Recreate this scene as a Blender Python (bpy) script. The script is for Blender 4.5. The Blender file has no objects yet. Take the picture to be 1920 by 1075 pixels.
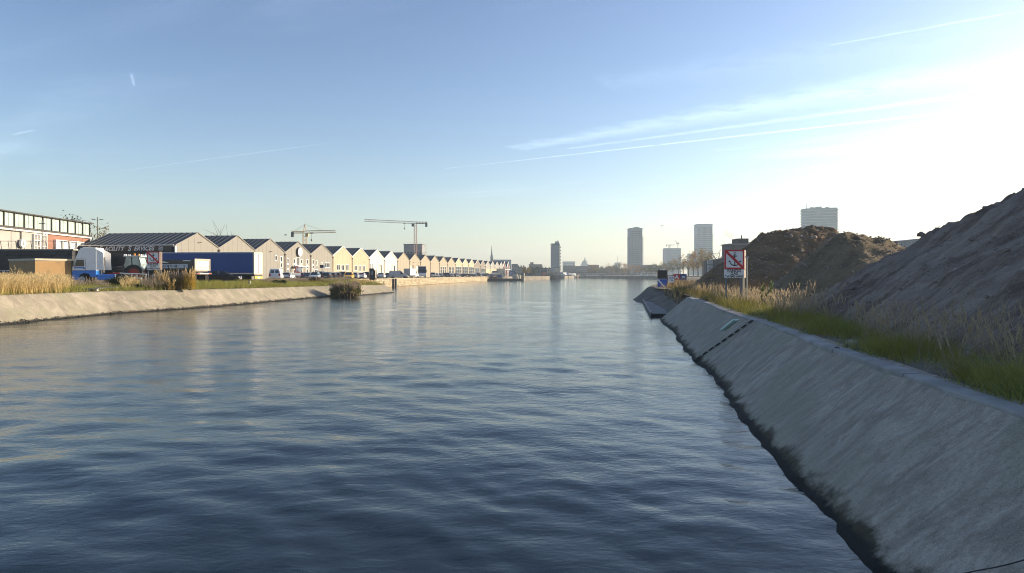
import bpy, bmesh, math, random
import numpy as np
from mathutils import Vector, Matrix
from mathutils.geometry import tessellate_polygon

R = math.radians
random.seed(7)
rng = np.random.default_rng(11)
S = bpy.context.scene
COL = S.collection

# ------------------------------------------------------------------ camera
CAMZ, F, HZ = 3.0, 1280.0, 515.0          # eye height above the water; focal length and horizon row in photo pixels
cam = bpy.data.objects.new('camera', bpy.data.cameras.new('camera'))
COL.objects.link(cam)
cam.location = (0, 0, CAMZ)
cam.rotation_euler = (R(90), 0, 0)
cam.data.sensor_width = 36.0
cam.data.lens = 24.0
cam.data.shift_y = -(537.5 - HZ) / 1920.0
cam.data.clip_start = 0.1
cam.data.clip_end = 20000
S.camera = cam

# ------------------------------------------------------------------ light
SUN_AZ, SUN_EL = R(71), R(15)
sd = Vector((math.sin(SUN_AZ) * math.cos(SUN_EL), math.cos(SUN_AZ) * math.cos(SUN_EL), math.sin(SUN_EL)))
sun = bpy.data.objects.new('sun', bpy.data.lights.new('sun', 'SUN'))
COL.objects.link(sun)
sun.data.energy = 3.8
sun.data.angle = R(0.5)
sun.data.color = (1.0, 0.84, 0.63)
sun.rotation_euler = (-sd).to_track_quat('-Z', 'Y').to_euler()
sun.location = sd * 200

S.view_settings.view_transform = 'Standard'
S.view_settings.look = 'None'
S.view_settings.gamma = 1.0
S.view_settings.use_curve_mapping = False
S.view_settings.exposure = 1.4
S.render.engine = 'CYCLES'
S.cycles.use_denoising = True
try:
    S.cycles.denoiser = 'OPENIMAGEDENOISE'
except Exception:
    pass
S.cycles.filter_width = 1.0
S.cycles.max_bounces = 6
S.cycles.diffuse_bounces = 3
S.cycles.glossy_bounces = 3
S.cycles.transparent_max_bounces = 6
S.cycles.volume_bounces = 0
S.cycles.caustics_reflective = False
S.cycles.caustics_refractive = False
S.cycles.sample_clamp_indirect = 4.0

# ------------------------------------------------------------------ world: daylight sky with thin cirrus and contrails
world = bpy.data.worlds.new('World')
S.world = world
world.use_nodes = True
wn, wl = world.node_tree.nodes, world.node_tree.links
wn.clear()


class NT:
    """small wrapper that wires math nodes"""
    def __init__(s, tree):
        s.t = tree

    def new(s, typ, **kw):
        n = s.t.nodes.new(typ)
        for k, v in kw.items():
            setattr(n, k, v)
        return n

    def put(s, sock, v):
        if isinstance(v, bpy.types.NodeSocket):
            s.t.links.new(v, sock)
        elif v is not None:
            sock.default_value = v

    def m(s, op, a, b=None, c=None, clamp=False):
        n = s.new('ShaderNodeMath', operation=op, use_clamp=clamp)
        for i, v in enumerate((a, b, c)):
            if v is not None:
                s.put(n.inputs[i], v)
        return n.outputs[0]

    def ss(s, x, a, b):
        n = s.new('ShaderNodeMapRange', interpolation_type='SMOOTHSTEP')
        s.put(n.inputs[0], x)
        n.inputs[1].default_value, n.inputs[2].default_value = a, b
        n.inputs[3].default_value, n.inputs[4].default_value = 0, 1
        return n.outputs[0]

    def lin(s, x, a, b, c, d):
        n = s.new('ShaderNodeMapRange')
        s.put(n.inputs[0], x)
        for i, v in enumerate((a, b, c, d)):
            n.inputs[i + 1].default_value = v
        return n.outputs[0]

    def mix(s, f, a, b, blend='MIX'):
        n = s.new('ShaderNodeMix', data_type='RGBA', blend_type=blend)
        s.put(n.inputs[0], f)
        for i, v in ((6, a), (7, b)):
            if isinstance(v, (tuple, list)):
                v = (*v[:3], 1)
            s.put(n.inputs[i], v)
        return n.outputs[2]

    def noise(s, vec, scale, detail=4, rough=0.55, dist=0.0, out=0):
        n = s.new('ShaderNodeTexNoise')
        if vec is not None:
            s.put(n.inputs['Vector'], vec)
        n.inputs['Scale'].default_value = scale
        n.inputs['Detail'].default_value = detail
        n.inputs['Roughness'].default_value = rough
        n.inputs['Distortion'].default_value = dist
        return n.outputs[out]

    def map(s, vec, loc=(0, 0, 0), rot=(0, 0, 0), sc=(1, 1, 1), typ='POINT'):
        n = s.new('ShaderNodeMapping', vector_type=typ)
        s.put(n.inputs['Vector'], vec)
        n.inputs['Location'].default_value = loc
        n.inputs['Rotation'].default_value = rot
        n.inputs['Scale'].default_value = sc
        return n.outputs[0]


N = NT(world.node_tree)
sky = N.new('ShaderNodeTexSky', sky_type='NISHITA', sun_disc=False)
sky.sun_elevation = SUN_EL
sky.sun_rotation = SUN_AZ
sky.air_density = 1.0
sky.dust_density = 0.9
sky.ozone_density = 1.3
sky.altitude = 0
tc = N.new('ShaderNodeTexCoord')
sep = N.new('ShaderNodeSeparateXYZ')
wl.new(tc.outputs['Generated'], sep.inputs[0])
dz = N.m('MAXIMUM', sep.outputs[2], 0.02)
pu = N.m('DIVIDE', sep.outputs[0], dz)
pv = N.m('DIVIDE', sep.outputs[1], dz)
cmb = N.new('ShaderNodeCombineXYZ')
wl.new(pu, cmb.inputs[0])
wl.new(pv, cmb.inputs[1])
plane = cmb.outputs[0]
ang = math.atan2(-0.55, 0.83)
streak = N.map(N.map(plane, rot=(0, 0, -ang)), loc=(3.1, 0.4, 0), sc=(0.30, 1.15, 1))
n1 = N.noise(streak, 1.1, 9, 0.62, 0.6)
veil = N.noise(N.map(plane, loc=(5.2, 1.7, 0)), 0.22, 3, 0.5)
cir = N.m('MULTIPLY', N.ss(n1, 0.46, 0.80), N.ss(veil, 0.40, 0.68))
fade = N.ss(sep.outputs[2], 0.05, 0.16)
cir = N.m('MULTIPLY', N.m('MULTIPLY', cir, fade), 0.5)
trail_noise = N.noise(plane, 5.0, 4, 0.6)


def dirp(px, py):
    z = (HZ - py) / F
    return ((px - 960) / F / z, 1.0 / z)


def contrail(a, b, width, strength):
    (ax, ay), (bx, by) = dirp(*a), dirp(*b)
    L = math.hypot(bx - ax, by - ay)
    tx, ty = (bx - ax) / L, (by - ay) / L
    du, dv = N.m('SUBTRACT', pu, ax), N.m('SUBTRACT', pv, ay)
    u = N.m('ADD', N.m('MULTIPLY', du, tx), N.m('MULTIPLY', dv, ty))
    v = N.m('ADD', N.m('MULTIPLY', du, -ty), N.m('MULTIPLY', dv, tx))
    v = N.m('ADD', v, N.m('MULTIPLY', N.m('SUBTRACT', trail_noise, 0.5), width * 1.2))
    w = N.m('ADD', width * 0.5, N.m('MULTIPLY', N.m('MAXIMUM', u, 0.0), width * 0.35))
    e = N.m('SUBTRACT', 1.0, N.m('DIVIDE', N.m('ABSOLUTE', v), w), clamp=True)
    k = N.m('MULTIPLY', N.ss(u, 0.0, 0.06), N.ss(N.m('SUBTRACT', L * 1.15, u), 0.0, L * 0.35))
    k = N.m('MULTIPLY', k, N.ss(trail_noise, 0.2, 0.55))
    return N.m('MULTIPLY', N.m('MULTIPLY', e, k), strength)


for t in (((830, 317), (1920, 196), 0.024, 0.6), ((960, 280), (1915, 118), 0.26, 0.34), ((1060, 280), (1920, 165), 0.07, 0.32),
          ((218, 322), (590, 272), 0.015, 0.42), ((253, 164), (246, 138), 0.02, 0.5), ((1335, 283), (1920, 236), 0.03, 0.3),
          ((1540, 88), (1900, 24), 0.03, 0.4), ((20, 254), (66, 244), 0.04, 0.4), ((1120, 160), (1900, 60), 0.40, 0.10)):
    cir = N.m('MAXIMUM', cir, contrail(*t))
white = N.mix(1.0, sky.outputs[0], (1.30, 1.24, 1.16), 'MULTIPLY')
white = N.mix(1.0, white, (1.9, 1.9, 1.95), 'ADD')
skyc = N.mix(cir, sky.outputs[0], white)
gm = N.new('ShaderNodeGamma')
gm.inputs['Gamma'].default_value = 1.27
wl.new(skyc, gm.inputs['Color'])
skyc = N.mix(1.0, gm.outputs[0], (0.458, 0.450, 0.495), 'MULTIPLY')
bg = N.new('ShaderNodeBackground')
bg.inputs['Strength'].default_value = 0.11
wl.new(skyc, bg.inputs['Color'])
wo = N.new('ShaderNodeOutputWorld')
wl.new(bg.outputs[0], wo.inputs[0])


# ------------------------------------------------------------------ helpers
def W(px, py, Y):
    """the world point that lies Y metres ahead behind a photo pixel"""
    return Vector(((px - 960) / F * Y, Y, CAMZ - (py - HZ) / F * Y))


def wx(px, Y):
    return (px - 960) / F * Y


def wz(py, Y):
    return CAMZ - (py - HZ) / F * Y


MATS = {}


def mat(name, col=(0.5, 0.5, 0.5), rough=0.6, var=0.15, scale=2.0, bump=0.0, bscale=20.0, metal=0.0, spec=0.5, col2=None, stretch=(1, 1, 1),
        dirt=None, coat=0.0, trans=False):
    """a procedural surface: base colour broken up by two scales of noise, optional second colour, fine relief"""
    if name in MATS:
        return MATS[name]
    m = bpy.data.materials.new(name)
    m.use_nodes = True
    t = m.node_tree
    n = NT(t)
    b = t.nodes['Principled BSDF']
    co = n.new('ShaderNodeTexCoord').outputs['Object']
    if stretch != (1, 1, 1):
        co = n.map(co, sc=stretch)
    a = n.noise(co, scale, 6, 0.6)
    c2 = col2 if col2 else tuple(min(1, c * (1 + var)) for c in col)
    c1 = col if col2 else tuple(c * (1 - var) for c in col)
    c = n.mix(n.ss(a, 0.32, 0.68), c1, c2)
    if dirt:
        c = n.mix(n.m('MULTIPLY', n.ss(n.noise(co, scale * 0.37, 5, 0.65), 0.48, 0.72), 0.8), c, dirt)
    t.links.new(c, b.inputs['Base Color'])
    b.inputs['Metallic'].default_value = metal
    b.inputs['Specular IOR Level'].default_value = spec
    if coat:
        b.inputs['Coat Weight'].default_value = coat
    t.links.new(n.lin(a, 0.3, 0.7, max(0.02, rough - 0.08), min(1, rough + 0.08)), b.inputs['Roughness'])
    if bump:
        bp = n.new('ShaderNodeBump')
        bp.inputs['Distance'].default_value = bump
        bp.inputs['Strength'].default_value = 0.7
        t.links.new(n.noise(co, bscale, 5, 0.6), bp.inputs['Height'])
        t.links.new(bp.outputs[0], b.inputs['Normal'])
    MATS[name] = m
    return m


class MB:
    """collects shapes, then links them as one mesh object"""
    def __init__(s):
        s.v, s.f, s.mi = [], [], []

    def add(s, vs, fs, mi=0, M=None):
        o = len(s.v)
        if M is not None:
            vs = [M @ Vector(p) for p in vs]
        s.v += [tuple(p) for p in vs]
        s.f += [tuple(i + o for i in f) for f in fs]
        s.mi += [mi] * len(fs)
        return s

    def box(s, c, d, mi=0, M=None):
        x, y, z = d[0] / 2, d[1] / 2, d[2] / 2
        vs = [(c[0] + a * x, c[1] + b * y, c[2] + e * z) for a in (-1, 1) for b in (-1, 1) for e in (-1, 1)]
        return s.add(vs, [(0, 1, 3, 2), (4, 6, 7, 5), (0, 4, 5, 1), (2, 3, 7, 6), (0, 2, 6, 4), (1, 5, 7, 3)], mi, M)

    def bx(s, x0, x1, y0, y1, z0, z1, mi=0, M=None):
        return s.box(((x0 + x1) / 2, (y0 + y1) / 2, (z0 + z1) / 2), (x1 - x0, y1 - y0, z1 - z0), mi, M)

    def prism(s, poly, a, b, axis='y', mi=0, M=None, inset=None):
        """extrude a 2-D outline between a and b; the outline lies in the plane across the axis"""
        n = len(poly)

        def p(u, v, w):
            return {'y': (u, w, v), 'x': (w, u, v), 'z': (u, v, w)}[axis]
        q = inset if inset else poly
        vs = [p(u, v, a) for u, v in poly] + [p(u, v, b) for u, v in q]
        fs = [(i, (i + 1) % n, n + (i + 1) % n, n + i) for i in range(n)]
        fs += [tuple(range(n))[::-1], tuple(range(n, 2 * n))]
        return s.add(vs, fs, mi, M)

    def cyl(s, c, r, h, n=12, axis='z', r2=None, mi=0, M=None):
        r2 = r if r2 is None else r2
        vs = []
        for k, (rr, w) in enumerate(((r, 0), (r2, h))):
            for i in range(n):
                a = 2 * math.pi * i / n
                u, v = rr * math.cos(a), rr * math.sin(a)
                q = {'z': (u, v, w), 'y': (u, w, v), 'x': (w, u, v)}[axis]
                vs.append((c[0] + q[0], c[1] + q[1], c[2] + q[2]))
        fs = [(i, (i + 1) % n, n + (i + 1) % n, n + i) for i in range(n)] + [tuple(range(n))[::-1], tuple(range(n, 2 * n))]
        return s.add(vs, fs, mi, M)

    def bar(s, a, b, r, n=4, mi=0, r2=None):
        a, b = Vector(a), Vector(b)
        d = b - a
        M = Matrix.Translation(a) @ d.to_track_quat('Z', 'Y').to_matrix().to_4x4()
        return s.cyl((0, 0, 0), r, d.length, n, 'z', r2, mi, M)

    def rings(s, rs, mi=0, cap=True):
        """skin a list of equal-length rings of points"""
        n = len(rs[0])
        vs = [p for r in rs for p in r]
        fs = []
        for k in range(len(rs) - 1):
            for i in range(n):
                fs.append((k * n + i, k * n + (i + 1) % n, (k + 1) * n + (i + 1) % n, (k + 1) * n + i))
        if cap:
            fs += [tuple(range(n))[::-1], tuple(range((len(rs) - 1) * n, len(rs) * n))]
        return s.add(vs, fs, mi)

    def ball(s, c, r, nu=10, nv=6, mi=0):
        rs = []
        rr = r if isinstance(r, (tuple, list)) else (r, r, r)
        for j in range(1, nv):
            t = math.pi * j / nv
            rs.append([(c[0] + rr[0] * math.sin(t) * math.cos(2 * math.pi * i / nu), c[1] + rr[1] * math.sin(t) * math.sin(2 * math.pi * i / nu),
                        c[2] - rr[2] * math.cos(t)) for i in range(nu)])
        return s.rings(rs, mi)

    def mesh(s, name, mats, smooth=False, bevel=0.0):
        me = bpy.data.meshes.new(name)
        me.from_pydata(s.v, [], s.f)
        for m in (mats if isinstance(mats, (list, tuple)) else [mats]):
            me.materials.append(m)
        if len(set(s.mi)) > 1:
            me.polygons.foreach_set('material_index', s.mi)
        bm = bmesh.new()
        bm.from_mesh(me)
        bmesh.ops.recalc_face_normals(bm, faces=bm.faces)
        if bevel:
            es = [e for e in bm.edges if len(e.link_faces) == 2 and e.calc_face_angle(0) > 0.5]
            bmesh.ops.bevel(bm, geom=es, offset=bevel, segments=2, affect='EDGES', profile=0.5, clamp_overlap=True)
        bm.to_mesh(me)
        bm.free()
        if smooth:
            me.polygons.foreach_set('use_smooth', [True] * len(me.polygons))
            try:
                me.set_sharp_from_angle(angle=R(40))
            except Exception:
                pass
        me.update()
        return me

    def build(s, name, mats, parent=None, smooth=False, bevel=0.0, label=None, stuff=False):
        o = bpy.data.objects.new(name, s.mesh(name, mats, smooth, bevel))
        COL.objects.link(o)
        if parent:
            o.parent = parent
        if label:
            o['label'] = label
        if stuff:
            o['kind'] = 'stuff'
        return o


def thing(name, label, cat, loc=(0, 0, 0), rz=0.0, group=None):
    o = bpy.data.objects.new(name, None)
    COL.objects.link(o)
    o.location = loc
    o.rotation_euler = (0, 0, rz)
    o.empty_display_size = 0.5
    o['label'] = label
    o['category'] = cat
    if group:
        o['group'] = group
    return o


def tag(o, label=None, cat=None, group=None, kind=None):
    for k, v in (('label', label), ('category', cat), ('group', group), ('kind', kind)):
        if v:
            o[k] = v
    return o


def npmesh(name, verts, faces, m, kind=None, smooth=False, parent=None):
    """mesh object from numpy arrays (all faces of one size)"""
    me = bpy.data.meshes.new(name)
    v = np.asarray(verts, dtype=np.float32)
    f = np.asarray(faces, dtype=np.int32)
    k = f.shape[1]
    me.vertices.add(len(v))
    me.vertices.foreach_set('co', v.ravel())
    me.loops.add(f.size)
    me.loops.foreach_set('vertex_index', f.ravel())
    me.polygons.add(len(f))
    me.polygons.foreach_set('loop_start', np.arange(0, f.size, k, dtype=np.int32))
    me.polygons.foreach_set('loop_total', np.full(len(f), k, dtype=np.int32))
    me.polygons.foreach_set('use_smooth', np.full(len(f), smooth))
    for q in (m if isinstance(m, (list, tuple)) else [m]):
        me.materials.append(q)
    me.update()
    me.validate()
    o = bpy.data.objects.new(name, me)
    COL.objects.link(o)
    if kind:
        o['kind'] = kind
    if parent:
        o.parent = parent
    return o


def gridfaces(nr, nc):
    i = np.arange(nr - 1)[:, None] * nc + np.arange(nc - 1)[None, :]
    return np.stack([i, i + 1, i + nc + 1, i + nc], -1).reshape(-1, 4)


def vnoise(x, y, seed=0):
    """smooth value noise in -1..1"""
    r = np.random.default_rng(seed).random((256, 256)) * 2 - 1
    xi, yi = np.floor(x).astype(int), np.floor(y).astype(int)
    fx, fy = x - xi, y - yi
    fx, fy = fx * fx * (3 - 2 * fx), fy * fy * (3 - 2 * fy)
    g = lambda a, b: r[(xi + a) % 256, (yi + b) % 256]
    return (g(0, 0) * (1 - fx) + g(1, 0) * fx) * (1 - fy) + (g(0, 1) * (1 - fx) + g(1, 1) * fx) * fy


def fbm(x, y, oct=5, seed=0, gain=0.5):
    a, s = 1.0, 0
    for k in range(oct):
        s = s + a * vnoise(x * 2 ** k + 17.3 * k, y * 2 ** k - 9.1 * k, seed + k)
        a *= gain
    return s


def text_mesh(txt, size, shear=0.0, bold=0.0, extrude=0.004, align='CENTER', spacing=1.0):
    cu = bpy.data.curves.new('lettering', 'FONT')
    cu.body = txt
    cu.size = size
    cu.shear = shear
    cu.offset = bold
    cu.extrude = extrude
    cu.align_x = align
    cu.align_y = 'CENTER'
    cu.space_character = spacing
    cu.resolution_u = 3
    o = bpy.data.objects.new('lettering_source', cu)
    COL.objects.link(o)
    dg = bpy.context.evaluated_depsgraph_get()
    me = bpy.data.meshes.new_from_object(o.evaluated_get(dg))
    bpy.data.objects.remove(o)
    bpy.data.curves.remove(cu)
    return me


def lettering(txt, size, m, parent, loc, face_rz=0.0, shear=0.0, bold=0.0, sx=1.0, spacing=1.0, name='lettering'):
    """upright text whose front looks towards local -Y when face_rz is 0"""
    me = text_mesh(txt, size, shear, bold, spacing=spacing)
    me.transform(Matrix.Rotation(R(90), 4, 'X') @ Matrix.Scale(sx, 4, (1, 0, 0)))
    me.materials.clear()
    me.materials.append(m)
    o = bpy.data.objects.new(name, me)
    COL.objects.link(o)
    o.parent = parent
    o.location = loc
    o.rotation_euler = (0, 0, face_rz)
    return o
# ------------------------------------------------------------------ water: real low waves near by, fine ripples in the surface relief
def water_material():
    m = bpy.data.materials.new('dock_water')
    m.use_nodes = True
    t = m.node_tree
    n = NT(t)
    b = t.nodes['Principled BSDF']
    co = n.new('ShaderNodeTexCoord').outputs['Object']
    b.inputs['Base Color'].default_value = (0.019, 0.032, 0.030, 1)
    b.inputs['Roughness'].default_value = 0.06
    b.inputs['IOR'].default_value = 1.333
    sepn = n.new('ShaderNodeSeparateXYZ')
    t.links.new(co, sepn.inputs[0])
    near = n.lin(n.ss(sepn.outputs[1], 7.0, 26.0), 0, 1, 0.38, 1.0)
    far = n.ss(sepn.outputs[1], 40.0, 420.0)
    h1 = n.noise(n.map(co, rot=(0, 0, R(14)), sc=(0.85, 1.25, 1)), 3.4, 5, 0.6, 0.4)
    h2 = n.noise(n.map(co, rot=(0, 0, R(-28)), sc=(0.8, 1.3, 1)), 9.0, 3, 0.5, 0.3)
    patch = n.ss(n.noise(n.map(co, sc=(0.05, 0.08, 1)), 1.0, 3, 0.6), 0.38, 0.62)
    h = n.m('ADD', n.m('MULTIPLY', n.m('MULTIPLY', h1, near), 0.036), n.m('MULTIPLY', n.m('MULTIPLY', n.m('MULTIPLY', h2, near), 0.013), n.m('ADD', 0.35, patch)))
    big = n.noise(n.map(co, sc=(0.16, 0.35, 1)), 1.0, 3, 0.5)
    h = n.m('ADD', h, n.m('MULTIPLY', big, 0.05))
    bp = n.new('ShaderNodeBump')
    bp.inputs['Distance'].default_value = 1.0
    t.links.new(n.lin(far, 0, 1, 0.60, 0.42), bp.inputs['Strength'])
    t.links.new(h, bp.inputs['Height'])
    t.links.new(bp.outputs[0], b.inputs['Normal'])
    return m


def make_water():
    nr, nc = 800, 560
    y = np.concatenate([np.linspace(-12, 1.5, 24), 2 + 3.0 * (np.exp(np.linspace(0, 1, nr) * 6.93) - 1)])
    nr = len(y)
    hw = np.maximum(17, 0.95 * y + 11)
    u = np.linspace(-1, 1, nc)
    X = hw[:, None] * u[None, :]
    Y = np.repeat(y[:, None], nc, 1)
    dyr = np.gradient(y)[:, None]
    Z = np.zeros_like(X)
    g = np.random.default_rng(5)
    patch = fbm(X * 0.045, Y * 0.085, 3, 900)
    for k in range(54):
        lam = 0.42 * (1.062 ** k)
        th = g.normal(R(86), R(30)) if k % 3 else g.normal(R(50), R(22))
        kx, ky = math.cos(th) * 2 * math.pi / lam, math.sin(th) * 2 * math.pi / lam
        amp = 0.0040 * lam ** 0.9 if lam < 1.7 else 0.0065 * (1.7 / lam) ** 0.25
        fade = np.clip((lam / np.maximum(dyr, hw[:, None] * 2 / nc * 0.8) - 2.5) / 3.0, 0, 1)
        mod = np.clip(0.62 + 0.55 * vnoise(X * 0.13 + k * 3.7, Y * 0.17 - k * 1.9, 40 + k) + 0.45 * patch, 0.05, 1.6)
        fade = fade * (1 - 0.45 * np.clip((Y - 10) / 18, 0, 1))
        Z += amp * mod * fade * np.sin(kx * X + ky * Y + g.random() * 6.283)
    v = np.stack([X, Y, Z], -1).reshape(-1, 3)
    o = npmesh('water', v, gridfaces(nr, nc), water_material(), 'structure', True)
    tag(o, 'rippling dark blue dock water between the two concrete banks', None)
    return o


make_water()


# ------------------------------------------------------------------ land
def flat_poly(name, pts, z, m, kind='structure'):
    tri = tessellate_polygon([[Vector((p[0], p[1], 0)) for p in pts]])
    mb = MB()
    fs = []
    for a, b, c in tri:
        pa, pb, pc = pts[a], pts[b], pts[c]
        cr = (pb[0] - pa[0]) * (pc[1] - pa[1]) - (pb[1] - pa[1]) * (pc[0] - pa[0])
        fs.append((a, b, c) if cr > 0 else (a, c, b))
    mb.add([(p[0], p[1], z if not callable(z) else z(p)) for p in pts], fs)
    me = bpy.data.meshes.new(name)
    me.from_pydata(mb.v, [], mb.f)
    me.materials.append(m)
    o = bpy.data.objects.new(name, me)
    COL.objects.link(o)
    o['kind'] = kind
    return o


M_ground = mat('trodden_ground', (0.16, 0.145, 0.12), 0.95, 0.3, 0.6, 0.03, 9, dirt=(0.09, 0.10, 0.05))
M_asphalt = mat('old_asphalt', (0.085, 0.083, 0.08), 0.9, 0.18, 0.5, 0.008, 60, dirt=(0.13, 0.125, 0.115))
M_verge = mat('verge_soil', (0.075, 0.085, 0.03), 0.95, 0.3, 0.9, 0.05, 8, dirt=(0.14, 0.12, 0.07))
GZ = 2.0

# left bank: (pixel column, water row, top row) measured on the photograph, turned into metres once
BANK = []
for X, Y, tx, ty, tz in ((-29.2, 6, -31.0, 6, 1.72), (-29.8, 25, -31.6, 25.3, 1.71), (-30.3, 40.4, -31.9, 42.5, 1.70), (-30.4, 51.2, -32.0, 53.8, 1.67),
                         (-27.7, 61, -29.0, 64, 1.58), (-26.5, 71.4, -27.9, 75, 1.50), (-25.2, 88, -27.0, 92.5, 1.38), (-24.2, 92, -25.9, 97, 1.36)):
    BANK.append((X, Y, tx, ty, tz))
BANK2 = [(-22.6, 95.5, -23.8, 101.0, 1.38), (-21.8, 97, -22.7, 103, 1.39), (-19.4, 112.9, -21.4, 115, 1.24)]


def concrete(name, streak, warm):
    m = bpy.data.materials.new(name)
    m.use_nodes = True
    t = m.node_tree
    n = NT(t)
    b = t.nodes['Principled BSDF']
    co = n.new('ShaderNodeTexCoord').outputs['Object']
    ct = n.map(co, rot=(0, 0, R(9)))
    st = n.noise(n.map(ct, sc=streak), 1.0, 9, 0.74, 0.5)
    gr = n.noise(co, 26, 4, 0.7)
    bl = n.noise(co, 0.55, 5, 0.6)
    fin = n.noise(co, 62, 3, 0.8)
    pit = n.noise(co, 17, 3, 0.75)
    c = n.mix(n.ss(st, 0.36, 0.66), tuple(w * 0.52 for w in warm), tuple(w * 1.06 for w in warm))
    c = n.mix(n.m('MULTIPLY', n.ss(bl, 0.44, 0.62), 0.75), c, tuple(w * 0.70 * q for w, q in zip(warm, (0.92, 1.0, 0.86))))
    c = n.mix(n.m('MULTIPLY', n.ss(gr, 0.42, 0.70), 0.42), c, tuple(w * 0.45 for w in warm))
    c = n.mix(n.m('MULTIPLY', n.ss(fin, 0.48, 0.68), 0.50), c, tuple(min(1, w * 1.35) for w in warm))
    c = n.mix(n.m('MULTIPLY', n.ss(pit, 0.56, 0.66), 0.45), c, tuple(w * 0.38 for w in warm))
    z = n.new('ShaderNodeSeparateXYZ')
    t.links.new(co, z.inputs[0])
    zz = n.m('ADD', z.outputs[2], n.m('MULTIPLY', n.m('SUBTRACT', n.noise(co, 1.1, 6, 0.7), 0.5), 0.75))
    c = n.mix(n.m('SUBTRACT', 1.0, n.ss(zz, 0.07, 0.24)), c, (0.058, 0.050, 0.030))
    zw = n.m('ADD', z.outputs[2], n.m('MULTIPLY', n.m('SUBTRACT', n.noise(co, 4.0, 5, 0.75), 0.5), 0.22))
    c = n.mix(n.m('SUBTRACT', 1.0, n.ss(zw, 0.06, 0.13)), c, (0.012, 0.012, 0.011))
    t.links.new(c, b.inputs['Base Color'])
    t.links.new(n.lin(n.ss(zw, 0.1, 0.3), 0, 1, 0.78, 0.92), b.inputs['Roughness'])
    b.inputs['Specular IOR Level'].default_value = 0.25
    bp = n.new('ShaderNodeBump')
    bp.inputs['Distance'].default_value = 0.014
    bp.inputs['Strength'].default_value = 0.8
    hh = n.m('ADD', n.m('MULTIPLY', st, 2.2), n.m('ADD', n.m('MULTIPLY', gr, 0.55), n.m('ADD', n.m('MULTIPLY', fin, 0.16), n.m('MULTIPLY', n.noise(co, 5.5, 4, 0.65), 1.3))))
    t.links.new(hh, bp.inputs['Height'])
    t.links.new(bp.outputs[0], b.inputs['Normal'])
    return m


M_conc_l = concrete('sunlit_concrete', (0.8, 0.9, 0.8), (0.31, 0.275, 0.215))
M_conc_r = concrete('bank_concrete', (1.3, 3.4, 1.4), (0.44, 0.392, 0.325))
M_kerb = mat('kerb_concrete', (0.30, 0.295, 0.28), 0.9, 0.22, 1.5, 0.01, 40, dirt=(0.16, 0.16, 0.12))
M_rubble = mat('waterline_rubble', (0.035, 0.033, 0.03), 0.55, 0.4, 4, 0.02, 14)


def lerp_line(line, s):
    """resample a polyline of tuples at spacing s"""
    out = []
    for a, b in zip(line, line[1:]):
        L = math.hypot(b[0] - a[0], b[1] - a[1])
        k = max(1, int(L / s))
        for i in range(k):
            out.append(tuple(p + (q - p) * i / k for p, q in zip(a, b)))
    out.append(line[-1])
    return out


def slope_mesh(name, line, m, nv=14, s=0.5, amp=0.010, seed=3, lip=0.9):
    ln = lerp_line(line, s)
    A = np.array(ln)
    v = np.linspace(0, 1, nv)
    below = 0.9
    P = []
    for X, Y, tx, ty, tz in ln:
        row = [(X + (X - tx) / tz * below, Y + (Y - ty) / tz * below, -below)]
        row += [(X + (tx - X) * q, Y + (ty - Y) * q, tz * q) for q in v]
        d = math.hypot(tx - X, ty - Y)
        row.append((tx + (tx - X) / d * lip, ty + (ty - Y) / d * lip, tz + 0.015))
        P.append(row)
    P = np.array(P)
    nz = fbm(P[..., 1] * 0.9, P[..., 0] * 0.9 + P[..., 2], 5, seed) * amp
    low = np.clip(1 - P[..., 2] / 0.3, 0, 1) * fbm(P[..., 1] * 2.3, P[..., 2] * 3, 4, seed + 9) * 0.05
    P[..., 2] += nz
    P[..., 0] += low
    o = npmesh(name, P.reshape(-1, 3), gridfaces(*P.shape[:2]), m, 'structure', True)
    return o


bank = slope_mesh('concrete_bank', BANK, M_conc_l, lip=0.25)
tag(bank, 'sunlit sloping concrete bank with grass on top and dark waterline')
bank2 = slope_mesh('concrete_bank', BANK2, M_conc_l, lip=0.25, seed=8)
tag(bank2, 'short concrete bank corner beyond the bush at the water')
# recessed slip between the two stretches of bank
mb = MB()
a, b = BANK[-1], BANK2[0]
mb.add([(a[0], a[1], -0.6), (a[2], a[3], a[4]), (a[2] - 3.4, a[3] + 2.6, a[4] + 0.1), (a[0] - 1.2, a[1] + 4.5, -0.6)], [(0, 1, 2, 3)])
mb.add([(b[0], b[1], -0.6), (b[2], b[3], b[4]), (a[2] - 3.4, a[3] + 2.6, a[4] + 0.1), (a[0] - 1.2, a[1] + 4.5, -0.6)], [(0, 1, 2, 3)])
tag(mb.build('slipway', M_conc_l), 'recessed concrete slip in shadow behind the bush', kind='structure')
# end face of the bank corner, turning away from the water
c = BANK2[-1]
mb = MB()
mb.add([(c[0], c[1], -0.6), (c[2], c[3], c[4]), (-34.0, 131.0, 1.9), (-33.0, 129.0, -0.6)], [(0, 1, 2, 3)])
tag(mb.build('bank_end', M_conc_l), None, None, None, 'structure')

# verge between bank top and road level
INNER = [(-38.5, 6), (-39.0, 25), (-40.0, 42.5), (-40.5, 54), (-38.5, 66), (-36.0, 78), (-33.5, 95), (-32.5, 100.5), (-31.0, 106), (-30.0, 110), (-33.5, 128)]
TOPS = [(q[2] - 0.2, q[3], q[4]) for q in BANK] + [(-27.6, 101.0, 1.42)] + [(q[2] - 0.15, q[3] + 0.2, q[4]) for q in BANK2]
INN = INNER[:8] + [(-31.8, 103), (-30.5, 106), (-30.0, 110), (-31.0, 124)]


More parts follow.
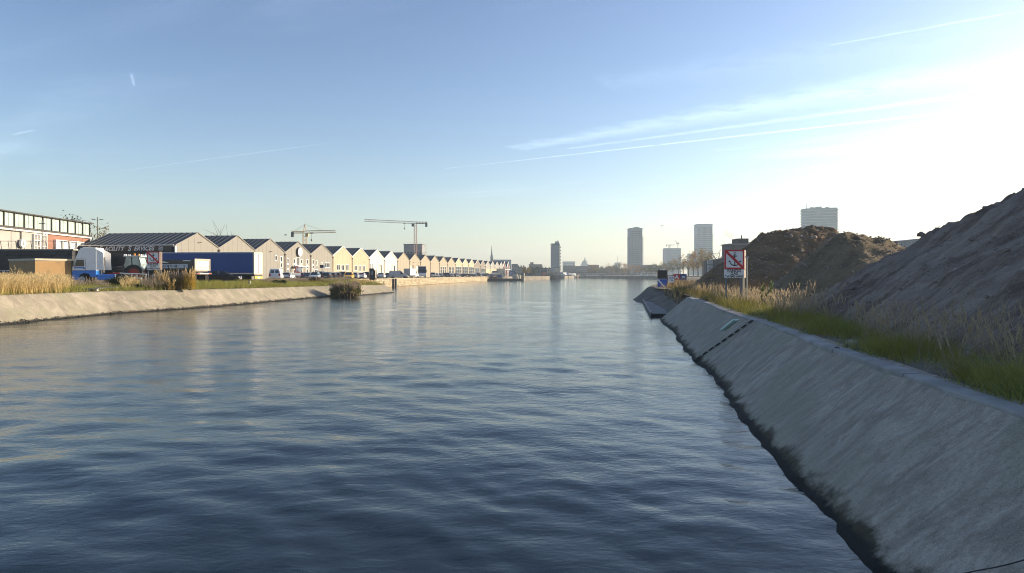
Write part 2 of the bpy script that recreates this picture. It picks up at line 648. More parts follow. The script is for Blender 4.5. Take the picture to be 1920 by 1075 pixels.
def verge():
    nv = 9
    a = lerp_line([(t[0], t[1], t[2], i[0], i[1]) for t, i in zip(TOPS, INN)], 0.8)
    P = []
    for tx, ty, tz, ix, iy in a:
        P.append([(tx + (ix - tx) * q, ty + (iy - ty) * q, tz + (GZ - tz) * min(1, q * 1.15) ** 0.8) for q in np.linspace(0, 1, nv)])
    P = np.array(P)
    k = np.minimum(1, np.linspace(0, 1, nv) * 4) * np.minimum(1, (1 - np.linspace(0, 1, nv)) * 4)
    P[..., 2] += fbm(P[..., 0] * 0.5, P[..., 1] * 0.5, 4, 77) * 0.09 * k[None, :]
    o = npmesh('grass_verge', P.reshape(-1, 3), gridfaces(*P.shape[:2]), M_verge, 'structure', True)
    tag(o, 'grassy strip between the concrete bank and the road')
    return P


VERGE = verge()
QUAY = [(-31.5, 124.5), (-33.3, 128.5), (-28.8, 170.7), (-14.5, 309.7), (-11.5, 322), (7.4, 384), (20.5, 417), (27, 470), (50, 560), (60, 612), (80, 512), (93, 428)]
land = [(p[0], p[1]) for p in INN[:-1]] + QUAY + [(3200, 428), (3200, 3300), (-3200, 3300), (-3200, 6)]
tag(flat_poly('ground', land, GZ, M_ground), 'flat trodden ground behind the quays')
road_poly = [(-42.5, 30), (-42.5, 54), (-40.3, 68), (-37.6, 82), (-35.6, 100), (-36.0, 126), (-31.8, 171), (-17.2, 310), (-17.5, 330), (-44, 330), (-63.5, 200), (-76, 121), (-60, 112), (-62, 86), (-70, 60), (-70, 30)]
tag(flat_poly('road', road_poly, GZ + 0.006, M_asphalt), 'grey asphalt road and parking strip along the warehouses')


# stone quay wall with single blocks where they can be told apart
M_stone = mat('quay_limestone', (0.40, 0.335, 0.225), 0.9, 0.22, 0.8, 0.02, 12, dirt=(0.22, 0.17, 0.10))
M_stone2 = mat('quay_limestone_dark', (0.30, 0.245, 0.16), 0.9, 0.25, 0.9, 0.02, 12, dirt=(0.16, 0.12, 0.07))
M_stone3 = mat('quay_coping', (0.36, 0.31, 0.22), 0.9, 0.2, 0.9, 0.02, 12)


def quay_wall():
    pts = [(-33.3, 128.5), (-28.8, 170.7), (-14.5, 309.7), (-11.5, 322)]
    core = MB()
    for a, b in zip(pts, pts[1:]):
        core.add([(a[0] - 0.06, a[1], -1), (b[0] - 0.06, b[1], -1), (b[0] - 0.06, b[1], GZ - 0.06), (a[0] - 0.06, a[1], GZ - 0.06)], [(0, 1, 2, 3)])
    root = core.build('quay_wall', M_stone2)
    tag(root, 'old stone quay wall along the parked cars', kind='structure')
    me = {}
    for k, m in enumerate((M_stone, M_stone2, M_stone)):
        q = MB()
        q.box((0, 0, 0), (1, 1, 1))
        me[k] = q.mesh('stone_block', m, bevel=0.03)
    r = random.Random(4)
    n = 0
    for a, b in zip(pts[:2], pts[1:3]):
        d = Vector((b[0] - a[0], b[1] - a[1], 0))
        L = d.length
        d.normalize()
        rz = math.atan2(d.y, d.x)
        for row in range(4):
            x = r.random() * 1.0
            h = 0.44
            while x < L and n < 295:
                w = r.uniform(1.3, 2.6) if a[1] > 150 else r.uniform(1.5, 2.4)
                if a[1] + d.y * x > 150:
                    o = bpy.data.objects.new('stone_block', me[r.randrange(3)])
                    COL.objects.link(o)
                    o.parent = root
                    o.scale = (w - 0.07, 0.22 + r.random() * 0.06, h - 0.05)
                    o.location = (a[0] + d.x * (x + w / 2), a[1] + d.y * (x + w / 2), 0.05 + h * (row + 0.5))
                    o.rotation_euler = (0, 0, rz)
                    n += 1
                x += w * (1.0 if a[1] + d.y * x < 245 else 1.0)
    cop = MB()
    for a, b in zip(pts, pts[1:]):
        d = Vector((b[0] - a[0], b[1] - a[1], 0)).normalized()
        M = Matrix.Translation(((a[0] + b[0]) / 2 - 0.35, (a[1] + b[1]) / 2, GZ - 0.05)) @ Matrix.Rotation(math.atan2(d.y, d.x), 4, 'Z')
        cop.box((0, 0, 0), (math.hypot(b[0] - a[0], b[1] - a[1]), 1.1, 0.2), 0, M)
    cop.build('coping', M_stone3, root)


quay_wall()
far_wall = MB()
for a, b in zip(QUAY[4:], QUAY[5:]):
    far_wall.add([(a[0], a[1], -1), (b[0], b[1], -1), (b[0], b[1], GZ - 0.02), (a[0], a[1], GZ - 0.02)], [(0, 1, 2, 3)])
far_wall.add([(93, 428, -1), (140, 428.0, -1), (140, 428.0, GZ - 0.02), (93, 428.0, GZ - 0.02)], [(0, 1, 2, 3)])
tag(far_wall.build('shore_wall', mat('far_shore_stone', (0.17, 0.15, 0.12), 0.9, 0.3, 0.2)), 'low quay wall along the far end of the dock', kind='structure')

# ------------------------------------------------------------------ right bank
RZ = 1.5


def rb(Y, off):
    """a point on the right shore: off metres inland of its waterline"""
    return 2.5 + 0.163 * Y + off


RB = []
for Y in (-6, 0, 5, 10, 15, 20, 25, 30, 36, 41, 45.5):
    w = 0.12 * math.sin(Y * 0.4)
    RB.append((rb(Y, w), Y, rb(Y, 1.72 + w * 0.6), Y - 0.25, RZ))
rbank = slope_mesh('concrete_bank', RB, M_conc_r, nv=26, s=0.22, amp=0.012, seed=21, lip=0.42)
tag(rbank, 'shaded sloping concrete bank below the earth heaps')
# kerb: a row of cast lengths along the top
kr = MB()
kseg = []
y = -5.0
r = random.Random(2)
while y < 43:
    L = r.uniform(2.6, 3.4)
    dz0, dx0 = r.uniform(-0.012, 0.012), r.uniform(-0.02, 0.02)
    q = MB()
    v = []
    for k in range(5):
        yy = y + (L - 0.03) * k / 4
        x0 = rb(yy, 1.70 + 0.07 * math.sin(yy * 0.4)) + dx0 + fbm(np.array([yy * 1.7]), np.array([3.0]), 3, 5)[0] * 0.018
        zt = RZ + 0.022 + dz0 * 0.6
        v.append([(x0, yy, RZ - 0.22), (x0 + 0.012, yy, zt - 0.02), (x0 + 0.035, yy, zt), (x0 + 0.30, yy, zt + 0.006), (x0 + 0.31, yy, RZ - 0.22)])
    q.rings(v)
    kseg.append(q)
    y += L
for q in kseg:
    q.build('kerb_stone', M_kerb, rbank)

rland = [(rb(-6, 2.05), -6), (rb(30, 2.05), 30), (rb(70, 2.05), 70), (15.6, 74), (16.6, 82), (20.5, 96), (48, 210), (97, 428), (400, 428), (400, -6)]
tag(flat_poly('ground', rland, RZ, mat('stony_soil', (0.13, 0.115, 0.09), 0.95, 0.35, 1.1, 0.04, 10, dirt=(0.07, 0.075, 0.04))), 'stony ground under the earth heaps')
# shore beyond the ledge: rough earth slope down to the water
mb_pts = [(rb(44.9, 0.1), 44.9, rb(44.7, 1.9), 44.7, RZ + 0.01), (rb(48, 0.25), 48, rb(48, 2.5), 48, RZ - 0.05), (rb(58, 0.2), 58, rb(58, 2.9), 58, RZ), (13.4, 68, 16.4, 69, RZ), (13.6, 74, 15.9, 75.2, RZ), (14.2, 80, 16.4, 82, RZ), (17.8, 95.5, 20.4, 96.5, RZ), (45, 208, 48.2, 210, RZ), (94, 427, 97.2, 428.0, RZ)]
o = slope_mesh('earth_shore', mb_pts, mat('shore_earth', (0.13, 0.118, 0.095), 0.95, 0.3, 0.9, 0.05, 9, dirt=(0.055, 0.05, 0.035)), nv=8, s=1.2, amp=0.12, seed=31, lip=0.4)
tag(o, 'rough earth shore at the point behind the concrete ledge')


# ledge at the water beyond the bank
ld = thing('landing_ledge', 'low dark concrete landing ledge at the water below the point', 'ledge', (rb(48, -0.3), 48, 0))
q = MB()
M0 = Matrix.Rotation(-math.atan(0.163), 4, 'Z')
q.prism([(-0.25, 0), (1.6, 0), (1.6, 25), (-0.1, 25.6)], -0.8, 0.26, 'z', 0, M0)
q.build('ledge_slab', mat('ledge_concrete', (0.23, 0.225, 0.21), 0.9, 0.25, 1.2, 0.02, 20, dirt=(0.09, 0.085, 0.06)), ld, bevel=0.04)
q = MB()
q.prism([(-0.29, -0.04), (-0.17, -0.04), (-0.02, 25.6), (-0.15, 25.65)], 0.265, 0.34, 'z', 0, M0)
q.build('ledge_rim', M_kerb, ld)
q = MB()
q.prism([(-0.27, -0.06), (1.5, -0.06), (1.5, -0.005), (-0.27, -0.005)], -0.8, 0.245, 'z', 0, M0)
q.build('timber_fender', mat('wet_timber', (0.02, 0.018, 0.016), 0.6, 0.3, 3), ld)

# ladder slot: dark boxes on the concrete put the holes' shade into colour, with a pale fluorescent tube housing lying beside it
sl = thing('ladder_slot', 'ladder recess drawn as dark boxes for its shade, running down the concrete bank', 'ladder', (rb(22.3, 1.72), 22.2, RZ))
dv = Vector((rb(23.6, 0) - rb(22.2, 1.72), 1.5, -RZ))
for k in range(9):
    q = MB()
    p = dv * ((k + 0.4) / 9.0)
    Mx = Matrix.Translation(p + Vector((0, 0, 0.028))) @ dv.to_track_quat('X', 'Z').to_matrix().to_4x4()
    q.box((0, 0, 0), (0.155, 0.10, 0.03), 0, Mx)
    q.build('rung_shade', mat('slot_dark', (0.012, 0.012, 0.012), 0.8, 0.3, 6), sl)
q = MB()
for s_ in (-1, 1):
    a_ = Vector((0, 0.10 * s_, 0.03))
    q.bar(a_ + dv * 0.02, a_ + dv * 0.99, 0.010, 5)
q.build('rail', mat('slot_edge', (0.16, 0.155, 0.14), 0.9, 0.25, 5), sl)
pl = MB()
p0, p1 = W(1357, 620, 22.9), W(1381, 601, 22.0)
dd = (p1 - p0)
off_n = Vector((-0.66, 0.1, 0.75)).normalized()
Mx = Matrix.Translation((p0 + p1) / 2 + off_n * 0.03) @ dd.to_track_quat('X', 'Z').to_matrix().to_4x4()
pl.box((0, 0, 0), (dd.length, 0.19, 0.06), 0, Mx)
tag(pl.build('plank', mat('pale_green_plank', (0.55, 0.74, 0.70), 0.5, 0.06, 4), bevel=0.01), 'pale mint green plank lying on the sloping concrete', 'plank')


# ------------------------------------------------------------------ earth heaps
def earth_mat(name, c1, c2, c3, streak_rot, streak=(0.35, 1.6, 1.0)):
    m = bpy.data.materials.new(name)
    m.use_nodes = True
    t = m.node_tree
    n = NT(t)
    b = t.nodes['Principled BSDF']
    co = n.new('ShaderNodeTexCoord').outputs['Object']
    ct = n.map(n.map(co, rot=(0, 0, streak_rot)), sc=streak)
    st = n.noise(ct, 1.0, 7, 0.62, 0.35)
    fine = n.noise(co, 7, 7, 0.78)
    grit = n.noise(co, 38, 3, 0.7)
    c = n.mix(n.ss(st, 0.36, 0.66), c1, c2)
    big = n.noise(n.map(n.map(co, rot=(0, 0, streak_rot)), sc=(0.12, 0.8, 0.12)), 1.0, 4, 0.6)
    c = n.mix(n.m('MULTIPLY', n.ss(big, 0.46, 0.66), 0.65), c, tuple(min(1, w * 1.25) for w in c2))
    c = n.mix(n.m('MULTIPLY', n.ss(fine, 0.50, 0.72), 0.7), c, c3)
    c = n.mix(n.m('MULTIPLY', n.ss(grit, 0.46, 0.70), 0.75), c, tuple(w * 0.45 for w in c1))
    c = n.mix(n.m('MULTIPLY', n.ss(n.noise(co, 30, 3, 0.75), 0.58, 0.66), 0.7), c, tuple(min(1, w * 1.7) for w in c2))
    t.links.new(c, b.inputs['Base Color'])
    b.inputs['Roughness'].default_value = 0.97
    b.inputs['Specular IOR Level'].default_value = 0.2
    bp = n.new('ShaderNodeBump')
    bp.inputs['Distance'].default_value = 0.16
    bp.inputs['Strength'].default_value = 0.9
    t.links.new(n.m('ADD', n.m('MULTIPLY', st, 0.8), n.m('ADD', n.m('MULTIPLY', fine, 0.7), n.m('MULTIPLY', grit, 0.25))), bp.inputs['Height'])
    t.links.new(bp.outputs[0], b.inputs['Normal'])
    return m


def heap(name, label, hfun, x0, x1, y0, y1, step, m, seed, amp, clods, msize):
    xs, ys = np.arange(x0, x1, step), np.arange(y0, y1, step)
    X, Y = np.meshgrid(xs, ys)
    H = hfun(X, Y)
    n1 = fbm(X * 0.45, Y * 0.45, 6, seed, 0.55) * amp + np.abs(fbm(X * 1.3, Y * 1.3, 5, seed + 20, 0.6)) * amp * 0.45
    n2 = fbm(X * 3.6, Y * 3.6, 4, seed + 50, 0.7) * 0.045
    up = np.clip(H / 1.2, 0.12, 1)
    top = np.clip((H - 0.6 * H.max()) / (0.4 * H.max()), 0, 1)
    lump = np.maximum(0, fbm(X * 1.1, Y * 1.1, 4, seed + 70)) * top * amp * 1.5
    n3 = fbm((Y - 0.163 * X) * 1.5 + 0.35 * np.sin(X), (X + 0.163 * Y) * 0.22, 5, seed + 90, 0.6) * 0.10
    Z = RZ + H + (n1 + lump) * up + n2 + n3 * np.clip(up, 0, 1)
    Z = np.where(H < -0.6, RZ - 0.5, Z)
    v = np.stack([X, Y, Z], -1).reshape(-1, 3)
    f = gridfaces(*X.shape)
    keep = (H.reshape(-1)[f] > -0.55).any(1)
    f = f[keep]
    used = np.unique(f)
    idx = np.full(len(v), -1)
    idx[used] = np.arange(len(used))
    o = npmesh(name, v[used], idx[f], m, None, True)
    tag(o, label, 'earth heap')
    # clods and stones lying on the heap, one joined part
    g = np.random.default_rng(seed)
    ico = bmesh.new()
    bmesh.ops.create_icosphere(ico, subdivisions=1, radius=1.0)
    iv = np.array([q.co[:] for q in ico.verts])
    jf = np.array([[q.index for q in fc.verts] for fc in ico.faces])
    ico.free()
    cand = np.argwhere(H > 0.02)
    w = np.where(H[H > 0.02] > 0.72 * H.max(), 2.0, 1.0)
    pick = cand[g.choice(len(cand), clods, p=w / w.sum())]
    V, Fc = [], []
    for k, (i, j) in enumerate(pick):
        s = msize * g.lognormal(0, 0.55)
        pv_ = iv * (1 + g.normal(0, 0.22, (len(iv), 1))) * np.array([s, s, s * 0.75])
        a = g.random() * 6.28
        ca, sa = math.cos(a), math.sin(a)
        pv_ = np.stack([pv_[:, 0] * ca - pv_[:, 1] * sa, pv_[:, 0] * sa + pv_[:, 1] * ca, pv_[:, 2]], -1)
        V.append(pv_ + np.array([X[i, j] + g.normal(0, step / 2), Y[i, j] + g.normal(0, step / 2), Z[i, j] + s * 0.1]))
        Fc.append(jf + k * len(iv))
    c_ = npmesh('clods', np.concatenate(V), np.concatenate(Fc), mat('spoil_stone', (0.25, 0.20, 0.165), 0.95, 0.5, 7, 0.02, 25), 'stuff', False, o)
    return o, X, Y, Z, H


def h_big(X, Y):
    d = (X - (6.55 + 0.163 * Y)) / 1.013
    wob = 0.7 * np.sin(Y * 0.35 + 1.0) + 0.5 * np.sin(X * 0.5)
    front = 0.70 * (d + 0.25 * np.sin(Y * 0.8) + 0.12 * np.sin(Y * 2.1))
    end = 0.60 * (29.3 + wob * 0.5 + 0.25 * (X - 11) * 0 - Y) / 1.0
    near = 0.62 * (Y - 1.0)
    back = 0.66 * (30 - X) + 1.0
    cap = 8.0 + 0.3 * np.sin(X) - 0 * X
    k = 0.35
    hs = np.stack([front, end, near, back, cap + 0 * X])
    return -k * np.log(np.exp(-hs / k).sum(0))


def cone(X, Y, x0, x1, yc, top, sl, sr, sy):
    dx = np.where(X < x0, (x0 - X) * sl, np.where(X > x1, (X - x1) * sr, 0))
    dy = np.abs(Y - yc) * sy
    return top - np.sqrt(dx ** 2 + dy ** 2 + 0.04) + 0.2


M_earth1 = earth_mat('grey_spoil', (0.19, 0.135, 0.105), (0.42, 0.345, 0.28), (0.25, 0.135, 0.095), R(10), (0.5, 2.4, 1.0))
M_earth2 = earth_mat('brown_earth', (0.125, 0.082, 0.048), (0.225, 0.152, 0.092), (0.11, 0.095, 0.06), R(35), (0.4, 1.1, 1.0))
M_earth3 = earth_mat('olive_earth', (0.155, 0.120, 0.074), (0.265, 0.21, 0.135), (0.10, 0.09, 0.05), R(-20), (0.4, 1.1, 1.0))
HEAP_A = heap('earth_heap', 'tallest grey gravelly earth heap with streaked flank beside the kerb', h_big, 5.5, 31, 0.5, 32, 0.11, M_earth1, 5, 0.15, 12000, 0.019)
HEAP_B = heap('earth_heap', 'smallest olive brown earth heap between the two larger heaps', lambda X, Y: cone(X, Y, 20.4, 21.6, 42, 3.85, 0.80, 0.44, 0.70),
              12, 33, 34.5, 50, 0.17, M_earth3, 9, 0.15, 2600, 0.032)
HEAP_C = heap('earth_heap', 'broad dark brown earth heap behind the no anchoring sign', lambda X, Y: np.maximum(cone(X, Y, 22.8, 28.0, 60, 5.45, 0.78, 0.70, 0.72), cone(X, Y, 31.0, 33.0, 61, 2.9, 0.6, 0.6, 0.7)),
              11, 44, 50, 71, 0.2, M_earth2, 13, 0.25, 3600, 0.045)
# ------------------------------------------------------------------ the row of gabled warehouses
M_beige = mat('beige_cladding', (0.20, 0.19, 0.165), 0.75, 0.06, 0.4)
M_cream = mat('cream_cladding', (0.36, 0.30, 0.20), 0.75, 0.06, 0.4)
M_whiteclad = mat('white_cladding', (0.53, 0.49, 0.41), 0.75, 0.05, 0.4)
M_tan = mat('tan_cladding', (0.27, 0.235, 0.17), 0.75, 0.06, 0.4)
M_olive = mat('olive_cladding', (0.17, 0.15, 0.12), 0.8, 0.08, 0.4)
M_greyclad = mat('grey_cladding', (0.24, 0.235, 0.21), 0.8, 0.08, 0.4)
M_navy = mat('navy_cladding', (0.016, 0.020, 0.032), 0.65, 0.15, 0.6)
M_black = mat('black_fascia', (0.010, 0.010, 0.012), 0.55, 0.2, 0.6)
M_roof = mat('slate_blue_roof', (0.022, 0.031, 0.046), 0.6, 0.18, 0.5)
M_gap = mat('joint_shadow', (0.03, 0.03, 0.03), 0.9, 0.1, 2)
M_trim = mat('white_trim', (0.74, 0.72, 0.68), 0.6, 0.05, 1)
M_pipe = mat('brown_downpipe', (0.10, 0.065, 0.05), 0.6, 0.15, 3)
M_metal = mat('galvanised_steel', (0.36, 0.37, 0.38), 0.45, 0.12, 4, metal=0.6)
M_dark = mat('dark_steel', (0.035, 0.035, 0.04), 0.5, 0.2, 4)
M_whitepaint = mat('white_paint', (0.78, 0.78, 0.77), 0.45, 0.04, 1.5)
M_red = mat('red_paint', (0.50, 0.035, 0.04), 0.5, 0.1, 3)
M_signwhite = mat('sign_white', (0.72, 0.73, 0.75), 0.45, 0.04, 3)
M_signblack = mat('sign_black', (0.015, 0.016, 0.018), 0.5, 0.1, 3)


def glass(name, col=(0.03, 0.04, 0.05), rough=0.08):
    return mat(name, col, rough, 0.25, 0.8, spec=0.8)


M_pane = glass('window_pane', (0.045, 0.05, 0.055))
M_pane_sky = glass('office_glazing', (0.075, 0.09, 0.10), 0.05)

HALF = 6.25
EAVE, RIDGE = 5.85, 8.45


def bayP(k):
    return Vector((-54.956 + 1.938 * k + 0.0071 * k * k, 119.43 + 12.308 * k + 0.0289 * k * k, GZ))


def gable_top(u, half, ridge=RIDGE):
    return EAVE + (ridge - EAVE) * (1 - min(1, abs(u) / half))


def wall_pieces(mb, u0, u1, half, openings, ridge, y0=0.0, y1=0.16, base=0.0):
    """fill the wall between u0 and u1 up to the gable line, leaving the openings free"""
    cuts = sorted({u0, u1, *[c for o in openings for c in o[:2] if u0 < c < u1], *([0.0] if u0 < 0 < u1 else [])})
    for a, b in zip(cuts, cuts[1:]):
        mid = (a + b) / 2
        ops = sorted([o for o in openings if o[0] < mid < o[1]], key=lambda o: o[2])
        lo = base
        for o in ops:
            if o[2] > lo + 0.01:
                mb.prism([(a, lo), (b, lo), (b, o[2]), (a, o[2])], y0, y1, 'y')
            lo = o[3]
        mb.prism([(a, lo), (b, lo), (b, gable_top(b, half, ridge)), (a, gable_top(a, half, ridge))], y0, y1, 'y')


def window(parent, u0, u1, v0, v1, frame=0.12, cols=1, depth=0.09, pane=None, name='window', fm=None, rows=1):
    f = MB()
    fw = frame
    for (a, b, c, d) in ((u0, u1, v0, v0 + fw), (u0, u1, v1 - fw, v1), (u0, u0 + fw, v0 + fw, v1 - fw), (u1 - fw, u1, v0 + fw, v1 - fw)):
        f.bx(a, b, -0.05, depth, c, d)
    w = (u1 - u0 - 2 * fw) / cols
    for i in range(1, cols):
        x = u0 + fw + w * i
        f.bx(x - 0.05, x + 0.05, -0.03, depth, v0 + fw, v1 - fw)
    for i in range(1, rows):
        z = v0 + fw + (v1 - v0 - 2 * fw) * i / rows
        f.bx(u0 + fw, u1 - fw, -0.02, depth - 0.005, z - 0.045, z + 0.045)
    fo = f.build(name, fm or M_trim, parent)
    p = MB()
    p.bx(u0 + fw, u1 - fw, depth + 0.006, depth + 0.04, v0 + fw, v1 - fw)
    p.build('pane', pane or M_pane, fo)
    return fo


def warehouse(k, label, wallm, openings=(), npan=8, length=24.0, sheets=False, ridge=RIDGE, back=True):
    P0 = bayP(k)
    d = bayP(k + 0.5) - bayP(k - 0.5)
    half = d.length / 2
    rz = math.atan2(d.y, d.x)
    root = thing('warehouse', label, 'warehouse', P0, rz, 'gabled warehouses in a row along the quay')
    pw = 2 * half / npan
    ops = [o[:4] for o in openings]
    g = 0.018
    if k < 4:
        for i in range(npan):
            q = MB()
            wall_pieces(q, -half + i * pw + g, -half + (i + 1) * pw - g, half, ops, ridge)
            q.build('wall_panel', wallm, root)
    else:
        q = MB()
        for i in range(npan):
            wall_pieces(q, -half + i * pw + g, -half + (i + 1) * pw - g, half, ops, ridge)
        q.build('gable_wall', wallm, root)
    q = MB()
    wall_pieces(q, -half + 0.02, half - 0.02, half, ops, ridge - 0.05, 0.165, 0.3)
    # floor-to-eave back and side walls
    q.bx(-half + 0.02, -half + 0.14, 0.3, length, 0, EAVE - 0.05)
    q.bx(half - 0.14, half - 0.02, 0.3, length, 0, EAVE - 0.05)
    q.prism([(-half + 0.02, 0), (half - 0.02, 0), (half - 0.02, EAVE - 0.05), (0, ridge - 0.06), (-half + 0.02, EAVE - 0.05)], length - 0.2, length, 'y')
    q.build('inner_wall', M_gap, root)
    # roof slopes
    sl = math.hypot(half, ridge - EAVE)
    ta = math.atan2(ridge - EAVE, half)
    for sgn in (-1, 1):
        M = Matrix.Translation((0, 0, ridge + 0.03)) @ (Matrix.Rotation(ta, 4, 'Y') if sgn > 0 else Matrix.Scale(-1, 4, (1, 0, 0)) @ Matrix.Rotation(ta, 4, 'Y'))
        if sheets and sgn < 0:
            n = int(length / 1.05)
            w = length / n
            for i in range(n):
                s_ = MB()
                s_.bx(0.0, sl - 0.02, i * w + 0.015, (i + 1) * w - 0.015, 0.0, 0.07, 0, M)
                s_.bx(0.0, sl - 0.02, (i + 1) * w - 0.075, (i + 1) * w + 0.0, 0.07, 0.15, 0, M)
                s_.build('roof_sheet', M_roof, root)
            s_ = MB()
            s_.bx(0.02, sl - 0.03, 0.05, length - 0.05, -0.05, -0.005, 0, M)
            s_.build('roof_deck', M_gap, root)
        else:
            s_ = MB()
            s_.bx(0.0, sl - 0.02, -0.02, length, 0.0, 0.07, 0, M)
            n = int(length / 1.05)
            for i in range(n + 1):
                s_.bx(0.0, sl - 0.02, i * length / n - 0.05, i * length / n + 0.03, 0.071, 0.14, 0, M)
            s_.build('roof', M_roof, root)
    t = MB()
    for sgn in (-1, 1):
        a_, b_ = Vector((0, -0.09, ridge + 0.06)), Vector((sgn * (half - 0.02), -0.09, EAVE + 0.06))
        dd = b_ - a_
        Mx = Matrix.Translation((a_ + b_) / 2) @ Matrix.Rotation(-math.atan2(dd.z, dd.x), 4, 'Y')
        t.box((0, 0, 0), (dd.length, 0.13, 0.16), 0, Mx)
    t.build('barge_board', wallm if wallm in (M_beige, M_tan) else M_trim, root)
    p = MB()
    p.cyl((half - 0.02, -0.16, 0), 0.075, EAVE - 0.5, 8)
    p.box((half - 0.02, -0.2, EAVE - 0.42), (0.34, 0.26, 0.34))
    p.build('downpipe', M_pipe, root)
    for o in openings:
        kind = o[4]
        u0, u1, v0, v1 = o[:4]
        if kind == 'win':
            window(root, u0, u1, v0, v1, 0.13, o[5] if len(o) > 5 else 1, rows=o[6] if len(o) > 6 else 1)
        elif kind == 'glaz':
            window(root, u0, u1, v0, v1, 0.11, o[5], 0.12, M_pane_sky, 'glazing', rows=o[6] if len(o) > 6 else 2)
        elif kind == 'door':
            q = MB()
            nb = 8
            for i in range(nb):
                h = (v1 - v0) / nb
                q.bx(u0 + 0.03, u1 - 0.03, 0.31, 0.36, v0 + i * h + 0.01, v0 + (i + 1) * h - 0.01)
            q.build('roller_door', M_whiteclad, root)
            q = MB()
            for x in (u0 - 0.02, u1 + 0.02):
                q.bx(x - 0.03, x + 0.03, 0.305, 0.42, v0, v1)
            q.bx(u0, u1, 0.305, 0.42, v1 + 0.0, v1 + 0.06)
            q.build('reveal', M_gap, root)  # shade of the recessed jambs put into a dark colour
        elif kind == 'smalldoor':
            q = MB()
            q.bx(u0 + 0.02, u1 - 0.02, 0.1, 0.14, v0, v1 - 0.02)
            dr = q.build('door', M_dark, root)
    return root, half


def roof_lamp(root, u, z):
    q = MB()
    q.bx(u - 0.05, u + 0.05, -0.35, 0.0, z - 0.03, z + 0.03)
    q.box((u + 0.0, -0.38, z - 0.04), (0.42, 0.2, 0.12))
    q.build('wall_lamp', M_dark, root)


def cols(us, w, vs):
    return [(u - w / 2, u + w / 2, a, b, 'win') for u in us for a, b in vs]


V4 = [(0.15, 0.95), (1.25, 2.15), (2.35, 3.25), (3.4, 4.6)]
b0, H0 = warehouse(0, 'corner warehouse with dark side wall lettered facility services', M_beige, npan=7, length=17.2, sheets=True, ridge=8.25)
b1, _ = warehouse(1, 'plain beige gabled warehouse directly after the corner one, behind the blue trailer', M_beige, length=22, sheets=True)
b2, _ = warehouse(2, 'beige gabled warehouse with a few white framed windows beside the white van', M_beige,
                  [(1.9, 2.9, 3.9, 5.1, 'win'), (4.2, 5.2, 3.7, 5.0, 'win'), (4.2, 5.2, 2.5, 3.6, 'win'), (1.9, 5.2, 0.9, 2.2, 'win', 3)], length=20, sheets=True)
b3, _ = warehouse(3, 'beige gabled warehouse with a round white disc under its ridge', M_beige,
                  cols([-4.9, -1.75, 1.55, 4.6], 0.95, V4) + [(-0.95, 0.75, 3.0, 5.0, 'glaz', 2, 1), (-2.6, 2.4, 0.0, 2.55, 'glaz', 4, 2)][:1] + [(-0.9, 0.7, 0.05, 2.3, 'glaz', 2, 2)], length=20)
b4, _ = warehouse(4, 'grey beige gabled warehouse behind the black speed display', M_beige,
                  cols([-4.9], 0.9, V4) + [(-3.4, -2.6, 3.2, 4.4, 'win'), (-0.4, 0.4, 3.0, 4.1, 'win'), (1.6, 4.6, 2.7, 4.0, 'win', 3), (-4.2, -2.3, 0.1, 2.3, 'win', 2, 2), (2.0, 2.9, 0.1, 1.2, 'win'), (3.6, 4.6, 0.1, 1.2, 'win')], length=20)
b5, _ = warehouse(5, 'cream gabled warehouse with three separate first floor windows', M_cream,
                  [(-3.9, -1.7, 2.1, 3.6, 'win', 2), (-0.9, 1.1, 2.0, 3.6, 'win', 2), (2.2, 4.1, 1.9, 3.7, 'win', 2)], length=20)
b6, _ = warehouse(6, 'cream gabled warehouse with three double windows and a small dark door', M_cream,
                  [(-4.3, -2.6, 2.0, 3.6, 'win', 2), (-1.2, 0.6, 1.9, 3.6, 'win', 2), (1.8, 3.6, 1.9, 3.6, 'win', 2), (1.8, 2.6, 0.0, 1.3, 'smalldoor')], length=20)
b7, _ = warehouse(7, 'white gabled warehouse with a tall loading door and slim windows', M_whiteclad,
                  [(-5.5, -4.6, 2.4, 4.3, 'win'), (-3.9, -3.2, 2.4, 4.3, 'win'), (0.8, 4.5, 0.0, 3.9, 'door')], length=20)
b8, _ = warehouse(8, 'white gabled warehouse with a tall loading door and no windows', M_whiteclad, [(0.3, 4.2, 0.0, 3.9, 'door')], length=20)
b9, _ = warehouse(9, 'tan windowless warehouse beside the white ones', M_tan, length=20)
b10, _ = warehouse(10, 'tan gabled warehouse with two white shutters behind the lorry', M_tan, [(-5.7, -1.9, 2.6, 4.3, 'door'), (1.3, 4.8, 0.0, 4.3, 'door')], length=20)
roof_lamp(b10, -2.4, 5.3)
roof_lamp(b10, 3.4, 5.3)
warehouse(11, 'tan windowless warehouse just past the two white shutters', M_tan, length=20)
warehouse(12, 'tan windowless warehouse just before the glazed fronts', M_tan, length=20)
for k, lab in ((13, 'tan warehouse with three columns of glazing'), (14, 'tan warehouse with two broad columns of glazing')):
    ops = [(-4.6, -2.4, 0.2, 4.4, 'glaz', 1, 3), (-1.1, 1.1, 0.2, 4.4, 'glaz', 1, 3), (2.4, 4.6, 0.2, 4.4, 'glaz', 1, 3)] if k == 13 else [(-4.2, -0.4, 0.2, 4.3, 'glaz', 1, 3), (1.0, 4.4, 0.2, 4.3, 'glaz', 1, 3)]
    warehouse(k, lab, M_tan, ops, length=20)
for k, lab in ((15, 'cream gable over full glass front, first of three'), (16, 'cream gable over full glass front, middle of three'), (17, 'cream gable over full glass front next to olive gables')):
    warehouse(k, lab, M_cream, [(-5.7, 5.6, 0.1, 4.7, 'glaz', 3, 3)], length=20)
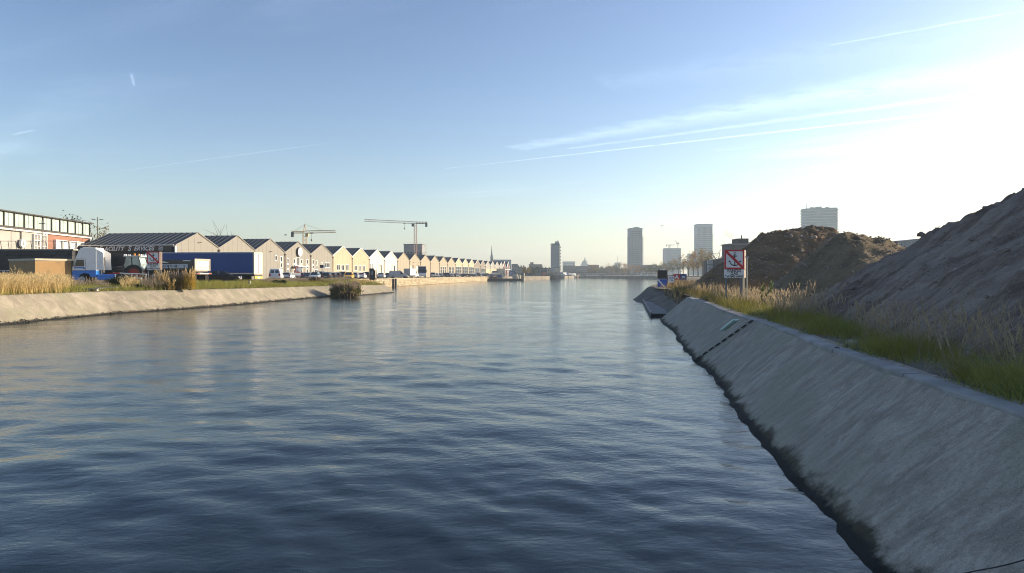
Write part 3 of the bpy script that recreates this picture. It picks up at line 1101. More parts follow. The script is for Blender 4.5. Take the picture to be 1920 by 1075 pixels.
for k, lab in ((18, 'olive brown gable nearest the cream glass fronts'), (19, 'olive brown gable beside the grey gables')):
    warehouse(k, lab, M_olive, [(-5.2, 5.0, 0.1, 4.4, 'glaz', 4, 2)], length=20)
for k, lab in ((20, 'grey gable over cream ground floor beside the olive gables'), (21, 'second grey gable over cream ground floor after the olive gables'),
               (22, 'third grey gable over cream ground floor after the olive gables'), (23, 'last grey gable over cream ground floor by the slipway boats')):
    r_, h_ = warehouse(k, lab, M_greyclad, length=20)
    q = MB()
    q.bx(-h_ + 0.1, h_ - 0.1, -0.12, -0.02, 0.0, 4.2)
    q.build('ground_floor_cladding', M_cream, r_)
roof_lamp(b0, 0.4, 6.7)
roof_lamp(b2, -0.2, 5.9)
roof_lamp(b6, 1.8, 4.6)
# roof vents
for b_, x in ((b7, -5.0), (b5, -3.0)):
    q = MB()
    q.cyl((x, 3.0, 6.0), 0.2, 1.7, 8)
    q.build('roof_vent', M_metal, b_)

# corner warehouse: dark long side with fascia and lettering
q = MB()
for i in range(12):
    w = 16.9 / 12
    q.bx(-H0 - 0.02, -H0 + 0.01, 0.1 + i * w + 0.015, 0.1 + (i + 1) * w - 0.015, 0, EAVE - 0.2)
q.build('side_cladding', M_navy, b0)
q = MB()
q.bx(-H0 - 0.34, -H0 - 0.03, 0.5, 17.9, EAVE - 1.0, EAVE - 0.06)
q.build('fascia', M_black, b0, bevel=0.02)
q = MB()
q.bx(-H0 - 0.42, -H0 - 0.30, -0.05, 17.6, EAVE - 0.03, EAVE + 0.12)
q.build('gutter', M_trim, b0)
q = MB()
q.bx(-H0 + 0.0, -H0 + 0.3, -0.1, 0.42, 0, EAVE - 0.12)
q.build('corner_post', M_trim, b0)
M_letter = mat('pale_letters', (0.62, 0.63, 0.68), 0.5, 0.04, 3)
lx = -H0 - 0.36
for txt, size, yc in (('F', 1.16, 13.55), ('ACILITY', 0.94, 11.0), ('S', 1.16, 8.15), ('ERVICES', 0.94, 5.45)):
    lettering(txt, size, M_letter, b0, (lx, yc, EAVE - 0.54), -math.pi / 2, 0.28, 0.035, 1.0, 1.08)


def roundel(parent, yc, zc, rad):
    q = MB()
    n = 28
    pa, pb = [], []
    vs = []
    for i in range(n):
        a_ = 2 * math.pi * i / n
        for rr in (rad, rad - 0.05):
            vs.append((lx, yc + rr * math.cos(a_), zc + rr * math.sin(a_)))
    q.add(vs, [(2 * i, 2 * i + 1, (2 * i + 3) % (2 * n), (2 * i + 2) % (2 * n)) for i in range(n)])
    q.build('roundel', M_letter, parent)
    lettering('ISS', 0.52, M_letter, parent, (lx - 0.005, yc, zc), -math.pi / 2, 0.3, 0.012, 1.0)


roundel(b0, 2.35, EAVE - 0.53, 0.44)
roundel(b0, 15.6, EAVE - 0.53, 0.44)
# round disc under the ridge of the fourth warehouse
q = MB()
q.cyl((0.15, -0.45, 6.15), 1.12, 0.35, 28, 'y')
dk = q.build('disc_rim', M_dark, b3)
q = MB()
q.cyl((0.15, -0.49, 6.15), 1.02, 0.05, 28, 'y')
q.build('disc_face', M_whitepaint, dk)
q = MB()
for a_ in range(8):
    q.box((0.15 + 0.55 * math.cos(a_ * 0.785), -0.5, 6.15 + 0.55 * math.sin(a_ * 0.785)), (0.12, 0.02, 0.12))
q.bx(-0.25, 0.55, -0.51, -0.495, 6.05, 6.25)
q.build('disc_mark', mat('faded_grey', (0.42, 0.42, 0.44), 0.6, 0.1, 3), dk)
# white porch frame of the fourth warehouse
q = MB()
for u in (-2.75, 2.35):
    q.bx(u - 0.12, u + 0.12, -1.5, -1.26, 0, 2.75)
q.bx(-2.87, 2.47, -1.52, -0.02, 2.752, 2.95)
q.build('porch', M_trim, b3)

# two purple brown brick gables with white edging after the row
M_purplebrick = mat('purple_brick', (0.14, 0.085, 0.085), 0.9, 0.2, 1.0)
for i, px in enumerate((945.3, 952.6)):
    Y = 432 + i * 14
    b_ = thing('gabled_house', ('purple brick gable edged in white beside the last grey warehouse', 'purple brick gable edged in white, farther from the warehouses')[i], 'house', (wx(px, Y), Y, GZ), R(81), None)
    q = MB()
    q.prism([(-5.8, 0), (5.8, 0), (5.8, 5.2), (0, 9.0 - i * 0.2), (-5.8, 5.2)], 0, 10, 'y')
    q.build('wall', M_purplebrick, b_)
    for s_ in (-1, 1):
        q = MB()
        q.bar((0, -0.1, 9.2), (s_ * 6.0, -0.1, 5.2), 0.22, 4)
        q.build('barge_board', M_trim, b_)
        q = MB()
        q.prism([(0, 9.05), (s_ * 6.1, 5.05), (s_ * 6.1, 5.3), (0, 9.3)], 0.0, 10, 'y')
        q.build('roof', M_roof, b_)
    q = MB()
    q.bx(-6, 6, -0.5, -0.02, 4.0, 4.5)
    q.build('canopy', M_trim, b_)
    window(b_, -3.5, 3.5, 0.6, 3.2, 0.2, 4)

# ------------------------------------------------------------------ pavilion with the glazed upper storey, on its terrace
M_redbrick = mat('orange_brick', (0.25, 0.125, 0.085), 0.9, 0.15, 2.0, 0.01, 30)
M_greywall = mat('grey_render', (0.32, 0.31, 0.285), 0.85, 0.08, 0.6)
M_greenglass = mat('pale_green_glass', (0.30, 0.40, 0.36), 0.12, 0.10, 0.35, spec=0.9, col2=(0.42, 0.50, 0.45))
M_bronze = mat('dark_bronze_frame', (0.05, 0.042, 0.036), 0.6, 0.2, 2)
M_cornice = mat('pale_cornice', (0.62, 0.58, 0.50), 0.7, 0.06, 1)
TZ = 6.25
pA, pB = Vector((-71.5, 100.5)), Vector((-73.8, 120.0))
dA = (pB - pA)
LP = dA.length
pav = thing('glazed_pavilion', 'pavilion with pale green glazed upper storey above brick and white windows', 'building', (pA.x, pA.y, TZ), math.atan2(dA.y, dA.x))
q = MB()
q.bx(5.6, LP, 0.35, 14, 0, 3.05)
q.build('brick_wall', M_redbrick, pav)
q = MB()
q.bx(-0.6, 5.55, 0.3, 14, 0, 3.05)
q.bx(-14, -0.62, 0.55, 14, 0, 3.05)
q.build('rendered_wall', M_greywall, pav)
q = MB()
q.bx(-14, LP + 0.1, 0.05, 14.2, 3.06, 3.3)
q.build('cornice', M_cornice, pav)
q = MB()
for i in range(30):
    q.bx(-14 + i * 1.13 + 0.012, -14 + (i + 1) * 1.13 - 0.012, 0.22, 0.4, 3.31, 3.64)
q.bx(-14, LP - 0.2, 0.41, 13.8, 3.31, 3.63)
q.build('fascia_panels', M_bronze, pav)
npn = 8
pw = (LP - 0.3) / npn
for i in range(-6, npn):
    for j in range(2):
        q = MB()
        q.bx(i * pw + j * pw / 2 + 0.05, i * pw + (j + 1) * pw / 2 - 0.03, 0.36, 0.42, 3.68, 5.58)
        q.build('glass_pane', M_greenglass, pav)
for i in range(-6, npn + 1):
    q = MB()
    q.bx(i * pw - 0.07, i * pw + 0.07, 0.18, 0.5, 3.65, 5.60)
    q.build('mullion', M_bronze, pav)
q = MB()
q.bx(-14, LP - 0.25, 0.7, 13.6, 3.66, 5.58)
q.build('curtain', mat('pale_curtain', (0.55, 0.58, 0.52), 0.9, 0.1, 0.6), pav)
q = MB()
q.bx(-14.2, LP + 0.35, -0.15, 14.4, 5.61, 5.78)
q.build('roof_slab', M_bronze, pav, bevel=0.03)
for u0, u1 in ((2.0, 3.6), (3.75, 5.45)):
    window(pav, u0, u1, 0.1, 2.85, 0.12, 2, rows=3, pane=mat('blind_white', (0.62, 0.60, 0.54), 0.5, 0.1, 2), depth=0.28)
window(pav, 8.0, 16.8, 0.35, 2.3, 0.14, 4, pane=mat('pale_blind', (0.62, 0.62, 0.58), 0.4, 0.12, 0.7), depth=0.3)
q = MB()
q.bx(5.5, 5.75, 0.1, 0.5, 0, 3.04)
q.build('white_post', M_trim, pav)
q = MB()
q.cyl((-0.75, -0.05, 1.3), 0.62, 0.3, 24, 'y')
q.build('round_disc', M_whitepaint, pav)

terr = MB()
terr.prism([(-120, 92), (-57.5, 90.4), (-58.6, 98), (-72, 124), (-120, 124)], GZ - 0.2, TZ, 'z')
tag(terr.build('terrace', mat('terrace_stone', (0.035, 0.036, 0.04), 0.9, 0.15, 0.5)), 'raised terrace carrying the glazed pavilion', kind='structure')
# block-built retaining wall in front of the terrace
rw = thing('retaining_wall', 'dark retaining wall of large stone blocks below the railing', 'wall', (-90, 89.75, GZ), R(-0.6))
M_blk = [mat('dark_block', (0.030, 0.031, 0.034), 0.85, 0.25, 1.2, 0.01, 20), mat('dark_block_b', (0.040, 0.041, 0.043), 0.85, 0.25, 1.2, 0.01, 20)]
r = random.Random(9)
meq = []
for m_ in M_blk:
    q = MB()
    q.box((0, 0, 0), (1, 1, 1))
    meq.append(q.mesh('stone_block', m_, bevel=0.01))
nb = 0
for row in range(6):
    x = -0.6 * r.random()
    h = 4.15 / 6
    while x < 32.4:
        w = r.uniform(1.2, 1.9)
        w = min(w, 32.6 - x)
        o = bpy.data.objects.new('stone_block', meq[r.randrange(2)])
        COL.objects.link(o)
        o.parent = rw
        o.location = (x + w / 2, -0.1 + r.uniform(-0.02, 0.02), (row + 0.5) * h)
        o.scale = (w - 0.03, 0.4, h - 0.03)
        x += w
q = MB()
q.bx(-12, 32.5, 0.02, 0.5, -0.1, 4.1)
q.build('wall_core', M_gap, rw)
q = MB()
q.bx(-12, 32.8, -0.42, 0.6, 4.16, 4.34)
q.build('coping', mat('wall_coping', (0.33, 0.31, 0.27), 0.85, 0.12, 1), rw)
rl = thing('railing', 'thin metal railing with posts on top of the dark stone wall', 'railing', (-90, 89.75, GZ + 4.34), R(-0.6))
for i in range(24):
    q = MB()
    q.bar((10 + i * 1.0, 0.1, 0), (9.85 + i * 1.0, 0.1, 1.05), 0.035, 5)
    q.build('post', M_dark, rl)
for z, rr in ((1.05, 0.04), (0.55, 0.015), (0.28, 0.015)):
    q = MB()
    q.bar((0, 0.1, z), (33, 0.1, z), rr, 5)
    q.build('rail', M_metal, rl)

# brick shed
shed = thing('brick_shed', 'small flat roofed brick shed with one sunlit side behind the dry reeds', 'shed', (-48.9, 70.0, GZ), 0)
M_shedbrick = bpy.data.materials.new('shed_brick')
M_shedbrick.use_nodes = True
_n = NT(M_shedbrick.node_tree)
_co = _n.new('ShaderNodeTexCoord').outputs['Object']
_c = _n.mix(_n.noise(_co, 9, 3, 0.7), (0.26, 0.15, 0.06), (0.46, 0.30, 0.13))
_c = _n.mix(_n.m('MULTIPLY', _n.ss(_n.noise(_co, 1.2, 5, 0.65), 0.5, 0.7), 0.5), _c, (0.16, 0.12, 0.06))
M_shedbrick.node_tree.links.new(_c, M_shedbrick.node_tree.nodes['Principled BSDF'].inputs['Base Color'])
M_shedbrick.node_tree.nodes['Principled BSDF'].inputs['Roughness'].default_value = 0.9
e1, e2 = Vector((0.53, 0.85, 0)).normalized(), Vector((-0.85, 0.53, 0)).normalized()
L1, L2, SH = 3.45, 5.8, 2.45
A_ = [Vector((0, 0, 0)), e1 * L1, e1 * L1 + e2 * L2, e2 * L2]
q = MB()
q.prism([(p.x, p.y) for p in [a_ * 1.0 for a_ in A_]], 0, SH, 'z')
q.build('wall_core', mat('mortar', (0.30, 0.25, 0.18), 0.9, 0.15, 6), shed)
course = MB()
rr_ = random.Random(3)
for e, n_, L in ((e1, e2 * -1, L1), (e2, e1 * -1, L2)):
    rows = int(SH / 0.085)
    for row in range(rows):
        x = -(row % 2) * 0.11
        while x < L - 0.01:
            a0, a1 = max(0, x), min(L, x + 0.212)
            dpt = 0.012 + rr_.random() * 0.006
            if a1 - a0 > 0.03:
                pa, pb = e * a0, e * a1
                z0, z1 = row * 0.085, row * 0.085 + 0.073
                course.add([pa + n_ * dpt + Vector((0, 0, z0)), pb + n_ * dpt + Vector((0, 0, z0)), pb + n_ * dpt + Vector((0, 0, z1)), pa + n_ * dpt + Vector((0, 0, z1)),
                            pa + Vector((0, 0, z0)), pb + Vector((0, 0, z0)), pb + Vector((0, 0, z1)), pa + Vector((0, 0, z1))],
                           [(0, 1, 2, 3), (0, 4, 5, 1), (3, 2, 6, 7), (0, 3, 7, 4), (1, 5, 6, 2)])
            x += 0.222
course.build('bricks', M_shedbrick, shed, stuff=True)
q = MB()
cen = (A_[0] + A_[2]) / 2
q.prism([((p - cen).x * 1.04 + cen.x, (p - cen).y * 1.04 + cen.y) for p in A_], SH + 0.002, SH + 0.2, 'z')
q.build('roof_slab', mat('shed_roof', (0.50, 0.44, 0.33), 0.85, 0.12, 2), shed)


# ------------------------------------------------------------------ street lamps behind the road
def lamp_post(px, ytop, Y, label, arm, single=False):
    t = thing('street_lamp', label, 'street lamp', (wx(px, Y), Y, GZ))
    h = wz(ytop, Y) - GZ
    q = MB()
    q.cyl((0, 0, 0), 0.11, h, 8, r2=0.06)
    q.build('pole', M_dark, t)
    for s_ in (-1, 1):
        if single and s_ < 0:
            continue
        q = MB()
        q.bar((0, 0, h - 0.55), (s_ * arm * 0.55, 0, h - 0.48), 0.035, 5)
        q.build('arm', M_dark, t)
        q = MB()
        q.box((s_ * arm * 0.75, 0, h - 0.47), (arm * 0.6, 0.22, 0.1))
        q.build('lamp_head', M_dark, t, bevel=0.03)
    return t


lamp_post(183, 407, 118, 'tall double armed street lamp beside the end of the pavilion', 0.9)
lamp_post(79, 413, 99, 'dark pole with small cross arms in front of the pavilion', 0.4)
# ------------------------------------------------------------------ vehicles
M_tyre = mat('tyre_rubber', (0.018, 0.018, 0.019), 0.85, 0.2, 8)
M_rim = mat('alloy_rim', (0.35, 0.36, 0.37), 0.4, 0.1, 6, metal=0.5)
M_carglass = glass('car_glass', (0.02, 0.026, 0.032), 0.06)
M_tail = mat('tail_lamp_red', (0.42, 0.02, 0.015), 0.3, 0.1, 8)
M_head = mat('headlamp_clear', (0.70, 0.72, 0.74), 0.2, 0.05, 8)
M_plate = mat('number_plate', (0.62, 0.58, 0.55), 0.5, 0.05, 8)
M_trimblk = mat('black_plastic', (0.02, 0.02, 0.021), 0.7, 0.2, 6)


def paint(name, c):
    return mat('paint_' + name, c, 0.32, 0.05, 1.0, coat=0.5)


PAINT = {n: paint(n, c) for n, c in dict(
    white=(0.74, 0.75, 0.76), silver=(0.40, 0.42, 0.44), grey=(0.17, 0.18, 0.19), black=(0.014, 0.014, 0.016), navy=(0.018, 0.03, 0.075),
    yellow=(0.75, 0.40, 0.015), maroon=(0.10, 0.012, 0.02), olive=(0.075, 0.075, 0.055), brown=(0.06, 0.04, 0.03), skyblue=(0.36, 0.47, 0.58),
    green=(0.02, 0.06, 0.04)).items()}
M_blankpaint = paint('primer', (0.4, 0.4, 0.4))

# side outlines: (x, z) from rear bumper over the belt line to the front, and the cabin on top
STYLES = {
    'hatch': dict(L=4.1, W=1.74, body=[(-2.02, 0.32), (-2.05, 0.62), (-1.95, 0.98), (0.75, 0.94), (1.75, 0.78), (2.03, 0.60), (2.05, 0.30)],
                  cab=[(-1.95, 0.97), (-1.62, 1.40), (-0.9, 1.50), (0.15, 1.47), (0.95, 0.95)], axles=(-1.25, 1.27), r=0.31),
    'sedan': dict(L=4.6, W=1.78, body=[(-2.28, 0.32), (-2.30, 0.66), (-2.2, 0.98), (-1.5, 1.02), (0.85, 0.94), (2.05, 0.76), (2.30, 0.58), (2.30, 0.30)],
                  cab=[(-1.75, 1.0), (-1.05, 1.36), (-0.4, 1.44), (0.25, 1.41), (1.05, 0.94)], axles=(-1.38, 1.40), r=0.32),
    'estate': dict(L=4.6, W=1.78, body=[(-2.28, 0.32), (-2.30, 0.66), (-2.22, 1.0), (0.85, 0.94), (2.05, 0.76), (2.30, 0.58), (2.30, 0.30)],
                   cab=[(-2.2, 0.99), (-1.9, 1.40), (-0.9, 1.50), (0.25, 1.44), (1.05, 0.94)], axles=(-1.38, 1.40), r=0.32),
    'suv': dict(L=4.5, W=1.85, body=[(-2.22, 0.42), (-2.25, 0.75), (-2.18, 1.12), (0.85, 1.08), (1.95, 0.95), (2.22, 0.70), (2.25, 0.40)],
                cab=[(-2.15, 1.11), (-1.9, 1.62), (-0.9, 1.70), (0.2, 1.66), (0.95, 1.08)], axles=(-1.35, 1.38), r=0.36),
    'van': dict(L=5.0, W=1.92, body=[(-2.48, 0.38), (-2.50, 1.10), (-2.46, 1.12), (1.25, 1.10), (2.2, 0.92), (2.48, 0.66), (2.50, 0.34)],
                cab=[(-2.47, 1.11), (-2.40, 1.92), (-2.25, 1.97), (0.75, 1.95), (1.55, 1.08)], axles=(-1.55, 1.60), r=0.34),
}


def wheel(parent, x, y, r, w=0.2, name='wheel'):
    q = MB()
    q.cyl((x, y - w / 2, r), r, w, 16, 'y')
    wh = q.build(name, M_tyre, parent, smooth=True)
    q = MB()
    s_ = 1 if y > 0 else -1
    q.cyl((x, y + s_ * (w / 2 - 0.015), r), r * 0.62, 0.03, 12, 'y')
    q.build('rim', M_rim, wh)
    return wh


CARPROTO = {}


def car_proto(style, pnt):
    """parts of one car as (name, mesh, material list, child parts)"""
    d = STYLES[style]
    W2 = d['W'] / 2
    t = thing('car', 'template', 'car')
    q = MB()
    low = d['body']
    rs = []
    n = len(low)
    for yy, k in ((-W2, 0.93), (-W2 + 0.10, 1.0), (W2 - 0.10, 1.0), (W2, 0.93)):
        rs.append([(x * (1 if k == 1 else 0.985), yy, 0.30 + (z - 0.30) * (1.0 if k == 1 else 0.96)) for x, z in low])
    q.rings(rs)
    q.build('body', M_blankpaint, t, smooth=True)
    cab = d['cab']
    ty = W2 - 0.20
    zb, zt = cab[0][1], max(z for _, z in cab)
    q = MB()

    def yw(z):
        return W2 - 0.07 - (z - zb) / (zt - zb) * 0.20
    q.add([(x, -yw(z), z) for x, z in cab] + [(x, yw(z), z) for x, z in cab],
          [tuple(range(len(cab))), tuple(range(len(cab), 2 * len(cab)))] + [(i, (i + 1) % len(cab), len(cab) + (i + 1) % len(cab), len(cab) + i) for i in range(len(cab))])
    q.build('windows', M_carglass, t)
    q = MB()          # roof and pillars
    e = 0.012
    mids = cab[1:-1]
    rt = [(x, z + 0.012) for x, z in mids]
    q.add([(x, -yw(z) - e, z) for x, z in rt] + [(x, yw(z) + e, z) for x, z in rt] + [(x, -yw(z) - e, z - 0.06) for x, z in rt] + [(x, yw(z) + e, z - 0.06) for x, z in rt],
          [(i, i + 1, len(rt) + i + 1, len(rt) + i) for i in range(len(rt) - 1)] + [(i, i + 1, 2 * len(rt) + i + 1, 2 * len(rt) + i) for i in range(len(rt) - 1)]
          + [(len(rt) + i, len(rt) + i + 1, 3 * len(rt) + i + 1, 3 * len(rt) + i) for i in range(len(rt) - 1)])
    for s_ in (-1, 1):
        for (xa, za), (xb, zb_) in ((cab[0], cab[1]), (cab[-1], cab[-2])):
            q.bar((xa, s_ * (yw(za) + 0.0), za), (xb, s_ * (yw(zb_) + 0.0), zb_), 0.05, 5)
        xm = (cab[1][0] + cab[-2][0]) / 2 + 0.1
        q.bar((xm, s_ * yw(zb), zb), (xm, s_ * yw(zt - 0.05), zt - 0.05), 0.045, 4)
        if style == 'van':
            vs = [(-2.45, s_ * (yw(1.12) + 0.015), 1.10), (0.55, s_ * (yw(1.12) + 0.015), 1.10), (0.55, s_ * (yw(1.9) + 0.015), 1.92), (-2.38, s_ * (yw(1.9) + 0.015), 1.92)]
            q.add(vs, [(0, 1, 2, 3)])
    if style == 'van':
        q.add([(-2.49, -yw(1.12), 1.10), (-2.49, yw(1.12), 1.10), (-2.425, yw(1.9), 1.92), (-2.425, -yw(1.9), 1.92)], [(0, 1, 2, 3)])
    q.build('roof', M_blankpaint, t)
    if style == 'van':
        for s_ in (-1, 1):
            q = MB()
            q.add([(-2.505, s_ * 0.1, 1.25), (-2.505, s_ * 0.66, 1.25), (-2.46, s_ * 0.62, 1.72), (-2.46, s_ * 0.1, 1.72)], [(0, 1, 2, 3)])
            q.build('rear_window', M_carglass, t)
    xr, xf = min(x for x, _ in low), max(x for x, _ in low)
    zl = zb - 0.16
    for s_ in (-1, 1):
        q = MB()
        q.box((xr + 0.05, s_ * (W2 - 0.20), zl), (0.14, 0.26, 0.2 if style != 'van' else 0.42))
        q.build('tail_light', M_tail, t, bevel=0.02)
        q = MB()
        q.box((xf - 0.14, s_ * (W2 - 0.26), zl - 0.18), (0.26, 0.34, 0.14))
        q.build('headlight', M_head, t, bevel=0.02)
        q = MB()
        q.box((cab[-1][0] - 0.15, s_ * (W2 + 0.07), zb + 0.06), (0.12, 0.18, 0.13))
        q.build('wing_mirror', M_trimblk, t, bevel=0.02)
    q = MB()
    q.bx(xr - 0.03, xr + 0.2, -W2 + 0.12, W2 - 0.12, 0.26, 0.46)
    q.bx(xf - 0.2, xf + 0.03, -W2 + 0.12, W2 - 0.12, 0.24, 0.44)
    q.bx(-1.0, 1.0, -W2 + 0.05, W2 - 0.05, 0.2, 0.33)
    q.build('bumper', M_trimblk, t)
    q = MB()
    q.bx(xr - 0.045, xr - 0.02, -0.26, 0.26, 0.48, 0.60)
    q.bx(xf + 0.0, xf + 0.025, -0.26, 0.26, 0.46, 0.56)
    q.build('number_plate', M_plate, t)
    for ax in d['axles']:
        for s_ in (-1, 1):
            wheel(t, ax, s_ * (W2 - 0.10), d['r'])
    return t


def place_car(style, pnt, px, Y, rz, label, name='parked_car', z=GZ, cat='car', group='cars parked along the warehouse row'):
    if style not in CARPROTO:
        root = CARPROTO[style] = car_proto(style, pnt)
        fresh = root
    else:
        src = CARPROTO[style]
        fresh = src.copy()
        COL.objects.link(fresh)
        for ch in list(src.children):
            c_ = ch.copy()
            COL.objects.link(c_)
            c_.parent = fresh
            for g_ in list(ch.children):
                d_ = g_.copy()
                COL.objects.link(d_)
                d_.parent = c_
    fresh.name = name
    fresh.location = (wx(px, Y), Y, z)
    fresh.rotation_euler = (0, 0, rz)
    fresh['label'], fresh['category'], fresh['group'] = label, cat, group
    for ch in fresh.children:
        if ch.name.startswith(('body', 'roof')):
            ch.material_slots[0].link = 'OBJECT'
            ch.material_slots[0].material = PAINT[pnt]
    return fresh


def quayX(Y):
    return -46.3 + 0.1026 * Y


AWAY, TOWARD = R(94), R(-84)
SIDE = R(8)


def carY(px, f=0.34):
    s_ = (px - 960) / F
    yq = 46.3 / (0.1026 - s_)
    yw_ = 73.7 / (0.157 - s_)
    return yq + f * (yw_ - yq)


CARS = [
    ('hatch', 'white', 541, 140, AWAY, 'white hatchback parked just past the white van'),
    ('estate', 'maroon', 566, 150, AWAY, 'dark maroon estate car behind the red and white sign'),
    ('sedan', 'navy', 579, 146, AWAY, 'dark navy saloon beside the pale blue car'),
    ('hatch', 'skyblue', 590, 139, TOWARD, 'pale silvery blue hatchback facing the water'),
    ('suv', 'black', 601, 150, AWAY, 'black off-roader under the speed display'),
    ('hatch', 'black', 614, 144, AWAY, 'black hatchback between the off-roader and the black saloon'),
    ('sedan', 'black', 624, 149, AWAY, 'black saloon next to the brown hatchback'),
    ('hatch', 'brown', 633, 153, AWAY, 'dark brown hatchback half hidden by the grass'),
    ('suv', 'grey', 644, 157, AWAY, 'dark grey off-roader behind the yellow car'),
    ('hatch', 'yellow', 654, 143, TOWARD, 'bright yellow hatchback near the reed bush'),
    ('estate', 'silver', 666, 155, AWAY, 'silver estate car just past the yellow one'),
    ('sedan', 'white', 678, 158, AWAY, 'white saloon before the olive van'),
    ('suv', 'olive', 688, 171, AWAY, 'olive off-roader hidden partly by the black kiosk'),
    ('sedan', 'white', 715, carY(715), AWAY, 'white saloon alone beside the black kiosk'),
    ('estate', 'grey', 729, carY(729, 0.55), AWAY, 'dark grey estate before the silver panel van'),
    ('suv', 'silver', 812, carY(812), AWAY, 'silver off-roader just past the lorry'),
    ('hatch', 'white', 818.5, carY(818.5, 0.3), AWAY, 'white hatchback touching the silver off-roader past the lorry'),
    ('hatch', 'silver', 826, carY(826), AWAY, 'silver hatchback before the two dark off-roaders'),
    ('suv', 'grey', 833, carY(833, 0.5), AWAY, 'dark grey off-roader in front of the glazed columns'),
    ('suv', 'navy', 839, carY(839), AWAY, 'navy off-roader in front of the broad glazing'),
    ('hatch', 'white', 846, carY(846, 0.28), AWAY, 'white hatchback in front of the broad glazing'),
    ('sedan', 'black', 851, carY(851, 0.3), AWAY, 'black saloon near the quay edge by the small bollard'),
    ('hatch', 'white', 857, carY(857, 0.32), TOWARD, 'white hatchback behind the black saloon at the quay edge'),
    ('estate', 'silver', 862, carY(862, 0.6), AWAY, 'silver estate car before the first cream glass front'),
    ('estate', 'navy', 874, carY(874), R(20), 'navy estate car in front of the cream glass fronts'),
    ('sedan', 'black', 882, carY(882), R(20), 'black saloon in front of the cream glass fronts'),
    ('hatch', 'white', 891, carY(891, 0.2), AWAY, 'small white hatchback by the last cream glass front'),
    ('van', 'olive', 896, carY(896, 0.3), AWAY, 'olive van before the olive gables'),
    ('hatch', 'white', 900.5, carY(900.5, 0.2), AWAY, 'small white hatchback by the first olive gable'),
    ('hatch', 'silver', 906.5, carY(906.5, 0.2), AWAY, 'small silver hatchback by the second olive gable'),
    ('suv', 'black', 913, carY(913, 0.22), AWAY, 'black off-roader last in the parked row before the pontoon'),
]
for st, pn, px, Y, rz, lab in CARS:
    place_car(st, pn, px, Y, rz, lab)
van0 = place_car('van', 'white', 518, 117, R(103), 'white panel van with red tail lights beside the blue trailer', 'delivery_van', cat='van')
place_car('van', 'silver', 747, carY(747, 0.3), SIDE, 'silver panel van with a roof rack parked along the quay', 'panel_van', cat='van')
rk = MB()
for x in (-2.0, -0.9, 0.3):
    rk.bar((x, -0.8, 2.12), (x, 0.8, 2.12), 0.03, 4)
    for s_ in (-1, 1):
        rk.bar((x, s_ * 0.75, 1.93), (x, s_ * 0.75, 2.12), 0.025, 4)
for s_ in (-0.75, 0, 0.75):
    rk.bar((-2.3, s_, 2.16), (0.6, s_, 2.16), 0.03, 4)
van_s = [o for o in bpy.data.objects if o.get('label', '').startswith('silver panel van')][0]
rk.build('roof_rack', M_dark, van_s)
place_car('sedan', 'black', 416, 88, R(10), 'black saloon parked beside the rear wheels of the tipping trailer', group='cars parked near the trailers')
place_car('hatch', 'white', 4, 84, R(184), 'white hatchback in front of the dark block wall', group='cars parked near the trailers')


def truck_cab(t, W2, x0, x1, z0, zroof, m_top, m_low, split, bump=None):
    """cab-over cab facing local +X: body with raked windscreen, side window, deflector"""
    q = MB()
    out = [(x0, z0), (x1 - 0.02, z0), (x1, z0 + 0.7), (x1 - 0.03, split)]
    q.prism([(x0, z0 + 0.3), (x1 - 1.75, z0 + 0.3), (x1 - 1.62, z0 + 0.62), (x1 - 1.1, z0 + 0.72), (x1 - 0.72, z0 + 0.5), (x1 - 0.62, z0), (x1 - 0.03, z0), (x1, z0 + 0.4), (x1 - 0.02, split), (x0, split)], -W2, W2, 'y')
    q.build('lower_cab', m_low, t, bevel=0.04)
    q = MB()
    q.prism([(x0, split + 0.004), (x1 - 0.025, split + 0.004), (x1 - 0.07, split + 0.45), (x1 - 0.38, zroof - 0.95), (x1 - 0.75, zroof - 0.12), (x1 - 1.05, zroof), (x0, zroof - 0.02)], -W2 + 0.01, W2 - 0.01, 'y')
    q.build('cab', m_top, t, bevel=0.07)
    q = MB()
    q.add([(x1 - 0.055, -W2 + 0.18, split + 0.45), (x1 - 0.055, W2 - 0.18, split + 0.45), (x1 - 0.35, W2 - 0.24, zroof - 1.0), (x1 - 0.35, -W2 + 0.24, zroof - 1.0)], [(0, 1, 2, 3)])
    q.build('windscreen', M_carglass, t)
    for s_ in (-1, 1):
        q = MB()
        yy = s_ * (W2 - 0.004)
        q.prism([(x1 - 1.15, split + 0.45), (x1 - 0.28, split + 0.45), (x1 - 0.45, split + 1.16), (x1 - 1.13, split + 1.16)], yy - 0.012, yy + 0.012, 'y')
        q.build('side_window', M_carglass, t)
        q = MB()
        for a_, b_ in (((x1 - 1.3, split - 0.35), (x1 - 1.3, split + 1.25)), ((x1 - 0.2, split + 0.2), (x1 - 0.42, split + 1.25)), ((x1 - 1.3, split + 1.25), (x1 - 0.42, split + 1.25))):
            q.bar((a_[0], yy, a_[1]), (b_[0], yy, b_[1]), 0.012, 4)
        q.bx(x1 - 1.25, x1 - 1.08, yy - 0.02, yy + 0.02, split + 0.2, split + 0.26)
        q.build('door_edge', M_trimblk, t)
        q = MB()
        q.box((x1 - 0.12, s_ * (W2 + 0.16), split + 0.75), (0.16, 0.2, 0.62))
        q.build('mirror', M_trimblk, t, bevel=0.03)
        q = MB()
        q.box((x1 - 0.04, s_ * (W2 - 0.3), z0 + 0.35), (0.12, 0.4, 0.2))
        q.build('headlight', M_head, t, bevel=0.02)


M_truckblue = mat('paint_truck_blue', (0.03, 0.19, 0.62), 0.4, 0.06, 1.0, coat=0.3)
M_chassis = mat('chassis_grey', (0.05, 0.05, 0.052), 0.7, 0.2, 3)

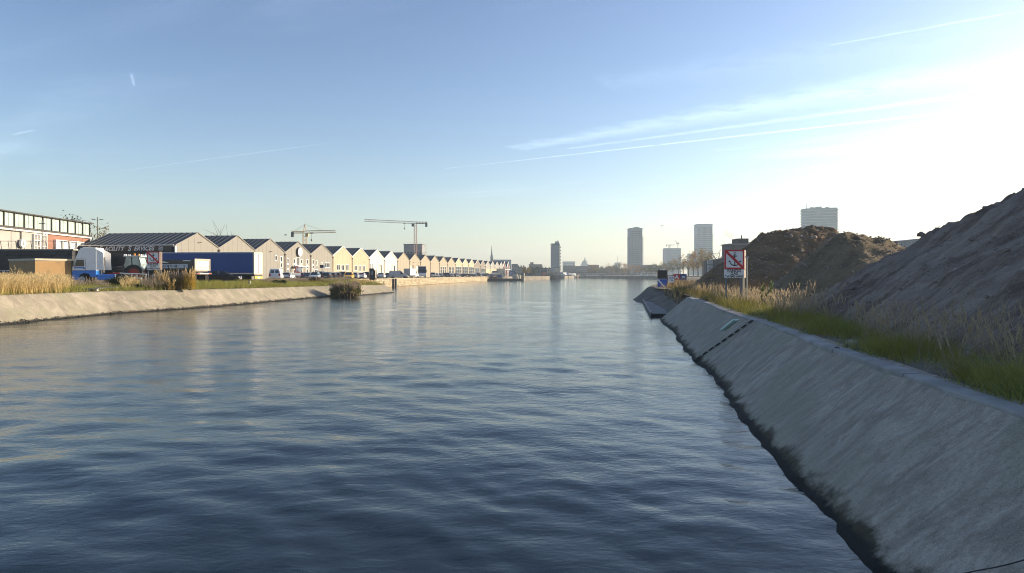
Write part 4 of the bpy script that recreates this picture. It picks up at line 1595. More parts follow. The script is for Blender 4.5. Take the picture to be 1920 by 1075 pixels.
# white and blue tractor unit, driving to the left in the photograph
T1 = thing('truck', 'white truck tractor unit with blue lower panels parked behind the verge', 'truck', (wx(181, 74.5), 74.5, GZ), R(180 + 14))
truck_cab(T1, 1.25, -0.35, 1.95, 0.42, 3.92, M_whitepaint, M_truckblue, 1.42)
for s_ in (-1, 1):
    q = MB()
    q.prism([(-0.36, 1.5), (-0.36, 3.75), (-1.0, 3.35), (-1.12, 1.5)], s_ * 1.22 - 0.02, s_ * 1.22 + 0.02, 'y')
    q.build('side_fairing', M_whitepaint, T1)
q = MB()
q.bx(-0.45, -0.37, -1.0, 1.0, 1.55, 3.6)
q.build('rear_wall', M_whitepaint, T1, bevel=0.02)
q = MB()
q.bx(-0.75, -0.47, -0.35, 0.25, 1.2, 2.9)
q.cyl((-0.62, 0.62, 0.9), 0.13, 2.3, 10)
q.build('air_intake', M_chassis, T1, bevel=0.03)
q = MB()
q.bx(-4.0, 1.4, -0.45, 0.45, 0.72, 0.98)
q.bx(-3.2, -2.2, -0.5, 0.5, 0.99, 1.15)
q.build('chassis', M_chassis, T1)
for s_ in (-1, 1):
    q = MB()
    q.bx(-2.1, -0.4, s_ * 1.0 - 0.22, s_ * 1.0 + 0.22, 0.42, 1.02)
    q.build('side_skirt', M_truckblue, T1, bevel=0.05)
    wheel(T1, 1.02, s_ * 1.08, 0.50, 0.3)
    wheel(T1, -2.7, s_ * 1.0, 0.50, 0.55)
    q = MB()
    q.prism([(-2.7 + 0.62 * math.cos(a_), 0.5 + 0.62 * math.sin(a_)) for a_ in np.linspace(0.2, 2.94, 9)] + [(-2.7 + 0.58 * math.cos(a_), 0.5 + 0.58 * math.sin(a_)) for a_ in np.linspace(2.94, 0.2, 9)], s_ * 1.0 - 0.28, s_ * 1.0 + 0.28, 'y')
    q.build('mudguard', M_chassis, T1)
q = MB()
q.bx(0.75, 1.7, 1.246, 1.252, 1.66, 1.80)
q.build('blue_strip', M_truckblue, T1)

# blue curtain-side semi-trailer and its pale cab
BT = thing('semi_trailer', 'long blue curtain sided semi-trailer with pale grey rear doors', 'trailer', (wx(484, 92.5), 92.5, GZ), R(180 - 4.5))
# local +X runs from the rear doors towards the front of the trailer
M_curtain = mat('blue_curtain', (0.003, 0.045, 0.22), 0.55, 0.10, 0.35, 0.01, 1.5, stretch=(1, 1, 0.25))
TLx, TH = 13.4, 4.0
q = MB()
rs = []
for i in range(28):
    x = 0.14 + (TLx - 0.28) * i / 27
    b_ = 0.018 * math.sin(i * 2.1) + 0.012 * math.sin(i * 0.9)
    rs.append((x, b_))
vs, fs = [], []
for i, (x, b_) in enumerate(rs):
    vs += [(x, 1.30 + b_, 1.16), (x, 1.29 + b_ * 0.4, 3.84), (x, -1.30 - b_, 1.16), (x, -1.29 - b_ * 0.4, 3.84)]
for i in range(27):
    o_ = i * 4
    fs += [(o_, o_ + 4, o_ + 5, o_ + 1), (o_ + 2, o_ + 3, o_ + 7, o_ + 6)]
q.add(vs, fs)
q.build('curtain', M_curtain, BT, smooth=True)
q = MB()
q.bx(0.0, TLx, -1.24, 1.24, 3.86, TH)
q.bx(TLx - 0.12, TLx, -1.25, 1.25, 1.1, 3.85)
q.build('roof', mat('trailer_roof', (0.42, 0.47, 0.55), 0.6, 0.08, 1), BT)
q = MB()
for s_ in (-1, 1):
    q.bx(0.0, TLx, s_ * 1.27 - 0.03, s_ * 1.27 + 0.03, 3.845, 3.93)
    q.bx(0.0, TLx, s_ * 1.29 - 0.03, s_ * 1.29 + 0.03, 1.02, 1.14)
q.build('side_rail', mat('rail_grey', (0.25, 0.27, 0.3), 0.5, 0.1, 2), BT)
q = MB()
q.bx(0.6, TLx - 0.5, 1.325, 1.335, 1.19, 1.22)
q.build('reflective_line', mat('amber_line', (0.55, 0.33, 0.08), 0.5, 0.1, 3), BT)
q = MB()
for s_ in (-1, 1):
    q.bx(-0.06, 0.13, s_ * 1.22 - 0.07, s_ * 1.22 + 0.07, 1.02, 3.99)
q.bx(-0.055, 0.12, -1.14, 1.14, 3.8, 3.99)
q.bx(-0.055, 0.12, -1.14, 1.14, 1.02, 1.14)
q.build('rear_frame', mat('rear_frame_cream', (0.62, 0.50, 0.34), 0.6, 0.08, 2), BT)
for s_ in (-1, 1):
    for j in range(2):
        q = MB()
        q.bx(-0.035, 0.05, s_ * 0.29 + s_ * 0.565 * j - 0.275, s_ * 0.29 + s_ * 0.565 * j + 0.275, 1.15, 3.79)
        q.build('rear_door', mat('rear_door_grey', (0.50, 0.48, 0.52), 0.45, 0.06, 1.2), BT)
    for y_ in (0.12, 0.75):
        q = MB()
        q.bar((-0.06, s_ * y_, 1.1), (-0.06, s_ * y_, 3.8), 0.02, 5)
        q.build('door_bar', M_metal, BT)
q = MB()
q.bx(0.4, TLx, -0.5, 0.5, 0.78, 1.02)
q.bx(-0.02, 0.25, -1.15, 1.15, 0.75, 1.0)
q.build('chassis', M_chassis, BT)
q = MB()
q.bx(-0.10, 0.02, -1.2, 1.2, 0.42, 0.78)
q.build('rear_bumper', mat('bumper_orange', (0.72, 0.34, 0.05), 0.5, 0.1, 4), BT, bevel=0.02)
q = MB()
q.bx(-0.12, -0.1, -0.42, 0.42, 0.5, 0.68)
q.build('number_plate', M_whitepaint, BT)
for s_ in (-1, 1):
    for x in (1.9, 3.2, 4.5):
        wheel(BT, x, s_ * 1.05, 0.52, 0.4)
    q = MB()
    q.bx(5.6, 9.6, s_ * 1.22 - 0.02, s_ * 1.22 + 0.02, 0.45, 0.95)
    q.build('side_guard', M_chassis, BT)
    q = MB()
    q.bx(10.4, 10.6, s_ * 0.7 - 0.08, s_ * 0.7 + 0.08, 0.05, 0.9)
    q.build('landing_leg', M_chassis, BT)
T2 = thing('truck', 'pale blue grey truck cab coupled to the blue semi-trailer', 'truck', BT.matrix_basis @ Vector((13.6, 0, 0)), R(180 - 4.5))
truck_cab(T2, 1.24, 0.1, 2.4, 0.42, 4.0, mat('pale_cab', (0.50, 0.55, 0.62), 0.4, 0.05, 1), mat('pale_cab_low', (0.34, 0.38, 0.44), 0.45, 0.06, 1), 1.42)
q = MB()
q.bx(-3.4, 2.0, -0.45, 0.45, 0.6, 0.77)
q.build('chassis', M_chassis, T2)
for s_ in (-1, 1):
    wheel(T2, 1.45, s_ * 1.06, 0.5, 0.3)
    wheel(T2, -2.2, s_ * 1.0, 0.5, 0.5)

# farm tractor
M_dkgreen = mat('tractor_dark_green', (0.020, 0.028, 0.030), 0.4, 0.12, 2, coat=0.3)
M_rimred = mat('rim_red', (0.33, 0.03, 0.025), 0.5, 0.1, 4)
TR = thing('farm_tractor', 'dark farm tractor with red rims and glazed cab facing the white truck', 'tractor', (wx(246, 77), 77, GZ), R(180 + 6))


def big_wheel(parent, x, y, r, w, rim, lugs=22):
    q = MB()
    prof = [(0.72 * r, -w / 2), (0.95 * r, -w / 2), (r * 0.97, -w * 0.3), (r * 0.97, w * 0.3), (0.95 * r, w / 2), (0.72 * r, w / 2)]
    n_ = 26
    rs_ = [[(x + p * math.cos(2 * math.pi * i / n_), y + o_, r + p * math.sin(2 * math.pi * i / n_)) for i in range(n_)] for p, o_ in prof]
    q.rings(rs_, cap=False)
    for i in range(lugs):
        for s_ in (-1, 1):
            a_ = 2 * math.pi * (i + (0.5 if s_ > 0 else 0)) / lugs
            M = Matrix.Translation((x, y + s_ * w * 0.25, r)) @ Matrix.Rotation(-a_, 4, 'Y') @ Matrix.Translation((r * 0.975, 0, 0)) @ Matrix.Rotation(s_ * 0.6, 4, 'X')
            q.box((0, 0, 0), (0.07, w * 0.55, 0.075), 0, M)
    o_ = q.build('wheel', M_tyre, parent)
    q = MB()
    q.cyl((x, y - w * 0.3, r), r * 0.72, w * 0.6, 20, 'y')
    s_ = 1 if y > 0 else -1
    q.cyl((x, y + s_ * w * 0.32, r), r * 0.2, 0.08 * s_, 12, 'y')
    q.build('rim', rim, o_)
    return o_


q = MB()
q.prism([(0.35, 1.0), (2.35, 1.05), (2.62, 1.25), (2.65, 1.55), (2.3, 1.78), (0.35, 2.02)], -0.42, 0.42, 'y')
q.build('bonnet', M_dkgreen, TR, bevel=0.06)
q = MB()
q.bx(2.64, 2.68, -0.33, 0.33, 1.15, 1.5)
q.bx(0.8, 2.2, -0.44, 0.44, 1.15, 1.45)
q.build('grille', M_trimblk, TR)
q = MB()
q.bx(-1.3, 2.4, -0.3, 0.3, 0.62, 1.0)
q.build('chassis', M_chassis, TR)
q = MB()
q.prism([(-1.25, 1.55), (-1.35, 2.2), (-1.15, 2.95), (0.25, 2.95), (0.45, 1.95), (0.3, 1.2), (-0.4, 1.2)], -0.82, 0.82, 'y')
q.build('cab_glass', mat('tractor_glass', (0.30, 0.37, 0.37), 0.08, 0.3, 0.8, spec=0.8), TR)
q = MB()
for s_ in (-1, 1):
    for a_, b_ in (((-1.25, 1.55), (-1.33, 2.2)), ((-1.33, 2.2), (-1.13, 2.95)), ((0.25, 2.95), (0.45, 1.95)), ((0.45, 1.95), (0.3, 1.2)), ((-0.45, 1.2), (-0.4, 2.95))):
        q.bar((a_[0], s_ * 0.83, a_[1]), (b_[0], s_ * 0.83, b_[1]), 0.05, 5)
q.build('cab_frame', M_trimblk, TR)
q = MB()
q.bx(-1.4, 0.45, -0.92, 0.92, 2.96, 3.12)
q.build('cab_roof', mat('tractor_roof', (0.45, 0.47, 0.47), 0.5, 0.08, 2), TR, bevel=0.05)
for y_ in (-0.7, -0.3, 0.3, 0.7):
    for x_ in (-1.35, 0.42):
        q = MB()
        q.box((x_, y_, 3.19), (0.1, 0.18, 0.13))
        q.build('work_lamp', M_head, TR)
for y_ in (-0.55, 0.55):
    q = MB()
    q.cyl((-0.6, y_, 3.125), 0.09, 0.22, 10)
    q.build('beacon', mat('beacon_amber', (0.75, 0.30, 0.03), 0.3, 0.05, 4), TR)
q = MB()
q.cyl((0.55, -0.5, 1.9), 0.07, 1.2, 8)
q.build('exhaust', M_chassis, TR)
for s_ in (-1, 1):
    big_wheel(TR, -0.75, s_ * 0.95, 1.0, 0.62, M_rimred)
    big_wheel(TR, 1.75, s_ * 0.95, 0.72, 0.48, M_rimred, 18)
    q = MB()
    arc = np.linspace(0.35, 2.7, 10)
    q.prism([(-0.75 + 1.1 * math.cos(a_), 1.0 + 1.1 * math.sin(a_)) for a_ in arc] + [(-0.75 + 1.04 * math.cos(a_), 1.0 + 1.04 * math.sin(a_)) for a_ in arc[::-1]], s_ * 0.95 - 0.33, s_ * 0.95 + 0.33, 'y')
    q.build('mudguard', M_dkgreen, TR)

# tipping trailer behind the farm tractor
TP = thing('tipping_trailer', 'black farm tipping trailer with lettered white side strip and pale tailgate', 'trailer', (wx(379, 79.5), 79.5, GZ), R(180 - 16))
M_tipper = mat('tipper_black', (0.022, 0.020, 0.018), 0.5, 0.2, 1.5)
q = MB()
q.prism([(-1.0, 1.30), (1.0, 1.30), (1.24, 1.55), (1.26, 2.72), (1.16, 2.72), (1.14, 1.62), (-1.14, 1.62), (-1.16, 2.72), (-1.26, 2.72), (-1.24, 1.55)], 0.08, 7.0, 'x')
q.bx(6.9, 7.0, -1.2, 1.2, 1.4, 2.85)
q.build('tipper_body', M_tipper, TP)
for i in range(7):
    q = MB()
    q.bx(0.25 + i * 1.1, 0.33 + i * 1.1, 1.262, 1.30, 1.6, 2.1)
    q.build('side_rib', M_tipper, TP)
q = MB()
q.bx(0.9, 6.9, 1.268, 1.276, 1.72, 2.2)
q.build('side_strip', mat('strip_pale', (0.42, 0.45, 0.50), 0.5, 0.06, 2), TP)
M_navyletter = mat('letters_navy', (0.03, 0.035, 0.09), 0.5, 0.1, 4)
lettering('SAEY FILIP', 0.36, M_navyletter, TP, (3.55, 1.285, 1.96), math.pi, 0, 0.004, 1.35, 1.08)
q = MB()
q.prism([(3.5, 2.36), (5.0, 2.36), (4.75, 2.46), (4.3, 2.55), (3.9, 2.46)], 1.262, 1.268, 'y')
q.build('pale_emblem', M_letter, TP)
q = MB()
q.bx(0.5, 1.6, 1.262, 1.268, 2.54, 2.64)
q.build('pale_strip', M_letter, TP)
M_gate = mat('tailgate_beige', (0.52, 0.46, 0.38), 0.6, 0.1, 1.5, dirt=(0.30, 0.24, 0.17))
q = MB()
q.bx(-0.04, 0.06, -1.25, 1.25, 1.45, 2.78)
q.build('tailgate', M_gate, TP, bevel=0.02)
q = MB()
q.bx(-0.08, -0.042, -1.28, 1.28, 2.62, 2.82)
q.bx(-0.08, -0.042, -1.28, -1.12, 1.4, 2.62)
q.bx(-0.08, -0.042, 1.12, 1.28, 1.4, 2.62)
q.build('tailgate_frame', mat('tailgate_frame', (0.30, 0.27, 0.23), 0.6, 0.1, 2), TP)
q = MB()
q.bx(-0.075, -0.043, -0.95, 0.95, 2.08, 2.5)
q.build('tailgate_plate', M_whitepaint, TP)
q = MB()
q.bx(-0.3, 0.25, -1.2, 1.2, 1.02, 1.18)
q.build('rear_beam', M_gate, TP, bevel=0.02)
for s_ in (-1, 1):
    q = MB()
    q.bx(-0.33, -0.3, s_ * 0.95 - 0.18, s_ * 0.95 + 0.18, 1.04, 1.16)
    q.build('tail_light', M_tail, TP)
q = MB()
q.bx(0.2, 8.8, -0.4, 0.4, 1.0, 1.28)
q.build('chassis', M_chassis, TP)
for s_ in (-1, 1):
    for x in (0.75, 2.35):
        big_wheel(TP, x, s_ * 0.98, 0.62, 0.55, M_chassis, 18)

# lorry in the row: dark blue cab, white box, and the white cab van with its box shade put into a blue-grey tint
LT = thing('lorry', 'lorry with dark cab front and white tank body among the parked vans', 'lorry', (wx(791, carY(791, 0.4)), carY(791, 0.4), GZ), R(-80))
truck_cab(LT, 1.25, 1.2, 3.4, 0.42, 3.6, PAINT['navy'], PAINT['white'], 1.4)
q = MB()
q.bx(-3.6, 1.1, -1.2, 1.2, 1.15, 3.5)
q.build('box_body', M_whitepaint, LT, bevel=0.08)
q = MB()
q.bx(-3.6, 3.0, -0.45, 0.45, 0.7, 1.14)
q.build('chassis', M_chassis, LT)
for s_ in (-1, 1):
    for x in (2.3, -1.4, -2.6):
        wheel(LT, x, s_ * 1.06, 0.5, 0.3)
BV = thing('box_van', 'white cabbed van with blue grey box body next to the lorry', 'van', (wx(772, carY(772, 0.3)), carY(772, 0.3), GZ), R(70))
q = MB()
q.bx(-3.0, 0.6, -1.05, 1.05, 0.7, 2.75)
q.build('box_body', mat('box_shade_tint', (0.30, 0.34, 0.42), 0.5, 0.08, 1), BV, bevel=0.04)
q = MB()
q.prism([(0.65, 0.4), (2.5, 0.4), (2.55, 0.95), (1.95, 1.25), (1.45, 2.1), (0.65, 2.15)], -0.98, 0.98, 'y')
q.build('cab', M_whitepaint, BV, bevel=0.06)
for s_ in (-1, 1):
    q = MB()
    q.prism([(0.85, 1.25), (1.8, 1.25), (1.38, 1.98), (0.85, 1.98)], s_ * 0.985 - 0.01, s_ * 0.985 + 0.01, 'y')
    q.build('side_window', M_carglass, BV)
    wheel(BV, 1.75, s_ * 0.88, 0.36)
    wheel(BV, -1.9, s_ * 0.88, 0.36)
q = MB()
q.bx(-3.0, 2.0, -0.4, 0.4, 0.45, 0.69)
q.build('chassis', M_chassis, BV)
# ------------------------------------------------------------------ towers, church, cranes and the town at the end of the dock
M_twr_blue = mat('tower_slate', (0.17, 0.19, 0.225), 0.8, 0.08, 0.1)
M_twr_lit = mat('tower_lit_end', (0.55, 0.46, 0.34), 0.8, 0.06, 0.1)
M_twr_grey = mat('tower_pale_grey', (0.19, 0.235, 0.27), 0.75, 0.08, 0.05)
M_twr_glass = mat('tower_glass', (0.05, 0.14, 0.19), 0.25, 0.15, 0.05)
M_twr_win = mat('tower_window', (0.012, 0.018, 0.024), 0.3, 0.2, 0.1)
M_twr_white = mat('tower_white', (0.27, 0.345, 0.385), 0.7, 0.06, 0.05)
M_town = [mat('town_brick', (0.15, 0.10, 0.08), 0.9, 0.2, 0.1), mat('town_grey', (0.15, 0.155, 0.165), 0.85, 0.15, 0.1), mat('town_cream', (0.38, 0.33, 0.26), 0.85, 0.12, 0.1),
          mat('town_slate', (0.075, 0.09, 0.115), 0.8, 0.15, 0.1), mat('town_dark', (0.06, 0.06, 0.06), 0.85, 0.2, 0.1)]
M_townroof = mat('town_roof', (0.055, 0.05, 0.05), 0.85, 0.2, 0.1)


def win_grid(parent, w, z0, z1, nx, nz, y, m, fw=0.55, fh=0.5, name='windows', x0=None, side=None):
    """rows of shallow window boxes on one face; too small to pick apart one by one"""
    q = MB()
    for j in range(nz):
        for i in range(nx):
            x = -w / 2 + w * (i + 0.5) / nx
            z = z0 + (z1 - z0) * (j + 0.5) / nz
            a, b = w / nx * fw / 2, (z1 - z0) / nz * fh / 2
            if side is None:
                q.bx(x - a, x + a, y - 0.06, y + 0.03, z - b, z + b)
            else:
                q.bx(side - 0.06, side + 0.06, y + x - a, y + x + a, z - b, z + b)
    return q.build(name, m, parent, stuff=True)


def block(name, label, cat, px0, px1, ytop, Y, m, depth=None, nx=6, nz=4, rz=0.0, win=M_twr_win, roof='flat', base=GZ, fw=0.5, fh=0.5):
    X0, X1 = wx(px0, Y), wx(px1, Y)
    w = X1 - X0
    h = wz(ytop, Y) - base
    t = thing(name, label, cat, ((X0 + X1) / 2, Y, base), rz)
    dp = depth or max(8, w * 0.7)
    q = MB()
    if roof == 'gable':
        q.bx(-w / 2, w / 2, 0, dp, 0, h * 0.72)
        q.build('wall', m, t)
        q = MB()
        q.prism([(-0.4, h * 0.72 + 0.01), (dp + 0.4, h * 0.72 + 0.01), (dp / 2, h)], -w / 2 - 0.3, w / 2 + 0.3, 'x')
        q.build('roof', M_townroof, t)
        top = h * 0.70
    else:
        q.bx(-w / 2, w / 2, 0, dp, 0, h)
        q.build('wall', m, t)
        q = MB()
        q.bx(-w / 2 - 0.2, w / 2 + 0.2, -0.2, dp + 0.2, h + 0.01, h + max(0.4, h * 0.02))
        q.build('roof', M_townroof if m not in (M_twr_white, M_twr_grey, M_twr_glass) else M_twr_grey, t)
        top = h * 0.96
    if nx and nz:
        win_grid(t, w * 0.94, h * 0.10, top, nx, nz, 0, win, fw, fh)
    return t, w, h, dp


# slate tower by the boats, the sunlight on its end put into the colour
t, w, h, dp = block('tower', 'slate blue slab tower with one end tinted cream for sunlight above the moored boats', 'tower', 1034, 1048.5, 458, 640, M_twr_blue, 13, 0, 0)
q = MB()
q.bx(w / 2 + 0.005, w / 2 + 0.5, -0.2, 13, 0, h)
q.build('end_wall', M_twr_lit, t)
q = MB()
q.bx(-w / 2 - 0.05, w / 2 + 0.55, -0.25, 13.2, h - 1.3, h + 0.3)
q.build('parapet', M_twr_glass, t)
q = MB()
q.bx(0.0, w / 2, 2, 9, h + 0.31, h + 2.6)
q.build('roof_house', M_twr_blue, t)
q = MB()
q.bar((w / 2 - 1, 3, h + 2.6), (w / 2 - 1, 3, h + 4.2), 0.3, 5)
q.build('mast', M_dark, t)
for i in range(9):
    q = MB()
    q.bx(w / 2 + 0.51, w / 2 + 1.7, 1.0, 4.0, h * (0.08 + i * 0.1), h * (0.08 + i * 0.1) + 1.2)
    q.build('balcony', M_twr_win, t)
win_grid(t, 7, h * 0.1, h * 0.94, 3, 9, 8.5, M_twr_win, 0.4, 0.4, side=w / 2 + 0.5)


def balcony_tower(label, px0, px1, ytop, Y, m, nf, nx, bal=True, roofbox=True, dp=None):
    t, w, h, dp = block('tower', label, 'tower', px0, px1, ytop, Y, m, dp or 18, nx, nf, 0, M_twr_win, fw=0.55, fh=0.58)
    if bal:
        for i in range(nf):
            z = h * 0.08 + (h * 0.88) * (i + 0.2) / nf
            if i > nf - 4:
                continue
            for s_ in (-1, 1):
                q = MB()
                q.bx(s_ * (w / 2 + 0.75) - 0.75, s_ * (w / 2 + 0.75) + 0.75, 0.5, dp * 0.6, z, z + 1.15)
                q.build('balcony', m, t)
    q = MB()
    for i in range(nf + 1):
        z = h * 0.03 + h * 0.93 * i / nf
        q.bx(-w / 2, w / 2, -0.15, -0.065, z, z + 0.35)
    q.build('floor_bands', m, t, stuff=True)
    if roofbox:
        q = MB()
        q.bx(-w * 0.1, w * 0.28, 2, dp - 3, h + 0.5, h + 2.6)
        q.build('roof_house', m, t)
    return t, w, h


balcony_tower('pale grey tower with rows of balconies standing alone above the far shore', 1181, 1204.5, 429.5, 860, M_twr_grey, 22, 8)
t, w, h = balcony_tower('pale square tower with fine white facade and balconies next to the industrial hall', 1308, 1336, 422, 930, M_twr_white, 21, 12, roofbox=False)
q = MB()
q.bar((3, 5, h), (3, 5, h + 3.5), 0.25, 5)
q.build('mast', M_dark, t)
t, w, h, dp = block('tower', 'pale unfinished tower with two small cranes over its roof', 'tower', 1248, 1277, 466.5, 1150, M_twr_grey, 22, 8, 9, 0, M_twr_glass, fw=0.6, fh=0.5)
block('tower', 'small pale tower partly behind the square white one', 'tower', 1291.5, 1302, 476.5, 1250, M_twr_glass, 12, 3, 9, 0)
# wide glass tower behind the heaps: curved front
t = thing('tower', 'wide curved blue glass tower rising behind the earth heaps', 'tower', (wx(1536, 760), 760, RZ), -R(24))
w = 62 / F * 760
h = wz(390.5, 760) - RZ
q = MB()
cv = [(-w / 2 + w * i / 10, -2.8 * (1 - ((i - 5) / 5) ** 2)) for i in range(11)]
q.prism(cv + [(w / 2, 16), (-w / 2, 16)], 0, h, 'z')
q.build('facade', M_twr_glass, t)
q = MB()
for i in range(24):
    z = h * (i + 0.6) / 24.5
    q.prism([(x * 1.005, y - 0.12) for x, y in cv] + [(x * 1.0, y - 0.02) for x, y in cv[::-1]], z, z + 0.5, 'z')
q.build('floor_bands', M_twr_grey, t, stuff=True)
for i in range(24):
    q = MB()
    z = h * (i + 0.6) / 24.5
    for s_ in (-1, 1):
        q.bx(s_ * (w / 2 + 0.5) - 0.6, s_ * (w / 2 + 0.5) + 0.6, 1, 9, z, z + 1.0)
    q.build('balcony', M_twr_grey, t)
for x, dx_, z_ in ((-w * 0.36, 2, 5.5), (-w * 0.2, 5, 1.6), (-w * 0.02, 7, 2.0), (w * 0.22, 4, 1.4)):
    q = MB()
    if z_ > 5:
        q.bar((x, 4, h), (x, 4, h + z_), 0.35, 5)
        q.build('mast', M_twr_grey, t)
    else:
        q.bx(x - dx_ / 2, x + dx_ / 2, 3, 8, h + 0.01, h + z_)
        q.build('roof_house', M_twr_grey, t)

# building under construction behind the warehouses
t, w, h, dp = block('building_shell', 'unfinished grey concrete building wrapped in scaffolding under the big crane', 'building', 757, 791, 459, 450, mat('raw_concrete', (0.23, 0.23, 0.24), 0.9, 0.12, 0.3), 14, 0, 0)
q = MB()
q.bx(-w / 2 - 1.4, w / 2 * 0.0, -0.5, 13, 0, h * 0.62)
q.build('lower_wing', mat('raw_concrete_b', (0.19, 0.19, 0.20), 0.9, 0.12, 0.3), t)
for j in range(5):
    for i in range(6):
        q = MB()
        x = -w / 2 + w * (i + 0.5) / 6
        q.bx(x - 0.62, x + 0.62, -0.62 if i < 3 and j < 3 else -0.12, -0.51 if i < 3 and j < 3 else 0.0, 2 + j * 3.0, 4.1 + j * 3.0)
        q.build('opening', M_twr_win, t)
q = MB()
for i in range(4):
    x = w / 2 + 0.4 + i * 0.9
    q.bar((x, 1.0, 0), (x, 1.0, h + 0.8), 0.08, 4)
for j in range(9):
    q.bar((w / 2 + 0.3, 1.0, 1.8 * j + 1), (w / 2 + 3.3, 1.0, 1.8 * j + 1), 0.08, 4)
    q.bx(w / 2 + 0.3, w / 2 + 3.2, 1.1, 3.5, 1.8 * j + 0.98, 1.8 * j + 1.06)
q.build('scaffolding', mat('scaffold_pale', (0.55, 0.47, 0.36), 0.7, 0.1, 1), t, stuff=True)
q = MB()
for i in range(9):
    q.bar((-w / 2 + i * w / 8, 0, h), (-w / 2 + i * w / 8, 0, h + 1.2), 0.06, 4)
q.bar((-w / 2, 0, h + 1.2), (w / 2, 0, h + 1.2), 0.05, 4)
q.build('guard_rail', M_metal, t)


# ---------------- cranes
def lattice(mb, a, b, wid, n, r, up=Vector((0, 0, 1))):
    a, b = Vector(a), Vector(b)
    d = (b - a).normalized()
    sx = d.cross(up)
    if sx.length < 0.1:
        sx = Vector((1, 0, 0))
    sx = sx.normalized() * wid / 2
    sy = d.cross(sx).normalized() * wid / 2
    corners = [sx + sy, sx - sy, -sx - sy, -sx + sy]
    for c_ in corners:
        mb.bar(a + c_, b + c_, r, 4)
    for i in range(n):
        p, q_ = a.lerp(b, i / n), a.lerp(b, (i + 1) / n)
        for k in range(4):
            c0, c1 = corners[k], corners[(k + 1) % 4]
            mb.bar(p + c0, q_ + c1, r * 0.7, 3)


def crane(label, px, Y, yj, ytop, pxl, pxr, m, mj, wid, flat=True, tilt=0.0, base=GZ, jdepth=0.0):
    X = wx(px, Y)
    t = thing('tower_crane', label, 'crane', (X, Y, base))
    zj = wz(yj, Y) - base
    q = MB()
    lattice(q, (0, 0, 0), (0, 0, zj - 0.6), wid, int(zj / wid / 1.1), wid * 0.08)
    q.build('mast', m, t)
    L = wx(pxl, Y) - X
    Rr = wx(pxr, Y) - X
    jib, cj = (L, Rr) if abs(L) > abs(Rr) else (Rr, L)
    q = MB()
    lattice(q, (0, 0, zj + 0.4), (jib, jdepth, zj + 0.4 + tilt), wid * 0.75, int(abs(jib) / wid), wid * 0.07)
    q.build('jib', mj, t)
    q = MB()
    lattice(q, (0, 0, zj + 0.35), (cj, 0, zj + 0.35), wid * 0.6, max(4, int(abs(cj) / wid)), wid * 0.09)
    q.bx(min(0, cj), max(0, cj), -wid * 0.4, wid * 0.4, zj - 0.05, zj + 0.12)
    q.build('counter_jib', m, t)
    q = MB()
    q.box((cj * 0.93, 0, zj - wid * 0.55), (wid * 0.8, wid * 0.9, wid * 1.6))
    q.build('counterweight', M_chassis, t)
    q = MB()
    q.box((0.9 * wid * (1 if jib > 0 else -1), -wid * 0.5, zj - wid * 0.7), (wid * 0.9, wid * 0.9, wid * 1.1))
    q.build('cab', M_trimblk if flat else m, t)
    q = MB()
    if not flat:
        ha = wz(ytop, Y) - base
        q.bar((-0.5 * wid, 0, zj + 0.6), (0, 0, ha), wid * 0.1, 4)
        q.bar((0.5 * wid, 0, zj + 0.6), (0, 0, ha), wid * 0.1, 4)
        q.bar((0, 0, ha), (jib * 0.62, jdepth * 0.62, zj + 0.8), 0.06, 4)
        q.bar((0, 0, ha), (cj * 0.9, 0, zj + 0.5), 0.06, 4)
        q.build('apex_stays', m, t)
    hk = MB()
    hx = jib * 0.22
    hk.bar((hx, jdepth * 0.22, zj), (hx, jdepth * 0.22, zj - 3.2), 0.06, 4)
    hk.box((hx, jdepth * 0.22, zj - 3.6), (0.6, 0.5, 0.9))
    hk.box((hx, jdepth * 0.22, zj - 0.15), (1.6, 0.9, 0.5))
    hk.build('hook_block', M_dark, t)
    return t


M_cr_yel = mat('crane_yellow', (0.55, 0.36, 0.14), 0.6, 0.12, 1)
M_cr_wht = mat('crane_white', (0.46, 0.44, 0.40), 0.6, 0.1, 1)
M_cr_red = mat('crane_rust_red', (0.30, 0.17, 0.14), 0.6, 0.15, 1)
crane('yellow tower crane with apex mast over the warehouse roofs', 571.5, 330, 437, 421, 547, 635, M_cr_yel, M_cr_yel, 1.5, flat=False, jdepth=-6)
crane('large flat topped tower crane with pale jib above the unfinished building', 779, 445, 419, 416, 801, 692, M_cr_red, M_cr_wht, 1.7, tilt=0.5, jdepth=-14)
crane('small distant crane over the unfinished tower, with a level jib', 1254.5, 1160, 460, 459, 1249.5, 1265, M_twr_grey, M_twr_grey, 1.6)
crane('small distant crane with a raised jib over the unfinished tower', 1270.5, 1165, 456, 455, 1272, 1264.5, M_twr_grey, M_twr_grey, 1.6, tilt=4.5)

# ---------------- church
Y = 820
cx = wx(922, Y)
ch = thing('church', 'church with a slender pointed spire behind the warehouse gables', 'church', (cx, Y, GZ), 0)
s_ = Y / F
M_church = mat('church_stone', (0.17, 0.185, 0.205), 0.9, 0.12, 0.1)
q = MB()
q.bx(-2.6 * s_, 2.6 * s_, 0, 6 * s_, 0, 33 * s_)
q.build('tower_base', M_church, ch)
q = MB()
rs = []
for z, r_ in ((33, 2.5), (37, 2.0), (40, 1.5), (46, 0.95), (57, 0.12)):
    rs.append([(r_ * s_ * math.cos(k * math.pi / 4), 2.5 * s_ + r_ * s_ * math.sin(k * math.pi / 4), z * s_) for k in range(8)])
q.rings(rs)
q.build('spire', M_church, ch)
q = MB()
for a_, b_ in ((-2.3, 34), (2.3, 34)):
    q.cyl((a_ * s_, 2 * s_, 33 * s_), 0.5 * s_, 5 * s_, 6, r2=0.03)
q.build('pinnacle', M_church, ch)
q = MB()
q.bx(2.7 * s_, 36 * s_, 1 * s_, 8 * s_, 0, 24.5 * s_)
